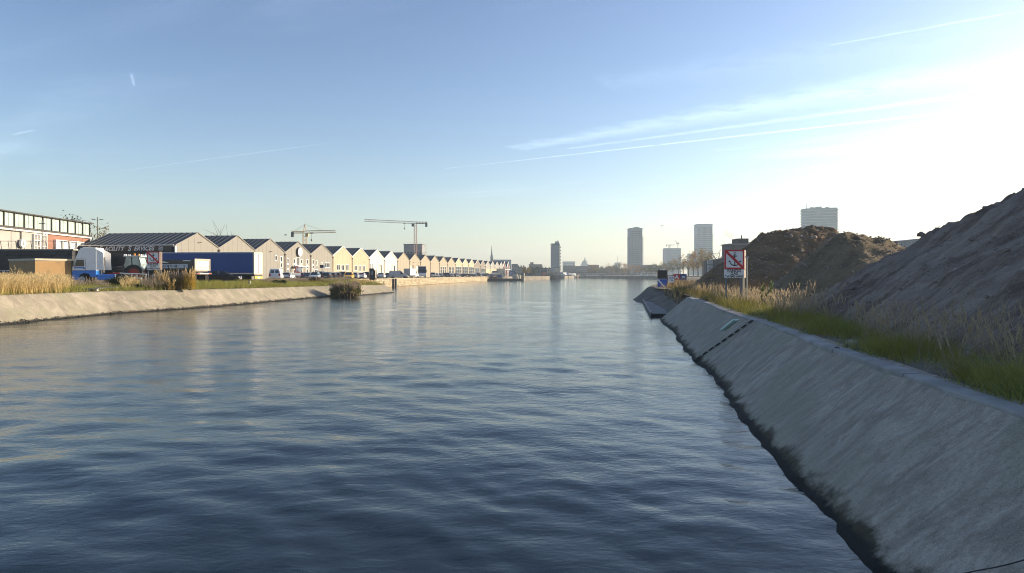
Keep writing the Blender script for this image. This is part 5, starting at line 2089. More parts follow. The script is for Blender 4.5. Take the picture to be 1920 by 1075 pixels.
q.build('nave', mat('church_nave', (0.24, 0.26, 0.28), 0.85, 0.1, 0.1), ch)
q = MB()
q.prism([(1 * s_, 24.51 * s_), (8 * s_, 24.51 * s_), (4.5 * s_, 29.5 * s_)], 2.7 * s_, 36.5 * s_, 'x')
q.build('nave_roof', mat('church_roof', (0.20, 0.225, 0.245), 0.8, 0.1, 0.1), ch)
q = MB()
for i in range(9):
    x = (7 + i * 3.2) * s_
    q.bx(x, x + 1.1 * s_, 0.85 * s_, 0.99 * s_, 18.2 * s_, 23.3 * s_)
q.build('window', M_twr_win, ch)

# ---------------- domed station and skyline, far off
Y = 1700
s_ = Y / F
dm = thing('domed_hall', 'hazy domed hall with a small lantern on the skyline', 'building', (wx(1096, Y), Y, GZ))
q = MB()
q.bx(-10 * s_, 9 * s_, 0, 14 * s_, 0, 17 * s_)
q.bx(-6 * s_, 7 * s_, -1 * s_, 13 * s_, 17.01 * s_, 20 * s_)
q.build('hall', M_twr_grey, dm)
q = MB()
rs = []
for k in range(7):
    a_ = k / 6 * 1.45
    rs.append([(1.5 * s_ + 6.6 * s_ * math.cos(a_) * math.cos(j * math.pi / 7), 6 * s_ + 6.6 * s_ * math.cos(a_) * math.sin(j * math.pi / 7), 20.05 * s_ + 8 * s_ * math.sin(a_)) for j in range(14)])
q.rings(rs)
q.build('dome', mat('dome_slate', (0.17, 0.20, 0.21), 0.7, 0.1, 0.05), dm, smooth=True)
q = MB()
q.cyl((1.5 * s_, 6 * s_, 28 * s_), 1.1 * s_, 3 * s_, 8)
q.cyl((1.5 * s_, 6 * s_, 31 * s_), 1.2 * s_, 3.6 * s_, 8, r2=0.05 * s_)
q.build('lantern', M_twr_grey, dm)

TOWN = [
    ('office_block', 'pale grey office block just past the slab tower on the skyline', 1056, 1078, 491, 1500, M_twr_grey, 6, 5, 'flat'),
    ('apartment_building', 'grey brick apartment block below the domed hall', 1104, 1123, 497.5, 900, M_town[1], 6, 4, 'flat'),
    ('apartment_building', 'dark slate roofed block just past the slab tower', 1057, 1080, 499, 760, M_town[3], 8, 3, 'gable'),
    ('apartment_building', 'grey block with pale windows in front of the domed hall', 1080, 1104, 500, 770, M_town[1], 7, 3, 'flat'),
    ('house_row', 'low brown house row between the grey block and the far tower', 1124, 1139, 503, 800, M_town[0], 6, 2, 'gable'),
    ('house_row', 'dark brick house row under the small skyline tower', 1139, 1162, 501, 790, M_town[0], 8, 3, 'gable'),
    ('office_block', 'pale low office slab beside the small skyline tower', 1139, 1155, 500, 1300, M_twr_white, 6, 2, 'flat'),
    ('tower', 'short pale skyline tower with a thin mast, far off', 1153.5, 1163, 493, 1400, M_twr_white, 4, 6, 'flat'),
    ('house_row', 'brown roofed house row before the balcony tower', 1163, 1181, 504, 820, M_town[0], 6, 2, 'gable'),
    ('apartment_building', 'flat grey brown block just past the balcony tower', 1205, 1232, 497.5, 840, M_town[1], 8, 3, 'flat'),
    ('house_row', 'low cream fronted row behind the shore trees', 1204, 1238, 503, 760, M_town[2], 10, 2, 'gable'),
    ('office_block', 'small pale block on the skyline by the unfinished tower', 1234, 1246, 499, 1300, M_twr_grey, 4, 2, 'flat'),
    ('apartment_building', 'flat topped dark block beside the church', 959, 971, 496, 640, M_town[1], 4, 3, 'flat'),
    ('house_row', 'grey slate roofed row beyond the church block', 970, 985, 500, 650, M_town[1], 6, 2, 'gable'),
    ('office_block', 'wide grey block with a roof box before the slab tower', 992, 1016, 496.5, 700, M_town[1], 8, 3, 'flat'),
    ('house_row', 'low brown row between the wide grey block and slab tower', 1014, 1034, 503, 680, M_town[0], 7, 2, 'gable'),
    ('shed', 'long slate blue harbour shed on the quay bend', 980, 1000, 506.5, 470, M_town[3], 5, 1, 'gable'),
    ('shed', 'slate blue harbour shed with pale doors before the cream boxes', 1000, 1026, 503.5, 500, M_town[3], 4, 1, 'flat'),
    ('shed', 'cream rendered harbour building beside the slab tower foot', 1026.5, 1034, 504.5, 520, M_town[2], 2, 2, 'flat'),
    ('shed', 'cream harbour building at the slab tower foot, nearer the boats', 1041, 1050.5, 502.5, 590, M_town[2], 0, 0, 'flat'),
    ('shed', 'long dark canopy shed along the far quay', 1057, 1139, 510.5, 700, M_town[4], 20, 1, 'flat'),
    ('shed', 'low pale roofed shed on the far shore under the trees', 1176, 1190, 514.5, 640, M_town[2], 3, 1, 'flat'),
]
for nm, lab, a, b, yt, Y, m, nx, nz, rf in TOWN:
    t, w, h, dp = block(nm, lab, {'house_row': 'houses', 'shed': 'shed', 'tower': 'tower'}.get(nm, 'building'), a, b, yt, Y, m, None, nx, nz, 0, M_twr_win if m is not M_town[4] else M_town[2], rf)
    if 'thin mast' in lab:
        q = MB()
        q.bar((0, 3, h), (0, 3, h + 14), 0.3, 4)
        q.build('mast', M_dark, t)
    if 'roof box' in lab:
        q = MB()
        q.bx(-w * 0.4, -w * 0.15, 2, 6, h + 0.02, h + 2.5)
        q.build('roof_box', M_town[1], t)
    if rf == 'gable':
        q = MB()
        for i in range(3):
            x = -w * 0.35 + i * w * 0.33
            q.bx(x - 0.5, x + 0.5, dp * 0.5 - 0.5, dp * 0.5 + 0.5, h * 0.9, h + 1.2)
        q.build('chimney', M_town[0], t)

# grey industrial hall with chimney behind the first heap, and the pale shed roof between the heaps
M_ind = mat('industrial_grey', (0.165, 0.145, 0.14), 0.85, 0.1, 0.15)
ih = thing('industrial_hall', 'grey industrial hall with a smoking chimney behind the no anchoring sign', 'factory', (wx(1368, 150), 150, RZ), R(0))
s_ = 150 / F
zz = lambda y: wz(y, 150) - RZ
q = MB()
q.bx(0, 70 * s_, 0, 5.5, 0, zz(459))
q.build('main_hall', M_ind, ih)
q = MB()
for i in range(14):
    q.bx(i * 5 * s_ + 0.04, (i + 1) * 5 * s_ - 0.04, -0.09, -0.01, 0.1, zz(459.5))
q.build('cladding', M_ind, ih)
q = MB()
q.bx(-0.25, 70 * s_ + 0.2, -0.3, 5.7, zz(459) + 0.01, zz(457))
q.build('parapet', mat('industrial_edge', (0.26, 0.25, 0.25), 0.8, 0.1, 0.3), ih)
q = MB()
q.bx(18 * s_, 38 * s_, 0.8, 5, zz(457) + 0.01, zz(447))
q.build('roof_house', mat('industrial_dark', (0.085, 0.08, 0.08), 0.85, 0.1, 0.2), ih)
q = MB()
q.cyl((31 * s_, 3, zz(447)), 0.14, zz(440) - zz(447), 8)
q.build('chimney', M_dark, ih)
q = MB()
q.prism([(-41 * s_, 0), (-0.05, 0), (-0.05, zz(482)), (-31 * s_, zz(488)), (-41 * s_, zz(490))], 1, 3.5, 'y')
q.build('low_wing', M_ind, ih)
for i in range(3):
    for j in range(3):
        window(ih, (-40 + i * 3.0) * s_, (-37.6 + i * 3.0) * s_, zz(512) + j * 0.95, zz(512) + j * 0.95 + 0.85, 0.06, 2, depth=0.9, pane=M_twr_win, fm=mat('window_frame_pale', (0.42, 0.42, 0.42), 0.6, 0.1, 2))
# steam
q = MB()
r = random.Random(8)
for i in range(9):
    q.ball((24 * s_ - i * 0.3 + r.uniform(-.2, .2), 4 + r.uniform(-.3, .3), zz(447) + 0.3 + 0.16 * i + r.uniform(-.1, .1)), (0.45 + 0.05 * i) * r.uniform(0.8, 1.1), 10, 8)
m = bpy.data.materials.new('steam')
m.use_nodes = True
m.node_tree.nodes.clear()
_o = m.node_tree.nodes.new('ShaderNodeOutputMaterial')
_v = m.node_tree.nodes.new('ShaderNodeVolumePrincipled')
_v.inputs['Density'].default_value = 0.30
_v.inputs['Color'].default_value = (0.95, 0.95, 0.95, 1)
m.node_tree.links.new(_v.outputs[0], _o.inputs['Volume'])
o = q.build('steam', m, None, smooth=True)
o.location = ih.location
tag(o, 'thin white steam drifting off the industrial hall roof', None, None, 'stuff')
ws = thing('white_shed', 'pale corrugated shed roof showing between the earth heaps', 'shed', (wx(1648, 130), 130, RZ), R(0))
s_ = 130 / F
zz = lambda y: wz(y, 130) - RZ
M_wshed = mat('pale_shed', (0.38, 0.40, 0.42), 0.7, 0.08, 0.3)
q = MB()
q.prism([(0, 0), (90 * s_, 0), (90 * s_, zz(447)), (0, zz(457))], 0, 14, 'y')
q.build('wall', M_wshed, ws)
q = MB()
for i in range(36):
    x = i * 2.5 * s_
    q.bx(x, x + 1.1 * s_, -0.09, -0.005, 0, zz(457) + (zz(447) - zz(457)) * i / 36 - 0.25)
q.build('corrugation', M_wshed, ws, stuff=True)
q = MB()
q.prism([(-0.2, zz(457) + 0.01), (90 * s_, zz(447) + 0.01), (90 * s_, zz(446)), (-0.2, zz(456))], -0.3, 14.3, 'y')
q.build('roof_edge', mat('shed_edge', (0.55, 0.57, 0.58), 0.6, 0.05, 0.5), ws)

# ------------------------------------------------------------------ boats
M_hull = {n: mat('hull_' + n, c, 0.45, 0.1, 0.6) for n, c in dict(navy=(0.015, 0.022, 0.045), blue=(0.02, 0.07, 0.25), white=(0.66, 0.66, 0.64), black=(0.015, 0.015, 0.016), red=(0.25, 0.05, 0.035), cream=(0.52, 0.45, 0.33), green=(0.03, 0.07, 0.05), grey=(0.28, 0.3, 0.32)).items()}


def boat(label, x, y, L, B, hull, rz, cabin='white', mast=0.0, z=0.0, H=None, group='boats moored along the far quay', deck='cream', cabh=1.0, name='boat'):
    t = thing(name, label, 'boat', (x, y, z), rz, group)
    H = H or 0.36 * B + 0.5
    rs = []
    for f_, wk, zk in ((-0.5, 0.72, 1.0), (-0.35, 0.92, 0.95), (0.0, 1.0, 0.92), (0.25, 0.86, 1.0), (0.42, 0.42, 1.15), (0.5, 0.05, 1.3)):
        xx, w2, zt = f_ * L, B / 2 * wk, H * zk
        rs.append([(xx, -w2 * 0.3, -0.5), (xx, -w2 * 0.85, 0.1), (xx + 0.02 * L * (f_ > 0.3), -w2, zt), (xx + 0.02 * L * (f_ > 0.3), w2, zt), (xx, w2 * 0.85, 0.1), (xx, w2 * 0.3, -0.5)])
    q = MB()
    q.rings(rs)
    q.build('hull', M_hull[hull], t, smooth=True)
    q = MB()
    q.prism([(-0.47 * L, -B * 0.32), (-0.2 * L, -B * 0.42), (0.2 * L, -B * 0.4), (0.38 * L, -B * 0.2), (0.38 * L, B * 0.2), (0.2 * L, B * 0.4), (-0.2 * L, B * 0.42), (-0.47 * L, B * 0.32)], H * 1.01, H * 1.01 + 0.08, 'z')
    q.build('deck', M_hull[deck], t)
    if cabin:
        q = MB()
        q.prism([(-0.34 * L, H + 0.1), (0.16 * L, H + 0.1), (0.10 * L, H + 0.1 + cabh), (-0.32 * L, H + 0.1 + cabh)], -B * 0.30, B * 0.30, 'y')
        q.build('cabin', M_hull[cabin], t, bevel=0.04)
        for s_ in (-1, 1):
            q = MB()
            q.prism([(-0.30 * L, H + 0.1 + cabh * 0.45), (0.11 * L, H + 0.1 + cabh * 0.45), (0.09 * L, H + 0.1 + cabh * 0.85), (-0.29 * L, H + 0.1 + cabh * 0.85)], s_ * B * 0.302 - 0.02, s_ * B * 0.302 + 0.02, 'y')
            q.build('window', M_carglass, t)
    if mast:
        q = MB()
        q.bar((0, 0, H), (0, 0, mast), 0.09, 5)
        q.bar((0, 0, mast * 0.55), (-0.3 * L, 0, mast * 0.5), 0.05, 4)
        q.build('mast', M_dark, t)
    return t


for lab, px, Y, L, B, hl, rz, cb, ms, ch_ in (
        ('long navy barge moored at the end of the stone quay', 1031.5, 468, 24, 6, 'navy', R(112), 'black', 0, 1.2),
        ('broad grey barge with a pale bow just past the navy barge', 1046, 512, 20, 5.5, 'grey', R(-65), 'navy', 9, 2.0),
        ('navy motor boat with a white wheelhouse and short mast', 1057, 545, 14, 5, 'navy', R(-60), 'white', 11, 2.4),
        ('black boat with a blue cabin beside the navy motor boat', 1061.5, 560, 13, 4.6, 'black', R(-60), 'blue', 10, 2.2),
        ('dark blue boat with a cream cabin in the middle of the moorings', 1066, 568, 13, 4.6, 'blue', R(-70), 'cream', 10, 2.2),
        ('white boat with a grey cabin among the moorings', 1071, 575, 11, 4.2, 'white', R(-60), 'grey', 9, 2.0),
        ('cream cabin cruiser near the outer moorings', 1076, 583, 10, 4, 'cream', R(-60), 'white', 8, 2.0),
        ('brown red boat second from the end of the moorings', 1080.5, 590, 11, 3.4, 'red', R(-80), 'cream', 6, 1.1),
        ('green boat last in the line of moorings', 1085, 597, 11, 3.4, 'green', R(-80), 'white', 7, 1.1),
        ('white cruiser moored alone under the shore trees', 1211, 505, 13, 3.6, 'white', R(15), 'white', 0, 1.3),
        ('grey cruiser moored close to the blue board', 1223, 480, 12, 3.4, 'grey', R(10), 'white', 0, 1.2),
        ('long low pale boat lying along the far shore', 1115, 598, 22, 4, 'grey', R(5), 'white', 0, 0.8)):
    boat(lab, wx(px, Y), Y, L, B, hl, rz, cb, ms, cabh=ch_)

# pontoon with boats and huts at the end of the stone quay
PY = 322.0
pon = thing('pontoon', 'long black working pontoon at the end of the stone quay', 'pontoon', (wx(905, PY), PY, 0), 0)
sP = PY / F
q = MB()
q.bx(0, 76 * sP, 0, 11, -0.6, 1.0)
q.build('hull', M_hull['black'], pon, bevel=0.1)
q = MB()
q.bx(0.3, 75.5 * sP, 0.3, 10.7, 1.005, 1.1)
q.build('deck', mat('pontoon_deck', (0.34, 0.29, 0.21), 0.9, 0.15, 0.4), pon)
q = MB()
q.bx(27 * sP, 46 * sP, 1.0, 3.0, 1.6, 1.75)
for x in (28, 36, 45):
    q.bx(x * sP - 0.1, x * sP + 0.1, 1.5, 2.5, 1.1, 1.6)
q.build('gangway', M_hull['cream'], pon)
for x in (1.0, 77.5):
    q = MB()
    q.cyl((x * sP if x > 2 else 1.2, -0.4 if x > 2 else 5, -0.8), 0.35, 4.4 if x > 2 else 3.2, 10)
    q.build('mooring_pile', mat('pale_pile', (0.50, 0.42, 0.30), 0.8, 0.15, 1), pon)
pz = 1.1
tag_p = 'boats and gear on the black pontoon'
boat('blue and red boat standing on the pontoon', wx(931, PY + 5), PY + 5, 5.5, 2.1, 'blue', R(170), None, 0, pz, 1.6, tag_p, cabh=0.7)
boat('small red boat beside the blue one on the pontoon', wx(926, PY + 3), PY + 3, 3.2, 1.6, 'red', R(175), 'cream', 0, pz, 0.8, tag_p, cabh=0.6)
boat('white motor boat with a grey canopy ashore behind the pontoon', wx(926, PY + 18), PY + 18, 8, 2.8, 'grey', R(190), 'white', 0, GZ, 1.3, tag_p, cabh=1.4)


def hut(name, label, px, w, d_, h, m, z=pz, dy=5.0, rz=0.0):
    t = thing(name, label, 'hut', (wx(px, PY + dy), PY + dy, z), rz)
    q = MB()
    q.bx(-w / 2, w / 2, 0, d_, 0, h)
    q.build('wall', m, t, bevel=0.03)
    q = MB()
    q.bx(-w / 2 - 0.12, w / 2 + 0.12, -0.12, d_ + 0.12, h + 0.005, h + 0.14)
    q.build('roof', M_dark, t)
    window(t, -w * 0.3, w * 0.3, h * 0.45, h * 0.8, 0.08, 2, depth=-0.001)
    return t


hut('site_hut', 'dark green container hut standing first on the pontoon', 913.5, 2.2, 3, 1.9, M_hull['green'])
hut('site_hut', 'small white container with dark windows at the middle of the pontoon', 965, 2.2, 2.4, 2.3, M_hull['grey'])
hut('site_hut', 'blue topped container behind the pontoon ramp', 960, 3.0, 2.4, 2.8, M_hull['blue'], GZ, 22)
hut('site_hut', 'pale green box near the far end of the pontoon', 981, 2.0, 2.4, 2.2, M_hull['green'], pz, 7)
hut('site_hut', 'cream walled store behind the boats by the grey gables', 939, 4.5, 4, 3.9, M_hull['cream'], GZ, 30)
for px, h_, lab in ((969, 1.7, 'short pale cylindrical tank on the pontoon deck'), (975, 1.3, 'second smaller pale tank farther along the pontoon deck')):
    t = thing('tank', lab, 'tank', (wx(px, PY + 4), PY + 4, pz))
    q = MB()
    q.cyl((0, 0, 0), 0.5, h_, 14)
    q.build('drum', M_hull['cream'], t, smooth=True)
    q = MB()
    q.cyl((0, 0, h_ + 0.005), 0.54, 0.1, 14)
    q.cyl((0, 0, h_ + 0.105), 0.12, 0.15, 8)
    q.build('lid', M_hull['white'], t)
rp = thing('ramp', 'pale metal gangway ramp rising behind the pontoon', 'gangway', (wx(949, PY + 14), PY + 14, GZ))
q = MB()
q.prism([(-2.6, 0), (-2.1, 0), (2.9, -0.9), (2.9, -1.1), (2.4, -1.1)], 0, 1.1, 'y', 0, Matrix.Translation((0, 0, 2.0)) @ Matrix.Rotation(R(12), 4, 'Y'))
q.build('walkway', M_metal, rp)
q = MB()
for x in (-2.2, -0.6, 1.0, 2.4):
    q.bar((x, 0, 1.6 - 0.3 * x), (x, 0, 2.9 - 0.3 * x), 0.05, 4)
q.bar((-2.4, 0, 3.55), (2.6, 0, 2.1), 0.05, 4)
q.bar((2.0, 0.5, 0), (2.0, 0.5, 1.2), 0.1, 5)
q.bar((-2.0, 0.5, 0), (-2.0, 0.5, 2.4), 0.1, 5)
q.build('handrail', M_trim, rp)
tag(hut('excavator_cab', 'red machine standing on the stone quay near the barge', 1021, 2.6, 2.2, 2.6, M_hull['red'], GZ, 100), None, 'machine')

# ------------------------------------------------------------------ quay furniture
M_bol = mat('bollard_iron', (0.03, 0.03, 0.032), 0.6, 0.15, 4)
for i, (px, lab) in enumerate(((765, 'iron bollard on the quay edge below the box van'), (814, 'iron bollard on the quay edge below the silver off-roader'), (851, 'iron bollard on the quay edge below the black saloon'),
                               (876.5, 'iron bollard on the quay edge below the cream glass fronts'), (902.5, 'iron bollard on the quay edge nearest the pontoon'))):
    sx = (px - 960) / F
    Y = 46.3 / (0.1026 - sx) * 1.004
    t = thing('bollard', lab, 'bollard', (quayX(Y) - 0.4, Y, GZ + 0.05), 0, 'bollards along the stone quay')
    q = MB()
    q.cyl((0, 0, 0), 0.24, 0.45, 12, r2=0.18)
    q.build('post', M_bol, t, smooth=True)
    q = MB()
    q.cyl((0, 0, 0.451), 0.30, 0.18, 12, r2=0.26)
    q.build('cap', mat('bollard_cap', (0.55, 0.52, 0.46), 0.6, 0.1, 3), t, smooth=True)
for px, lab in ((737.3, 'first black timber pile in front of the stone quay wall'), (742, 'second black timber pile, farther from the bank corner')):
    t = thing('mooring_pile', lab, 'pile', (wx(px, 160), 160, -1), 0, 'black timber piles at the quay wall')
    q = MB()
    q.cyl((0, 0, 0), 0.27, 2.95, 10)
    q.build('shaft', M_hull['black'], t, smooth=True)
    q = MB()
    q.cyl((0, 0, 2.955), 0.29, 0.06, 10)
    q.build('iron_cap', M_bol, t)
# ------------------------------------------------------------------ signs
def flat(parent, name, pts, y, m, th=0.006):
    q = MB()
    q.prism(pts, y - th, y, 'y')
    return q.build(name, m, parent)


def anchor_parts(q, c, s, y, th=0.006):
    """anchor emblem: ring, stock, shank, curved arms with flukes"""
    x0, z0 = c

    def P(pts):
        q.prism([(x0 + u * s, z0 + v * s) for u, v in pts], y - th, y, 'y')
    P([(-0.05, -0.62), (0.05, -0.62), (0.05, 0.55), (-0.05, 0.55)])
    P([(-0.24, 0.34), (0.24, 0.34), (0.24, 0.44), (-0.24, 0.44)])
    n = 14
    for i in range(n):
        a, b = 2 * math.pi * i / n, 2 * math.pi * (i + 1) / n
        P([(0.14 * math.cos(a), 0.66 + 0.14 * math.sin(a)), (0.14 * math.cos(b), 0.66 + 0.14 * math.sin(b)), (0.09 * math.cos(b), 0.66 + 0.09 * math.sin(b)), (0.09 * math.cos(a), 0.66 + 0.09 * math.sin(a))])
    for k in range(8):
        a, b = R(205 + k * 16.25), R(205 + (k + 1) * 16.25)
        ro = 0.60
        ta, tb = 0.10 - 0.05 * abs(k - 3.5) / 3.5, 0.10 - 0.05 * abs(k - 2.5) / 3.5
        P([(ro * math.cos(a), -0.1 + ro * math.sin(a)), (ro * math.cos(b), -0.1 + ro * math.sin(b)), ((ro - tb - .03) * math.cos(b), -0.1 + (ro - tb - .03) * math.sin(b)), ((ro - ta - .03) * math.cos(a), -0.1 + (ro - ta - .03) * math.sin(a))])
    for s_ in (-1, 1):
        P([(s_ * 0.56, -0.08), (s_ * 0.70, -0.26), (s_ * 0.36, -0.30)])


def no_anchor(name, label, loc, rz, pw, zb, wh, post_lo, turn=72):
    """prohibition panel over a lettered plate on two posts; a second plate stands behind at an angle"""
    t = thing(name, label, 'sign', loc, rz, 'no anchoring signs')
    h = pw
    zc = zb + wh + h / 2
    q = MB()
    q.bx(-pw / 2, pw / 2, 0.0, 0.03, zb + wh, zb + wh + h)
    q.build('panel', M_signwhite, t, bevel=0.006)
    fr = 0.085 * pw
    q = MB()
    y = -0.001
    for a, b, c, d in ((-pw / 2, pw / 2, zb + wh, zb + wh + fr), (-pw / 2, pw / 2, zb + wh + h - fr, zb + wh + h), (-pw / 2, -pw / 2 + fr, zb + wh + fr, zb + wh + h - fr), (pw / 2 - fr, pw / 2, zb + wh + fr, zb + wh + h - fr)):
        q.bx(a, b, y - 0.006, y, c, d)
    q.build('red_border', M_red, t)
    q = MB()
    anchor_parts(q, (0.02 * pw, zc - 0.01), 0.47 * pw, -0.002)
    q.build('anchor_emblem', M_signblack, t)
    k = pw / 2 - fr
    e = 0.055 * pw
    flat(t, 'red_bar', [(-k, zc + k), (-k + 1.6 * e, zc + k), (k, zc - k + 1.6 * e), (k, zc - k), (k - 1.6 * e, zc - k), (-k, zc + k - 1.6 * e)], -0.0095, M_red, 0.004)
    q = MB()
    q.bx(-pw / 2 - 0.01, pw / 2 - 0.015, 0.0, 0.03, zb, zb + wh - 0.015)
    pl = q.build('text_plate', M_signwhite, t, bevel=0.006)
    for txt, sz, f in (('EANDIS', 0.36, 0.80), ('GAS', 0.36, 0.49), ('Tel 0800 65065', 0.27, 0.17)):
        lettering(txt, sz * wh * 1.25, M_signblack, t, (-0.01, -0.004, zb + wh * f), 0, 0, 0.004 if sz > 0.27 else 0.003, 1.0 if sz > 0.27 else 0.95)
    for x in (-pw * 0.40, pw * 0.34):
        q = MB()
        q.bx(x - 0.035, x + 0.035, 0.031, 0.10, post_lo, zb + wh + h * 0.9)
        q.build('post', mat('post_slate', (0.13, 0.155, 0.18), 0.6, 0.12, 3), t)
    # second plate set behind, turned away
    b = MB()
    Mx = Matrix.Translation((pw * 0.52, 0.16, 0)) @ Matrix.Rotation(R(turn), 4, 'Z')
    b.bx(0, pw, 0, 0.03, zb + wh, zb + wh + h, 0, Mx)
    b.bx(0, pw, 0, 0.03, zb, zb + wh - 0.015, 0, Mx)
    b.build('rear_plate', mat('plate_back', (0.15, 0.11, 0.085), 0.6, 0.1, 3), t)
    for d_ in (0.12, 0.8):
        q = MB()
        q.bx(d_ * pw - 0.03, d_ * pw + 0.03, 0.035, 0.1, post_lo, zb + wh + h * 0.92, 0, Mx)
        q.build('rear_post', mat('post_pale', (0.42, 0.38, 0.30), 0.6, 0.1, 3), t)
    return t


SY = 34.0
no_anchor('no_anchoring_sign', 'red and white no anchoring sign lettered eandis gas before the dark heaps', (wx(1377, SY), SY, RZ), R(-6), 36.5 / F * SY, wz(521.5, SY) - RZ, 16.5 / F * SY, -0.2)
LY = 64.0
no_anchor('no_anchoring_sign', 'red and white no anchoring sign standing before the tipping trailer', (wx(287, LY), LY, 1.8), R(10), 22.0 / F * LY, wz(506, LY) - 1.8, 12 / F * LY, -0.2, 98)

# tall thin pole beside the right sign
t = thing('marker_pole', 'slim tall grey pole next to the no anchoring sign', 'pole', (wx(1400.5, 33), 33, RZ))
q = MB()
q.cyl((0, 0, -0.2), 0.035, wz(483, 33) - RZ + 0.2, 8)
q.build('shaft', mat('pole_weathered', (0.45, 0.40, 0.30), 0.7, 0.15, 3), t)
q = MB()
q.box((0, 0, wz(483, 33) - RZ + 0.03), (0.12, 0.1, 0.09))
q.build('bracket', M_metal, t)

M_signblue = mat('sign_blue', (0.015, 0.10, 0.42), 0.45, 0.06, 2)
M_signdkblue = mat('sign_dark_blue', (0.02, 0.045, 0.17), 0.45, 0.06, 2)
M_signred = mat('sign_red', (0.40, 0.035, 0.04), 0.45, 0.06, 2)


def board_frame(name, label, px0, px1, y0, y1, Y, rz=0.0, ground=RZ):
    t = thing(name, label, 'sign', (wx((px0 + px1) / 2, Y), Y, ground), rz)
    return t, (px1 - px0) / F * Y, wz(y0, Y) - ground, wz(y1, Y) - ground


t, w, zt, zb = board_frame('navigation_board', 'black panel over blue board with white diagonal stripe at the point', 1233, 1251, 507, 541, 80)
zm = wz(523.5, 80) - RZ
q = MB()
q.bx(-w / 2, w / 2, 0, 0.06, zm + 0.03, zt)
q.build('black_panel', M_signblack, t, bevel=0.01)
q = MB()
q.bx(-w / 2, w / 2, 0, 0.05, zb, zm)
q.build('blue_panel', M_signblue, t, bevel=0.01)
flat(t, 'white_stripe', [(-w / 2, zm - 0.02), (-w / 2 + 0.13, zm - 0.02), (w / 2 - 0.12, zb + 0.05), (w / 2 - 0.3, zb + 0.05), (-w / 2, zm - 0.16)], -0.002, M_signwhite)
q = MB()
q.bx(-w / 2, w / 2, -0.008, -0.001, zm - 0.02, zm + 0.02)
q.build('white_edge', M_signwhite, t)
for x in (-w * 0.12, w * 0.12):
    q = MB()
    q.box((x - 0.02, 0.02, zt + 0.05), (0.1, 0.08, 0.1))
    q.build('lamp', M_signwhite, t)
for x in (-w * 0.35, w * 0.35):
    q = MB()
    q.bx(x - 0.04, x + 0.04, 0.061, 0.14, -0.3, zt)
    q.build('post', M_metal, t)

t, w, zt, zb = board_frame('radio_board', 'small white radio channel board between the blue and the red boards', 1252, 1264.5, 518, 531, 86, R(6))
q = MB()
q.bx(-w / 2 - 0.06, w / 2, 0, 0.06, zb - 0.1, zt + 0.1)
q.build('frame', mat('frame_maroon', (0.16, 0.04, 0.05), 0.5, 0.1, 3), t)
q = MB()
q.bx(-w / 2 + 0.03, w / 2, -0.03, -0.002, zb, zt)
q.build('panel', M_signwhite, t)
lettering('VHF', 0.34, M_signdkblue, t, (0.02, -0.034, zt - 0.24), 0, 0, 0.006)
lettering('74', 0.40, M_signdkblue, t, (0.1, -0.034, zb + 0.26), 0, 0, 0.006)
for x in (-w * 0.3, w * 0.3):
    q = MB()
    q.bx(x - 0.03, x + 0.03, 0.061, 0.12, -0.3, zb)
    q.build('post', M_metal, t)

t, w, zt, zb = board_frame('harbour_board', 'red and blue harbour board with a large white letter A', 1263, 1287.5, 514, 526, 95)
q = MB()
q.bx(-w / 2, 0, 0, 0.05, zb, zt)
q.build('red_panel', M_signred, t)
q = MB()
q.bx(0.004, w / 2, 0, 0.05, zb, zt)
q.build('blue_panel', M_signdkblue, t)
lettering('A', 0.80, M_signwhite, t, (-w / 4, -0.004, (zt + zb) / 2), 0, 0, 0.02)
for k in range(2):
    q = MB()
    z = (zt + zb) / 2 + 0.09 - 0.18 * k
    q.bx(w * 0.13, w * (0.36 if k == 0 else 0.40), -0.008, -0.001, z - 0.04, z + 0.04)
    q.build('white_line', M_signwhite, t)
q = MB()
q.bx(-w / 2, -0.05, 0, 0.05, zb - 0.85, zb - 0.05)
q.build('lower_panel', M_signred, t)
lettering('A', 0.62, M_signwhite, t, (-w / 4, -0.004, zb - 0.42), 0, 0, 0.015)
for x in (-w * 0.4, w * 0.4):
    q = MB()
    q.bx(x - 0.04, x + 0.04, 0.051, 0.13, -0.3, zt)
    q.build('post', M_metal, t)

t, w, zt, zb = board_frame('company_sign', 'small red and white sign over a white plate in front of the cars', 553.5, 562.5, 500, 517, 112, R(25), GZ)
q = MB()
q.bx(-w / 2, w / 2, 0, 0.05, zb + 0.48, zt)
q.build('red_panel', mat('sign_orange_red', (0.62, 0.10, 0.06), 0.5, 0.06, 3), t)
lettering('E', 0.85, M_signwhite, t, (-0.1, -0.004, zb + 0.95), 0, 0, 0.02)
q = MB()
q.cyl((w * 0.42, -0.03, zb + 1.0), 0.38, 0.07, 14, 'y')
q.build('white_disc', M_signwhite, t)
q = MB()
q.bx(-w / 2 - 0.15, w / 2 + 0.1, 0, 0.05, zb, zb + 0.46)
q.build('white_plate', M_whitepaint, t)
for x in (-w * 0.3, w * 0.3):
    q = MB()
    q.bx(x - 0.04, x + 0.04, 0.051, 0.13, -0.1, zt - 0.2)
    q.build('post', M_metal, t)

t, w, zt, zb = board_frame('speed_display', 'small black and white display box on two posts before the grey gable', 600, 609, 497, 502.5, 152, R(12), GZ)
q = MB()
q.bx(-w / 2, w * 0.12, 0, 0.3, zb, zt)
q.build('black_box', M_signblack, t)
q = MB()
q.bx(w * 0.13, w / 2, 0, 0.3, zb, zt)
q.build('white_box', M_whitepaint, t)
for x in (-w * 0.1, w * 0.1):
    q = MB()
    q.bx(x - 0.05, x + 0.05, 0.1, 0.2, 0, zb)
    q.build('post', M_metal, t)

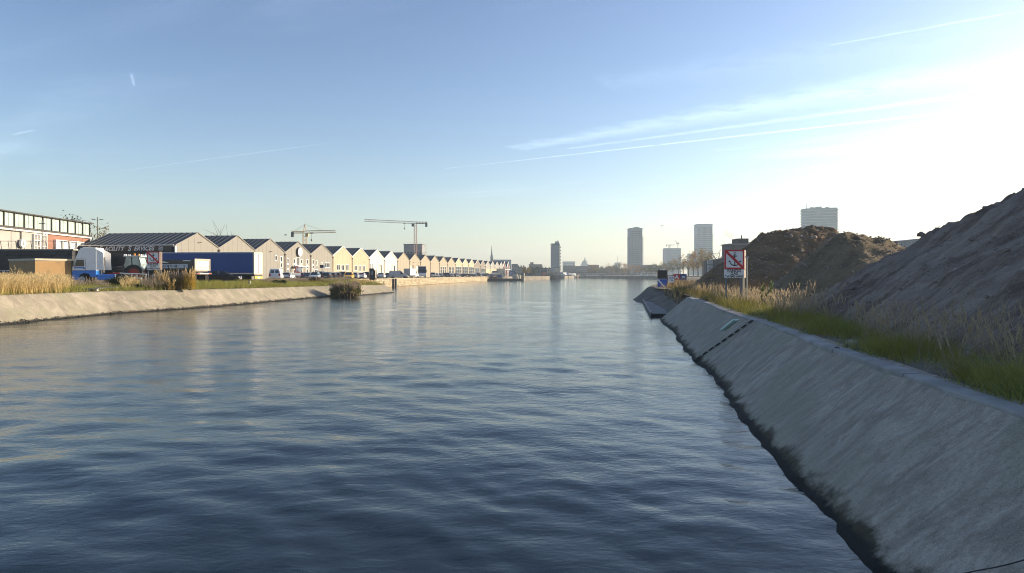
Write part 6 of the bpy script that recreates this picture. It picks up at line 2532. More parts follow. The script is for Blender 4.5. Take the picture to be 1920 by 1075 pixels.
KY = 117.3
t = thing('kiosk', 'tall black utility kiosk near the end of the concrete bank', 'kiosk', (wx(698, KY), KY, GZ), R(15))
q = MB()
q.bx(-0.46, 0.30, 0, 0.5, 0, 2.05)
q.build('cabinet', mat('kiosk_black', (0.016, 0.018, 0.022), 0.5, 0.15, 1), t, bevel=0.02)
q = MB()
q.bx(0.31, 0.55, 0.05, 0.45, 0, 1.75)
q.build('side_cabinet', mat('kiosk_black', (0.016, 0.018, 0.022)), t, bevel=0.02)
q = MB()
q.prism([(-0.2, 0.9), (0.1, 0.9), (0.14, 1.3), (0.06, 1.65), (-0.12, 1.65), (-0.22, 1.25)], -0.008, -0.001, 'y')
q.build('pale_emblem', mat('emblem_grey', (0.20, 0.23, 0.27), 0.5, 0.1, 3), t)
t = thing('water_post', 'thin pale post beside the black kiosk', 'post', (wx(705.5, KY), KY, GZ))
q = MB()
q.bx(-0.07, 0.07, 0, 0.15, 0, 1.55)
q.build('post', mat('post_sunlit', (0.50, 0.42, 0.32), 0.7, 0.1, 3), t)
q = MB()
q.bar((0, 0.05, 1.55), (0, 0.05, 1.95), 0.03, 5)
q.build('rod', M_dark, t)

# stone marker and barrier on the verge
t = thing('marker_post', 'short rounded concrete marker post in the grass below the blue trailer', 'post', (wx(468, 78), 78, 1.66), 0)
q = MB()
q.cyl((0, 0, -0.1), 0.17, 0.58, 10, r2=0.15)
q.ball((0, 0, 0.48), (0.15, 0.15, 0.12), 10, 6)
q.build('shaft', mat('marker_concrete', (0.34, 0.31, 0.25), 0.85, 0.15, 3), t, smooth=True)
q = MB()
q.cyl((-0.02, 0, 0.58), 0.07, 0.14, 8)
q.build('cap', M_dark, t)
bY = 68.5
t = thing('barrier', 'low pale barrier pole on short legs before the farm tractor', 'barrier', (wx(244, bY), bY, GZ), R(2))
q = MB()
q.bar((-1.7, 0, 1.16), (1.65, 0, 1.02), 0.05, 8)
q.build('pole', M_whitepaint, t, smooth=True)
for x in (-1.5, 0.1, 1.5):
    q = MB()
    q.bx(x - 0.04, x + 0.04, 0.06, 0.12, 0, 1.05)
    q.build('leg', M_metal, t)
q = MB()
q.bx(-1.7, -1.0, -0.06, -0.05, 1.08, 1.2)
q.build('red_band', M_red, t)
t = thing('pipe_frame', 'low white pipe frame in the weeds below the barrier', 'frame', (wx(256, 64), 64, 1.85))
q = MB()
q.bar((-0.4, 0, 0.82), (0.5, 0, 0.80), 0.05, 8)
q.build('top_rail', M_whitepaint, t)
for x in (-0.38, 0.48):
    q = MB()
    q.bar((x, 0, 0), (x, 0, 0.8), 0.045, 8)
    q.build('leg', M_whitepaint, t)
pl = thing('pallet', 'grey weathered planks stacked on the verge above the concrete bank', 'planks', (wx(166, 52.6), 52.6, 1.72), R(14))
M_plank = mat('weathered_plank', (0.36, 0.33, 0.28), 0.9, 0.2, 4, 0.005, 30, stretch=(0.3, 3, 3))
for i in range(4):
    q = MB()
    q.box((0.1 * i, -0.25 + i * 0.17, 0.20 + 0.01 * (i % 2)), (1.5, 0.14, 0.04))
    q.build('plank', M_plank, pl)
for x in (-0.5, 0.15, 0.6):
    q = MB()
    q.box((x, 0, 0.09), (0.12, 0.6, 0.16))
    q.build('block', M_plank, pl)
q = MB()
q.box((1.1, 0.3, 0.27), (1.6, 0.12, 0.04))
q.build('loose_plank', M_plank, pl)

# ------------------------------------------------------------------ plants
LEAFM = {}


def leaf_mat(name, c1, c2, trans=0.35, scale=1.5):
    m = bpy.data.materials.new(name)
    m.use_nodes = True
    t = m.node_tree
    n = NT(t)
    t.nodes.clear()
    out = t.nodes.new('ShaderNodeOutputMaterial')
    co = n.new('ShaderNodeTexCoord').outputs['Object']
    geo = n.new('ShaderNodeNewGeometry')
    a = n.noise(co, scale, 4, 0.65)
    f = n.m('ADD', n.m('MULTIPLY', n.ss(a, 0.3, 0.7), 0.6), n.m('MULTIPLY', geo.outputs['Random Per Island'], 0.4))
    c = n.mix(f, c1, c2)
    d = t.nodes.new('ShaderNodeBsdfDiffuse')
    tr = t.nodes.new('ShaderNodeBsdfTranslucent')
    mx = t.nodes.new('ShaderNodeMixShader')
    mx.inputs[0].default_value = trans
    t.links.new(c, d.inputs['Color'])
    t.links.new(c, tr.inputs['Color'])
    t.links.new(d.outputs[0], mx.inputs[1])
    t.links.new(tr.outputs[0], mx.inputs[2])
    t.links.new(mx.outputs[0], out.inputs['Surface'])
    LEAFM[name] = m
    return m


M_grass = leaf_mat('grass_blade', (0.15, 0.19, 0.05), (0.44, 0.43, 0.14), 0.5)
M_drygrass = leaf_mat('bleached_blade', (0.26, 0.205, 0.125), (0.50, 0.41, 0.27))
M_dryplume = leaf_mat('bleached_plume', (0.34, 0.27, 0.17), (0.58, 0.48, 0.33), 0.5)
M_grass2 = leaf_mat('grass_sunny', (0.16, 0.165, 0.035), (0.36, 0.32, 0.085))
M_straw = leaf_mat('straw_blade', (0.40, 0.29, 0.115), (0.70, 0.53, 0.25))
M_plume = leaf_mat('straw_plume', (0.46, 0.35, 0.17), (0.74, 0.59, 0.33), 0.5)
M_pink = leaf_mat('dusty_plume', (0.24, 0.19, 0.15), (0.42, 0.34, 0.27), 0.45)
M_olivegrass = leaf_mat('olive_blade', (0.10, 0.098, 0.034), (0.225, 0.195, 0.07))
M_goldgrass = leaf_mat('golden_weed', (0.15, 0.115, 0.03), (0.36, 0.25, 0.08))
M_weed = leaf_mat('dark_weed', (0.018, 0.03, 0.010), (0.05, 0.065, 0.02))
M_gold = leaf_mat('golden_leaf', (0.30, 0.20, 0.03), (0.56, 0.40, 0.08), 0.4)
M_brownweed = leaf_mat('brown_weed', (0.075, 0.05, 0.035), (0.16, 0.11, 0.06))


def blades(pos, h, w, lean=0.25, bend=0.35, g=rng, seg=3, azi=None, curl=None):
    """tapered bent blades as quads; pos (n,3), h (n,)"""
    n = len(pos)
    a = g.random(n) * 2 * np.pi if azi is None else azi
    ln = g.random(n) * lean
    bd = bend * (0.3 + g.random(n))
    dirx, diry = np.cos(a), np.sin(a)
    wa = g.random(n) * np.pi
    wx_, wy_ = np.cos(wa), np.sin(wa)
    V = np.zeros((n, seg + 1, 2, 3))
    for k in range(seg + 1):
        t_ = k / seg
        off = h * (ln * t_ + bd * t_ ** 2.2)
        z = h * t_ * np.sqrt(np.clip(1 - (ln * 0.7 + bd * t_) ** 2 * 0.5, 0.2, 1))
        ww = w * (1 - t_ * 0.88) / 2
        for s_, sg in enumerate((-1, 1)):
            V[:, k, s_, 0] = pos[:, 0] + dirx * off + sg * wx_ * ww
            V[:, k, s_, 1] = pos[:, 1] + diry * off + sg * wy_ * ww
            V[:, k, s_, 2] = pos[:, 2] + z
    base = np.arange(n)[:, None] * (seg + 1) * 2
    F_ = []
    for k in range(seg):
        F_.append(np.stack([base[:, 0] + 2 * k, base[:, 0] + 2 * k + 1, base[:, 0] + 2 * k + 3, base[:, 0] + 2 * k + 2], -1))
    return V.reshape(-1, 3), np.concatenate(F_), V[:, seg, :, :].mean(1), np.stack([dirx, diry], -1)


def join(parts):
    V, F_, o = [], [], 0
    for v, f in parts:
        V.append(v)
        F_.append(f + o)
        o += len(v)
    return np.concatenate(V), np.concatenate(F_)


def plumes(tips, dirs, size, g=rng, k=7):
    """feathery heads: short spikelets around the stem end"""
    n = len(tips)
    P = np.repeat(tips, k, 0).copy()
    sz = np.repeat(size, k) if hasattr(size, '__len__') else np.full(n * k, size)
    u = np.tile(np.linspace(-0.9, 0.05, k), n)
    P[:, 2] += u * sz
    P[:, 0] += np.repeat(dirs[:, 0], k) * u * sz * 0.35
    P[:, 1] += np.repeat(dirs[:, 1], k) * u * sz * 0.35
    az = np.repeat(np.arctan2(dirs[:, 1], dirs[:, 0]), k) + g.normal(0, 1.0, n * k)
    v, f, _, _ = blades(P, sz * 0.42, sz * 0.11, 0.28, 0.3, g, 2, az)
    return v, f


def strip_points(n, fun, g=rng):
    """random points between two offset lines; fun(u, v) gives x, y, z arrays"""
    u, v = g.random(n), g.random(n)
    return np.stack(fun(u, v), -1)


def right_strip(y0, y1, o0, o1, pw=1.0):
    def f(u, v):
        y = y0 + (y1 - y0) * u ** pw
        x = 2.5 + 0.163 * y + o0 + (o1 - o0) * v
        return x, y, np.full_like(x, RZ - 0.02)
    return f


def clumpy(P, s, seed, thr):
    """keep points where a patchy noise field is high"""
    k = fbm(P[:, 0] * s, P[:, 1] * s, 3, seed)
    return P[k + rng.normal(0, 0.22, len(P)) > thr]


def ground_A(P):
    """lift points onto the foot of the large heap"""
    h = np.maximum(0, h_big(P[:, 0], P[:, 1]))
    P[:, 2] += h * 0.98
    return P


# right bank grass: green tussocks
P = ground_A(clumpy(strip_points(19000, right_strip(5.5, 36, 1.96, 3.9, 1.3)), 1.1, 101, -0.05))
edge = np.abs(P[:, 0] - (2.5 + 0.163 * P[:, 1] + 2.9)) / 1.0
hh = (0.75 + 0.8 * fbm(P[:, 0] * 0.8, P[:, 1] * 0.8, 3, 112)).clip(0.3, 1.6) * (0.10 + 0.34 * rng.random(len(P))) * np.clip(1.9 - P[:, 1] / 16, 0.8, 1.5) * np.clip(1.25 - edge * 0.6, 0.4, 1.2)
v, f, _, _ = blades(P, hh * 1.15, 0.0105, 0.5, 0.7)
tag(npmesh('grass', v, f, M_grass, 'stuff'), 'green tussock grass along the kerb of the shaded bank')
P = ground_A(clumpy(strip_points(9000, right_strip(5.5, 34, 2.10, 3.6, 1.3)), 0.7, 131, 0.0))
v, f, _, _ = blades(P, 0.20 + 0.48 * rng.random(len(P)), 0.011, 0.45, 0.75)
tag(npmesh('grass', v, f, M_grass2, 'stuff'), 'yellow green longer grass in patches behind the kerb')
# dry seed-headed grass, thin near the camera and dense farther along
parts, pl_ = [], []
for n_, a, b, o0, o1, lo, hi, thr, sz in ((760, 6, 28, 2.6, 4.4, 0.50, 0.95, -0.15, 0.19), (1000, 22, 40, 2.5, 5.0, 0.35, 0.90, 0.05, 0.17), (900, 34, 66, 2.6, 5.4, 0.4, 0.85, -0.05, 0.20)):
    P = ground_A(clumpy(strip_points(n_, right_strip(a, b, o0, o1)), 0.6, 150 + n_, thr))
    h_ = lo + (hi - lo) * rng.random(len(P))
    v, f, tips, dr = blades(P, h_, 0.007 + 0.0002 * a, 0.25, 0.35)
    parts.append((v, f))
    pl_.append(plumes(tips, dr, sz * (0.7 + 0.6 * rng.random(len(P))), k=12 if a < 30 else 6))
v, f = join(parts)
dg_ = tag(npmesh('dry_grass', v, f, M_drygrass, 'stuff'), 'dry straw coloured seed grass between the kerb and the heaps')
v, f = join(pl_)
npmesh('seed_heads', v, f, M_dryplume, 'stuff', False, dg_)
P = clumpy(strip_points(8500, right_strip(26, 68, 2.05, 4.8)), 0.5, 171, -0.3)
v, f, _, _ = blades(P, 0.22 + 0.45 * rng.random(len(P)), 0.016, 0.4, 0.6)
tag(npmesh('grass', v, f, M_olivegrass, 'stuff'), 'olive green grass around the foot of the sign')


P = ground_A(clumpy(strip_points(5200, right_strip(5.5, 45, 2.05, 4.4, 1.3)), 1.3, 207, 0.05))
v, f, _, _ = blades(P, 0.12 + 0.38 * rng.random(len(P)), 0.007, 0.7, 0.6)
tag(npmesh('dead_stems', v, f, M_drygrass, 'stuff'), 'short dead stems tangled through the green grass by the kerb')
P = ground_A(clumpy(strip_points(4200, right_strip(5.5, 45, 2.05, 4.4, 1.3)), 1.0, 217, 0.1))
v, f, _, _ = blades(P, 0.08 + 0.26 * rng.random(len(P)), 0.016, 0.8, 0.7)
tag(npmesh('low_weeds', v, f, M_olivegrass, 'stuff'), 'low olive broad leaved weeds between grass and heap')
# brown weeds over the point behind the ledge
def point_pts(u, v):
    y = 47 + 50 * u
    x = 2.5 + 0.163 * y + 1.5 + 7.5 * v * (1 - 0.35 * u)
    return x, y, RZ - 0.05 - np.clip((2.5 + 0.163 * y + 2.7 - x) * 0.55, 0, 1)


P = clumpy(strip_points(7500, point_pts), 0.35, 181, -0.35)
hump = 1.0 * np.clip((P[:, 0] - 15.5 - (P[:, 1] - 62) * .16) / 4, -0.3, 1)
v, f, tips, dr = blades(P, (0.35 + 0.5 * rng.random(len(P))) * (1 + hump * 0.8), 0.03, 0.4, 0.5)
pw_ = tag(npmesh('brown_weeds', v, f, M_brownweed, 'stuff'), 'brown autumn weeds covering the point below the boards')
P = clumpy(strip_points(1800, point_pts), 0.3, 191, 0.0)
v, f, tips, dr = blades(P, 0.5 + 0.7 * rng.random(len(P)), 0.03, 0.35, 0.4)
tag(npmesh('dry_grass', v, f, M_straw, 'stuff'), 'pale dry grass on the point below the boards')


# left verge
VA = np.array(VERGE)


def verge_pts(n, i0=0.0, i1=1.0, q0=0.0, q1=1.0, g=rng):
    nr, nc = VA.shape[:2]
    u = (i0 + (i1 - i0) * g.random(n)) * (nr - 1.001)
    w_ = (q0 + (q1 - q0) * g.random(n)) * (nc - 1.001)
    a, b = u.astype(int), w_.astype(int)
    fu, fw = (u - a)[:, None], (w_ - b)[:, None]
    return (VA[a, b] * (1 - fu) + VA[a + 1, b] * fu) * (1 - fw) + (VA[a, b + 1] * (1 - fu) + VA[a + 1, b + 1] * fu) * fw


def by_px(P, p0, p1):
    px = 960 + F * P[:, 0] / P[:, 1]
    return P[(px > p0) & (px < p1)]


P = by_px(verge_pts(42000, 0.22, 1.0), -60, 760)
h_ = (0.14 + 0.26 * rng.random(len(P))) * (1 + 0.7 * np.clip(fbm(P[:, 0] * 0.5, P[:, 1] * 0.5, 3, 301), -0.6, 1))
v, f, _, _ = blades(P, h_, 0.035, 0.5, 0.5, seg=2)
tag(npmesh('grass', v, f, M_grass2, 'stuff'), 'sunlit yellow green grass on the verge of the concrete bank')
P = clumpy(by_px(verge_pts(26000, 0.22, 1.0), -60, 760), 0.45, 311, 0.05)
v, f, _, _ = blades(P, 0.2 + 0.35 * rng.random(len(P)), 0.045, 0.5, 0.5, seg=2)
tag(npmesh('grass', v, f, M_grass, 'stuff'), 'darker green weeds in patches on the verge')
# tall golden reeds at the left end
P = by_px(verge_pts(26000, 0.0, 0.62, 0.0, 0.75), -80, 150)
px = 960 + F * P[:, 0] / P[:, 1]
P = P[rng.random(len(P)) < np.clip((136 - px) / 22, 0, 1)]
h_ = (0.58 + 0.42 * rng.random(len(P))) * np.clip(0.55 + (VA[0, 0, 0] - P[:, 0] + 1.8) * 0.3, 0.55, 1.15)
v, f, tips, dr = blades(P, h_, 0.03, 0.22, 0.25)
rd = tag(npmesh('reeds', v, f, M_straw, 'stuff'), 'tall golden dry reeds in front of the brick shed')
v, f = plumes(tips, dr, 0.26 + 0.1 * rng.random(len(P)), k=4)
npmesh('reed_plumes', v, f, M_plume, 'stuff', False, rd)
# duller tall grass in front of the truck and tractor
for p0, p1, n_, lo, hi, mt, pm, lab, q0, q1 in ((132, 205, 9000, 0.45, 0.85, M_olivegrass, M_pink, 'dusty tall grass below the blue and white truck', 0.3, 0.9),
                                        (228, 262, 6000, 0.7, 1.15, M_straw, M_plume, 'pale tall grass in front of the farm tractor', 0.15, 0.7),
                                        (268, 345, 9000, 0.55, 1.15, M_olivegrass, M_pink, 'tall reeds with dusty pink plumes around the sign posts', 0.03, 0.5),
                                        (498, 660, 9000, 0.3, 0.65, M_olivegrass, M_pink, 'rough low weeds along the road edge before the cars', 0.55, 1.0),
                                        (660, 728, 5000, 0.35, 0.75, M_olivegrass, M_straw, 'rough grass on the end of the concrete bank', 0.0, 1.0)):
    P = clumpy(by_px(verge_pts(n_ * 5, 0.2, 1.0, q0, q1), p0, p1)[:n_], 0.55, 331 + p0, -0.12)
    k_ = 0.75 + 0.4 * np.clip(fbm(P[:, 0] * 0.8, P[:, 1] * 0.8, 3, 350 + p0), -0.7, 0.7)
    v, f, tips, dr = blades(P, (lo + (hi - lo) * rng.random(len(P))) * k_, 0.035, 0.25, 0.3)
    o_ = tag(npmesh('tall_grass', v, f, mt, 'stuff'), lab)
    s_ = rng.random(len(P)) < 0.55
    v, f = plumes(tips[s_], dr[s_], 0.22 + 0.1 * rng.random(int(s_.sum())), k=5)
    npmesh('seed_heads', v, f, pm, 'stuff', False, o_)


def shrub(name, label, loc, rx, ry, h, n, size, stems, m_leaf, m_stem=None, plume=None, npl=0, cat='bush', taper=0.35):
    """shrub of stems and leaf-sized faces gathered in clumps"""
    t = thing(name, label, cat, loc)
    g = np.random.default_rng(len(label) * 37 + n)
    k = max(10, n // 40)
    a, r_ = g.random(k) * 6.283, np.sqrt(g.random(k))
    zc = g.random(k) ** 0.8
    cc = np.stack([rx * r_ * np.cos(a) * (1 - taper * zc), ry * r_ * np.sin(a) * (1 - taper * zc), h * (0.08 + (0.62 if plume else 0.82) * zc * (1 - 0.25 * r_))], -1)
    idx = g.integers(0, k, n)
    P = cc[idx] + g.normal(0, 1, (n, 3)) * np.array([rx, ry, h]) * 0.11
    P[:, 2] = np.maximum(P[:, 2], 0.03)
    v, f, _, _ = blades(P, size * (0.6 + 0.8 * g.random(n)), size * 0.42, 0.9, 0.6, g, 2)
    npmesh('foliage', v, f, m_leaf, None, False, t)
    q = MB()
    for i in range(stems):
        j = g.integers(0, k)
        q.bar((cc[j, 0] * 0.25, cc[j, 1] * 0.25, -0.05), tuple(cc[j]), 0.012 + 0.006 * h, 4, r2=0.006)
    q.build('stems', m_stem or M_bark, t, stuff=True)
    if plume:
        j = g.integers(0, k, npl)
        S0 = cc[j] * np.array([0.45, 0.45, 0]) + np.array([0, 0, 0.0])
        hh_ = h * (0.70 + 0.55 * g.random(npl)) * (1 - 0.25 * r_[j])
        v, f, tips, dr = blades(S0, hh_, 0.02 + 0.006 * h, 0.35 * rx / h, 0.45 * rx / h, g, 3, np.arctan2(cc[j, 1], cc[j, 0]))
        npmesh('stalks', v, f, M_straw, 'stuff', False, t)
        v, f = plumes(tips, dr, 0.30 + 0.15 * g.random(npl), g, 8)
        npmesh('plumes', v, f, plume, 'stuff', False, t)
    return t


M_bark = mat('bark', (0.075, 0.058, 0.042), 0.9, 0.25, 3)


def at_px(px, Y, z):
    return (wx(px, Y), Y, z)


shrub('shrub', 'golden yellow autumn shrub on the verge beside the tipping trailer wheels', at_px(355, 61.5, 1.66), 0.62, 0.55, 1.85, 1500, 0.12, 14, M_gold, plume=M_plume, npl=70, taper=0.2)
shrub('shrub', 'olive and pink plumed clump between the sign and the golden shrub', at_px(334, 61.5, 1.66), 0.8, 0.6, 1.7, 1500, 0.15, 12, M_goldgrass, plume=M_pink, npl=90, taper=0.1)
shrub('shrub', 'straw coloured tall weed clump just behind the no anchoring sign posts', at_px(303, 62.5, 1.7), 0.7, 0.5, 1.5, 1000, 0.14, 10, M_goldgrass, plume=M_plume, npl=60)
shrub('shrub', 'low tawny weed clump with few plumes between the two taller clumps', at_px(318, 60.5, 1.64), 0.55, 0.45, 1.05, 800, 0.13, 8, M_goldgrass, plume=M_plume, npl=40)
shrub('shrub', 'dark green bramble bush in front of the white truck chassis', at_px(222, 62, 1.78), 1.5, 0.9, 1.0, 2200, 0.14, 14, M_weed)
shrub('shrub', 'low dark green weed bush at the foot of the pale frame', at_px(247, 59.5, 1.68), 0.9, 0.6, 0.55, 900, 0.12, 8, M_weed)
shrub('shrub', 'small dark bush in the grass below the white van', at_px(524, 88, 1.75), 1.0, 0.7, 0.6, 900, 0.13, 8, M_weed)
shrub('shrub', 'dusty pink weed clump near the pale blue car', at_px(591, 101, 1.9), 1.2, 0.8, 0.9, 900, 0.16, 8, M_brownweed, plume=M_pink, npl=60)
shrub('shrub', 'thin dry weed in front of the shed', at_px(31, 62, GZ), 0.5, 0.4, 1.5, 200, 0.12, 14, M_straw, plume=M_plume, npl=24)
shrub('reed_bush', 'large reed bush with pale plumes growing out of the water at the slip', at_px(648, 91.2, -0.15), 1.7, 1.3, 2.2, 2600, 0.34, 24, M_olivegrass, plume=M_pink, npl=420, taper=-0.15)
shrub('reed_bush', 'orange brown reeds at the water edge under the large reed bush', at_px(654, 89.2, -0.1), 1.1, 0.6, 0.85, 900, 0.3, 12, M_brownweed, plume=M_plume, npl=30, taper=0.0)
for px, h_, lab in ((1443, 1.15, 'taller of two pale green poplar saplings below the dark heap'), (1431, 0.95, 'shorter of two pale green poplar saplings below the dark heap')):
    shrub('sapling', lab, at_px(px, 30.5, RZ - 0.02), 0.20, 0.2, h_ * 1.15, 420, 0.085, 6, leaf_mat('poplar_leaf_%d' % px, (0.10, 0.14, 0.055), (0.20, 0.25, 0.11)), cat='sapling', taper=0.45)
for px, Y, rx_, h_, mt, lab in ((1508, 22, 0.5, 0.42, M_grass2, 'bright green tussock at the kerb just past the dry grass'), (1556, 17.6, 0.5, 0.40, M_grass, 'dark green tussock beside the pale stones'),
                               (1660, 13.2, 0.45, 0.36, M_grass, 'broad green tussock after the pale stones'), (1850, 9.6, 0.5, 0.46, M_grass2, 'tall yellow green tussock by the kerb close to the camera')):
    t = thing('tussock', lab, 'grass tussock', at_px(px, Y, RZ - 0.02), 0, 'tussocks along the kerb')
    g = np.random.default_rng(px)
    n_ = 520
    a, r_ = g.random(n_) * 6.283, np.sqrt(g.random(n_)) * rx_ * 0.7
    P = np.stack([r_ * np.cos(a), r_ * np.sin(a), np.zeros(n_)], -1)
    v, f, _, _ = blades(P, h_ * (0.6 + 0.6 * g.random(n_)), 0.010, 0.7, 0.9, g, 4, a)
    npmesh('blades', v, f, mt, 'stuff', False, t)


# ------------------------------------------------------------------ trees
def tree(label, px, Y, h, r, col, n=340, base=GZ, leafs=0.55, bare=False, group='autumn trees along the far shore', trunk=0.28):
    t = thing('tree', label, 'tree', (wx(px, Y), Y, base), 0, group)
    g = np.random.default_rng(int(px * 10) + int(Y))
    q = MB()
    q.bar((0, 0, 0), (0, 0, h * 0.55), 0.035 * h * 0.8, 7, r2=0.018 * h)
    k = 16
    a, zc = g.random(k) * 6.283, 0.35 + 0.62 * g.random(k)
    rr = r * (0.35 + 0.6 * g.random(k)) * np.sin(np.clip((zc - 0.25) / 0.8, 0.15, 1) * 2.6)
    cc = np.stack([rr * np.cos(a), rr * np.sin(a), zc * h], -1)
    for c_ in cc:
        q.bar((0, 0, h * (0.22 + 0.3 * g.random())), tuple(c_), 0.012 * h, 4, r2=0.003 * h)
    if bare:
        for _ in range(60):
            c_ = cc[g.integers(0, k)]
            d = c_ + g.normal(0, 1, 3) * r * 0.35
            q.bar(tuple(c_), tuple(d), 0.004 * h, 3, r2=0.002 * h)
    q.build('trunk', M_bark, t)
    if n:
        idx = g.integers(0, k, n)
        P = cc[idx] + g.normal(0, 1, (n, 3)) * np.array([r, r, h * 0.42]) * 0.17
        v, f, _, _ = blades(P, leafs * (0.6 + 0.8 * g.random(n)), leafs * 0.7, 1.0, 0.8, g, 1)
        npmesh('crown', v, f, LEAFM[col], None, False, t)
    return t


leaf_mat('rust_leaf', (0.13, 0.065, 0.03), (0.24, 0.12, 0.045), 0.3, 0.3)
leaf_mat('orange_leaf', (0.21, 0.11, 0.03), (0.34, 0.19, 0.055), 0.3, 0.3)
leaf_mat('tawny_leaf', (0.17, 0.125, 0.05), (0.29, 0.22, 0.09), 0.3, 0.3)
leaf_mat('greygreen_leaf', (0.07, 0.075, 0.045), (0.13, 0.13, 0.075), 0.3, 0.3)
leaf_mat('darkgreen_leaf', (0.03, 0.045, 0.02), (0.065, 0.08, 0.03), 0.3, 0.3)
for px, Y, h, r, c_, lab in (
        (1108, 640, 10, 6, 'rust_leaf', 'rust brown tree before the grey blocks below the dome'), (1117, 645, 9, 5, 'tawny_leaf', 'tawny tree next to the rust brown one below the dome'),
        (1128, 650, 8, 5, 'greygreen_leaf', 'low grey green tree in the gap after the domed hall'), (1147, 640, 10, 6, 'tawny_leaf', 'tawny tree under the small skyline tower'),
        (1157, 635, 11, 6, 'greygreen_leaf', 'grey green tree under the masted skyline tower'), (1167, 630, 12, 6, 'tawny_leaf', 'broad tawny tree just before the balcony tower'),
        (1176, 620, 11, 6, 'orange_leaf', 'orange tree hugging the foot of the balcony tower'), (1191, 610, 9, 5.5, 'orange_leaf', 'orange tree in front of the balcony tower'),
        (1200, 600, 8, 5, 'rust_leaf', 'rust tree at the outer corner of the balcony tower'), (1212, 560, 8, 5, 'greygreen_leaf', 'grey green tree over the white cruiser'),
        (1222, 540, 8, 5, 'greygreen_leaf', 'second grey green tree over the moored cruisers'), (1232, 520, 8.5, 5, 'darkgreen_leaf', 'dark tree behind the blue board'),
        (1243, 500, 10, 5.5, 'greygreen_leaf', 'grey green tree under the unfinished tower'), (1252, 480, 10, 5, 'tawny_leaf', 'tawny tree before the unfinished tower'),
        (1262, 470, 11, 5.5, 'greygreen_leaf', 'broad grey green tree above the white radio board'), (1272, 460, 11, 5, 'tawny_leaf', 'tawny tree above the red harbour board'),
        (1281, 440, 12, 5, 'greygreen_leaf', 'grey green tree above the blue half of the harbour board'), (1291, 400, 13, 5, 'orange_leaf', 'tall orange tree before the small pale tower'),
        (1300, 380, 12.5, 5, 'tawny_leaf', 'tall tawny tree between the small pale tower and the square white tower'), (1309, 350, 13, 4.5, 'orange_leaf', 'tall orange tree before the square white tower'),
        (1317, 320, 13, 4, 'tawny_leaf', 'tall thin tawny tree before the square white tower'), (1326, 300, 11, 4, 'tawny_leaf', 'tawny tree touching the industrial hall wing'),
        (988, 430, 5, 4, 'tawny_leaf', 'small tawny tree by the long slate harbour shed'), (1000, 470, 6, 4, 'darkgreen_leaf', 'small dark tree before the slate harbour sheds'),
        (1010, 660, 10, 6, 'greygreen_leaf', 'grey green tree behind the harbour sheds')):
    tree(lab, px, Y, h, r, c_, leafs=0.75)
tree('tall tawny tree just behind the corner of the pavilion', 180, 137, 10.5, 2.6, 'tawny_leaf', 500, leafs=0.4, group='trees behind the pavilion')
tree('dark tree crown just above the pavilion roof', 134, 150, 13.2, 4, 'darkgreen_leaf', 600, leafs=0.45, group='trees behind the pavilion')
tree('bare twiggy tree behind the second warehouse roof', 430, 200, 14.0, 6, 'tawny_leaf', 0, bare=True, group='bare trees')
tree('bare twiggy tree behind the industrial hall wing', 1347, 190, 9.5, 3.5, 'tawny_leaf', 60, base=RZ, bare=True, leafs=0.3, group='bare trees')

# ------------------------------------------------------------------ stones, rubble and birds
def rocks(pts, sizes, g):
    ico = bmesh.new()
    bmesh.ops.create_icosphere(ico, subdivisions=1, radius=1.0)
    iv = np.array([q.co[:] for q in ico.verts])
    jf = np.array([[q.index for q in fc.verts] for fc in ico.faces])
    ico.free()
    V, F_ = [], []
    for k, (p, s_) in enumerate(zip(pts, sizes)):
        pv_ = iv * (1 + g.normal(0, 0.2, (len(iv), 1))) * s_ * np.array([1.2, 1.0, 0.7])
        a = g.random() * 6.28
        pv_ = np.stack([pv_[:, 0] * math.cos(a) - pv_[:, 1] * math.sin(a), pv_[:, 0] * math.sin(a) + pv_[:, 1] * math.cos(a), pv_[:, 2]], -1)
        V.append(pv_ + p)
        F_.append(jf + k * len(iv))
    return np.concatenate(V), np.concatenate(F_)


g = np.random.default_rng(77)
ptsL = []
for a, b in zip(BANK[1:], BANK[2:]):
    n_ = int(math.hypot(b[0] - a[0], b[1] - a[1]) * 16)
    for _ in range(n_):
        u, w_ = g.random(), g.random()
        x, y = a[0] + (b[0] - a[0]) * u, a[1] + (b[1] - a[1]) * u
        ptsL.append((x + 0.12 - 0.3 * w_, y, -0.06 + 0.26 * w_))
v, f = rocks(np.array(ptsL), 0.02 + 0.045 * g.random(len(ptsL)) ** 2, g)
tag(npmesh('waterline_stones', v, f, M_rubble, 'stuff'), 'dark wet stones along the waterline of the sunlit bank')
M_stonep = mat('pale_stone', (0.33, 0.31, 0.27), 0.9, 0.2, 6, 0.01, 30)
M_stoned = mat('dark_stone', (0.10, 0.10, 0.10), 0.9, 0.2, 6, 0.01, 30)
for px, y, s_, m_, lab in ((1597, 647, 0.115, M_stonep, 'largest pale stone on the grass edge above the kerb'), (1586, 652, 0.06, M_stoned, 'dark stone touching the largest pale stone'),
                           (1606, 657, 0.07, M_stoned, 'dark grey stone in front of the largest pale stone'), (1570, 655, 0.055, M_stoned, 'small dark stone at the kerb before the pale one'),
                           (1622, 631, 0.10, M_stonep, 'flat pale stone farther back at the foot of the gravelly heap'), (1815, 640, 0.11, M_stonep, 'pinkish flat stone on the lower flank of the gravelly heap')):
    Y = F * (CAMZ - RZ) / (y - HZ) if px < 1800 else 12.6
    x = wx(px, Y)
    z = RZ + max(0.0, float(h_big(np.array([x]), np.array([Y]))[0])) if px > 1600 else RZ
    v, f = rocks(np.array([(0, 0, 0)]), [s_], g)
    o_ = npmesh('stone', v, f, m_, None, True)
    o_.location = (x, Y, z + s_ * 0.35)
    tag(o_, lab, 'stone', 'loose stones by the kerb')
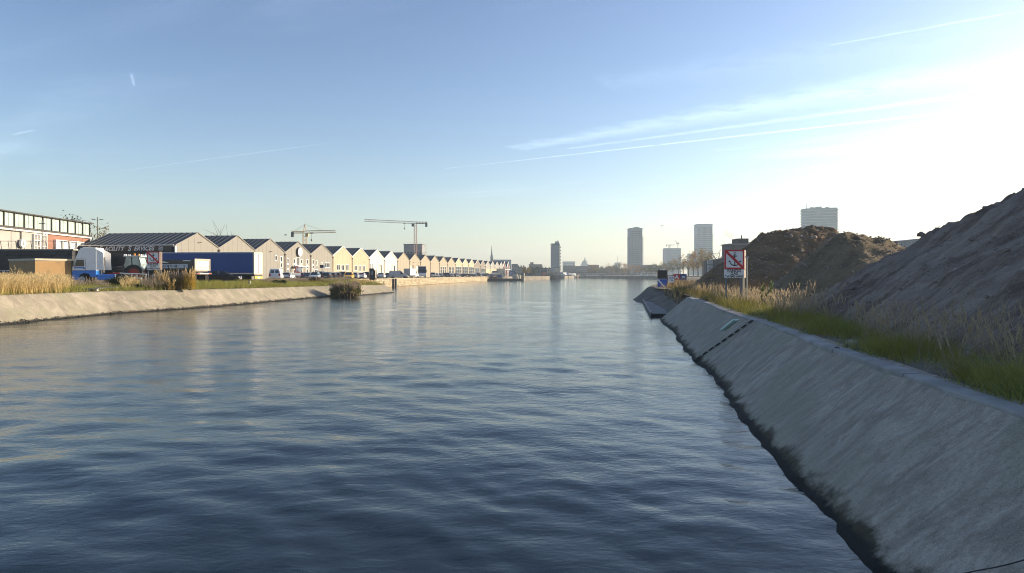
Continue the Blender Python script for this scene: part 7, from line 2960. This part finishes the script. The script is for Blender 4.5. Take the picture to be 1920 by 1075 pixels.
# small pale chips on the large heap
Hs = HEAP_A
cand = np.argwhere(Hs[4] > 0.05)
pk = cand[g.choice(len(cand), 260)]
v, f = rocks(np.array([(Hs[1][i, j], Hs[2][i, j], Hs[3][i, j] + 0.012) for i, j in pk]), 0.012 + 0.022 * g.random(len(pk)) ** 2, g)
npmesh('pale_chips', v, f, mat('chip_white', (0.50, 0.48, 0.45), 0.8, 0.15, 9), 'stuff', False, Hs[0])

for px, py, Y, s_, lab in ((536, 441, 60, 0.26, 'dark bird flying above the roof with the white disc'), (1241, 424, 150, 0.5, 'small distant bird high over the unfinished tower')):
    t = thing('bird', lab, 'bird', (wx(px, Y), Y, wz(py, Y)), R(25))
    q = MB()
    q.ball((0, 0, 0), (s_ * 0.42, s_ * 0.13, s_ * 0.13), 8, 6)
    q.cyl((-s_ * 0.35, 0, 0), s_ * 0.07, -s_ * 0.25, 6, 'x', r2=s_ * 0.11)
    q.build('body', M_dark, t, smooth=True)
    for sg in (-1, 1):
        q = MB()
        q.prism([(-s_ * 0.12, sg * s_ * 0.08), (s_ * 0.16, sg * s_ * 0.08), (s_ * 0.10, sg * s_ * 0.55), (-s_ * 0.16, sg * s_ * 0.95), (-s_ * 0.2, sg * s_ * 0.5)], 0.0, s_ * 0.03, 'z', 0, Matrix.Rotation(sg * R(18), 4, 'X'))
        q.build('wing', M_dark, t)

# thin cable lying on the concrete in the near corner
cb = MB()
prev = None
for i in range(9):
    q_ = 0.20 + 0.36 * i / 8
    Y = 6.02 - 0.72 * i / 8
    p = Vector((rb(Y, 0.06) + 1.70 * q_ - 0.02, Y, 1.5 * q_ + 0.03 + 0.006 * math.sin(i * 1.3)))
    if prev is not None:
        cb.bar(prev, p, 0.006, 5)
    prev = p
tag(cb.build('cable', mat('cable_black', (0.02, 0.015, 0.015), 0.6, 0.2, 5)), 'thin dark cable lying across the concrete slope close to the camera', 'cable')
# ------------------------------------------------------------------ haze: one closed box of thin even air round everything
def haze():
    q = MB()
    q.bx(-3300, 3300, -40, 3400, -2.2, 112)
    m = bpy.data.materials.new('haze_air')
    m.use_nodes = True
    t = m.node_tree
    t.nodes.clear()
    o = t.nodes.new('ShaderNodeOutputMaterial')
    v = t.nodes.new('ShaderNodeVolumePrincipled')
    v.inputs['Color'].default_value = (0.74, 0.89, 1.0, 1)
    v.inputs['Density'].default_value = 0.0003
    v.inputs['Anisotropy'].default_value = 0.3
    t.links.new(v.outputs[0], o.inputs['Volume'])
    ob = q.build('haze', m)
    ob['kind'] = 'stuff'
    ob['label'] = 'thin pale haze lying over the dock and the far town'


haze()
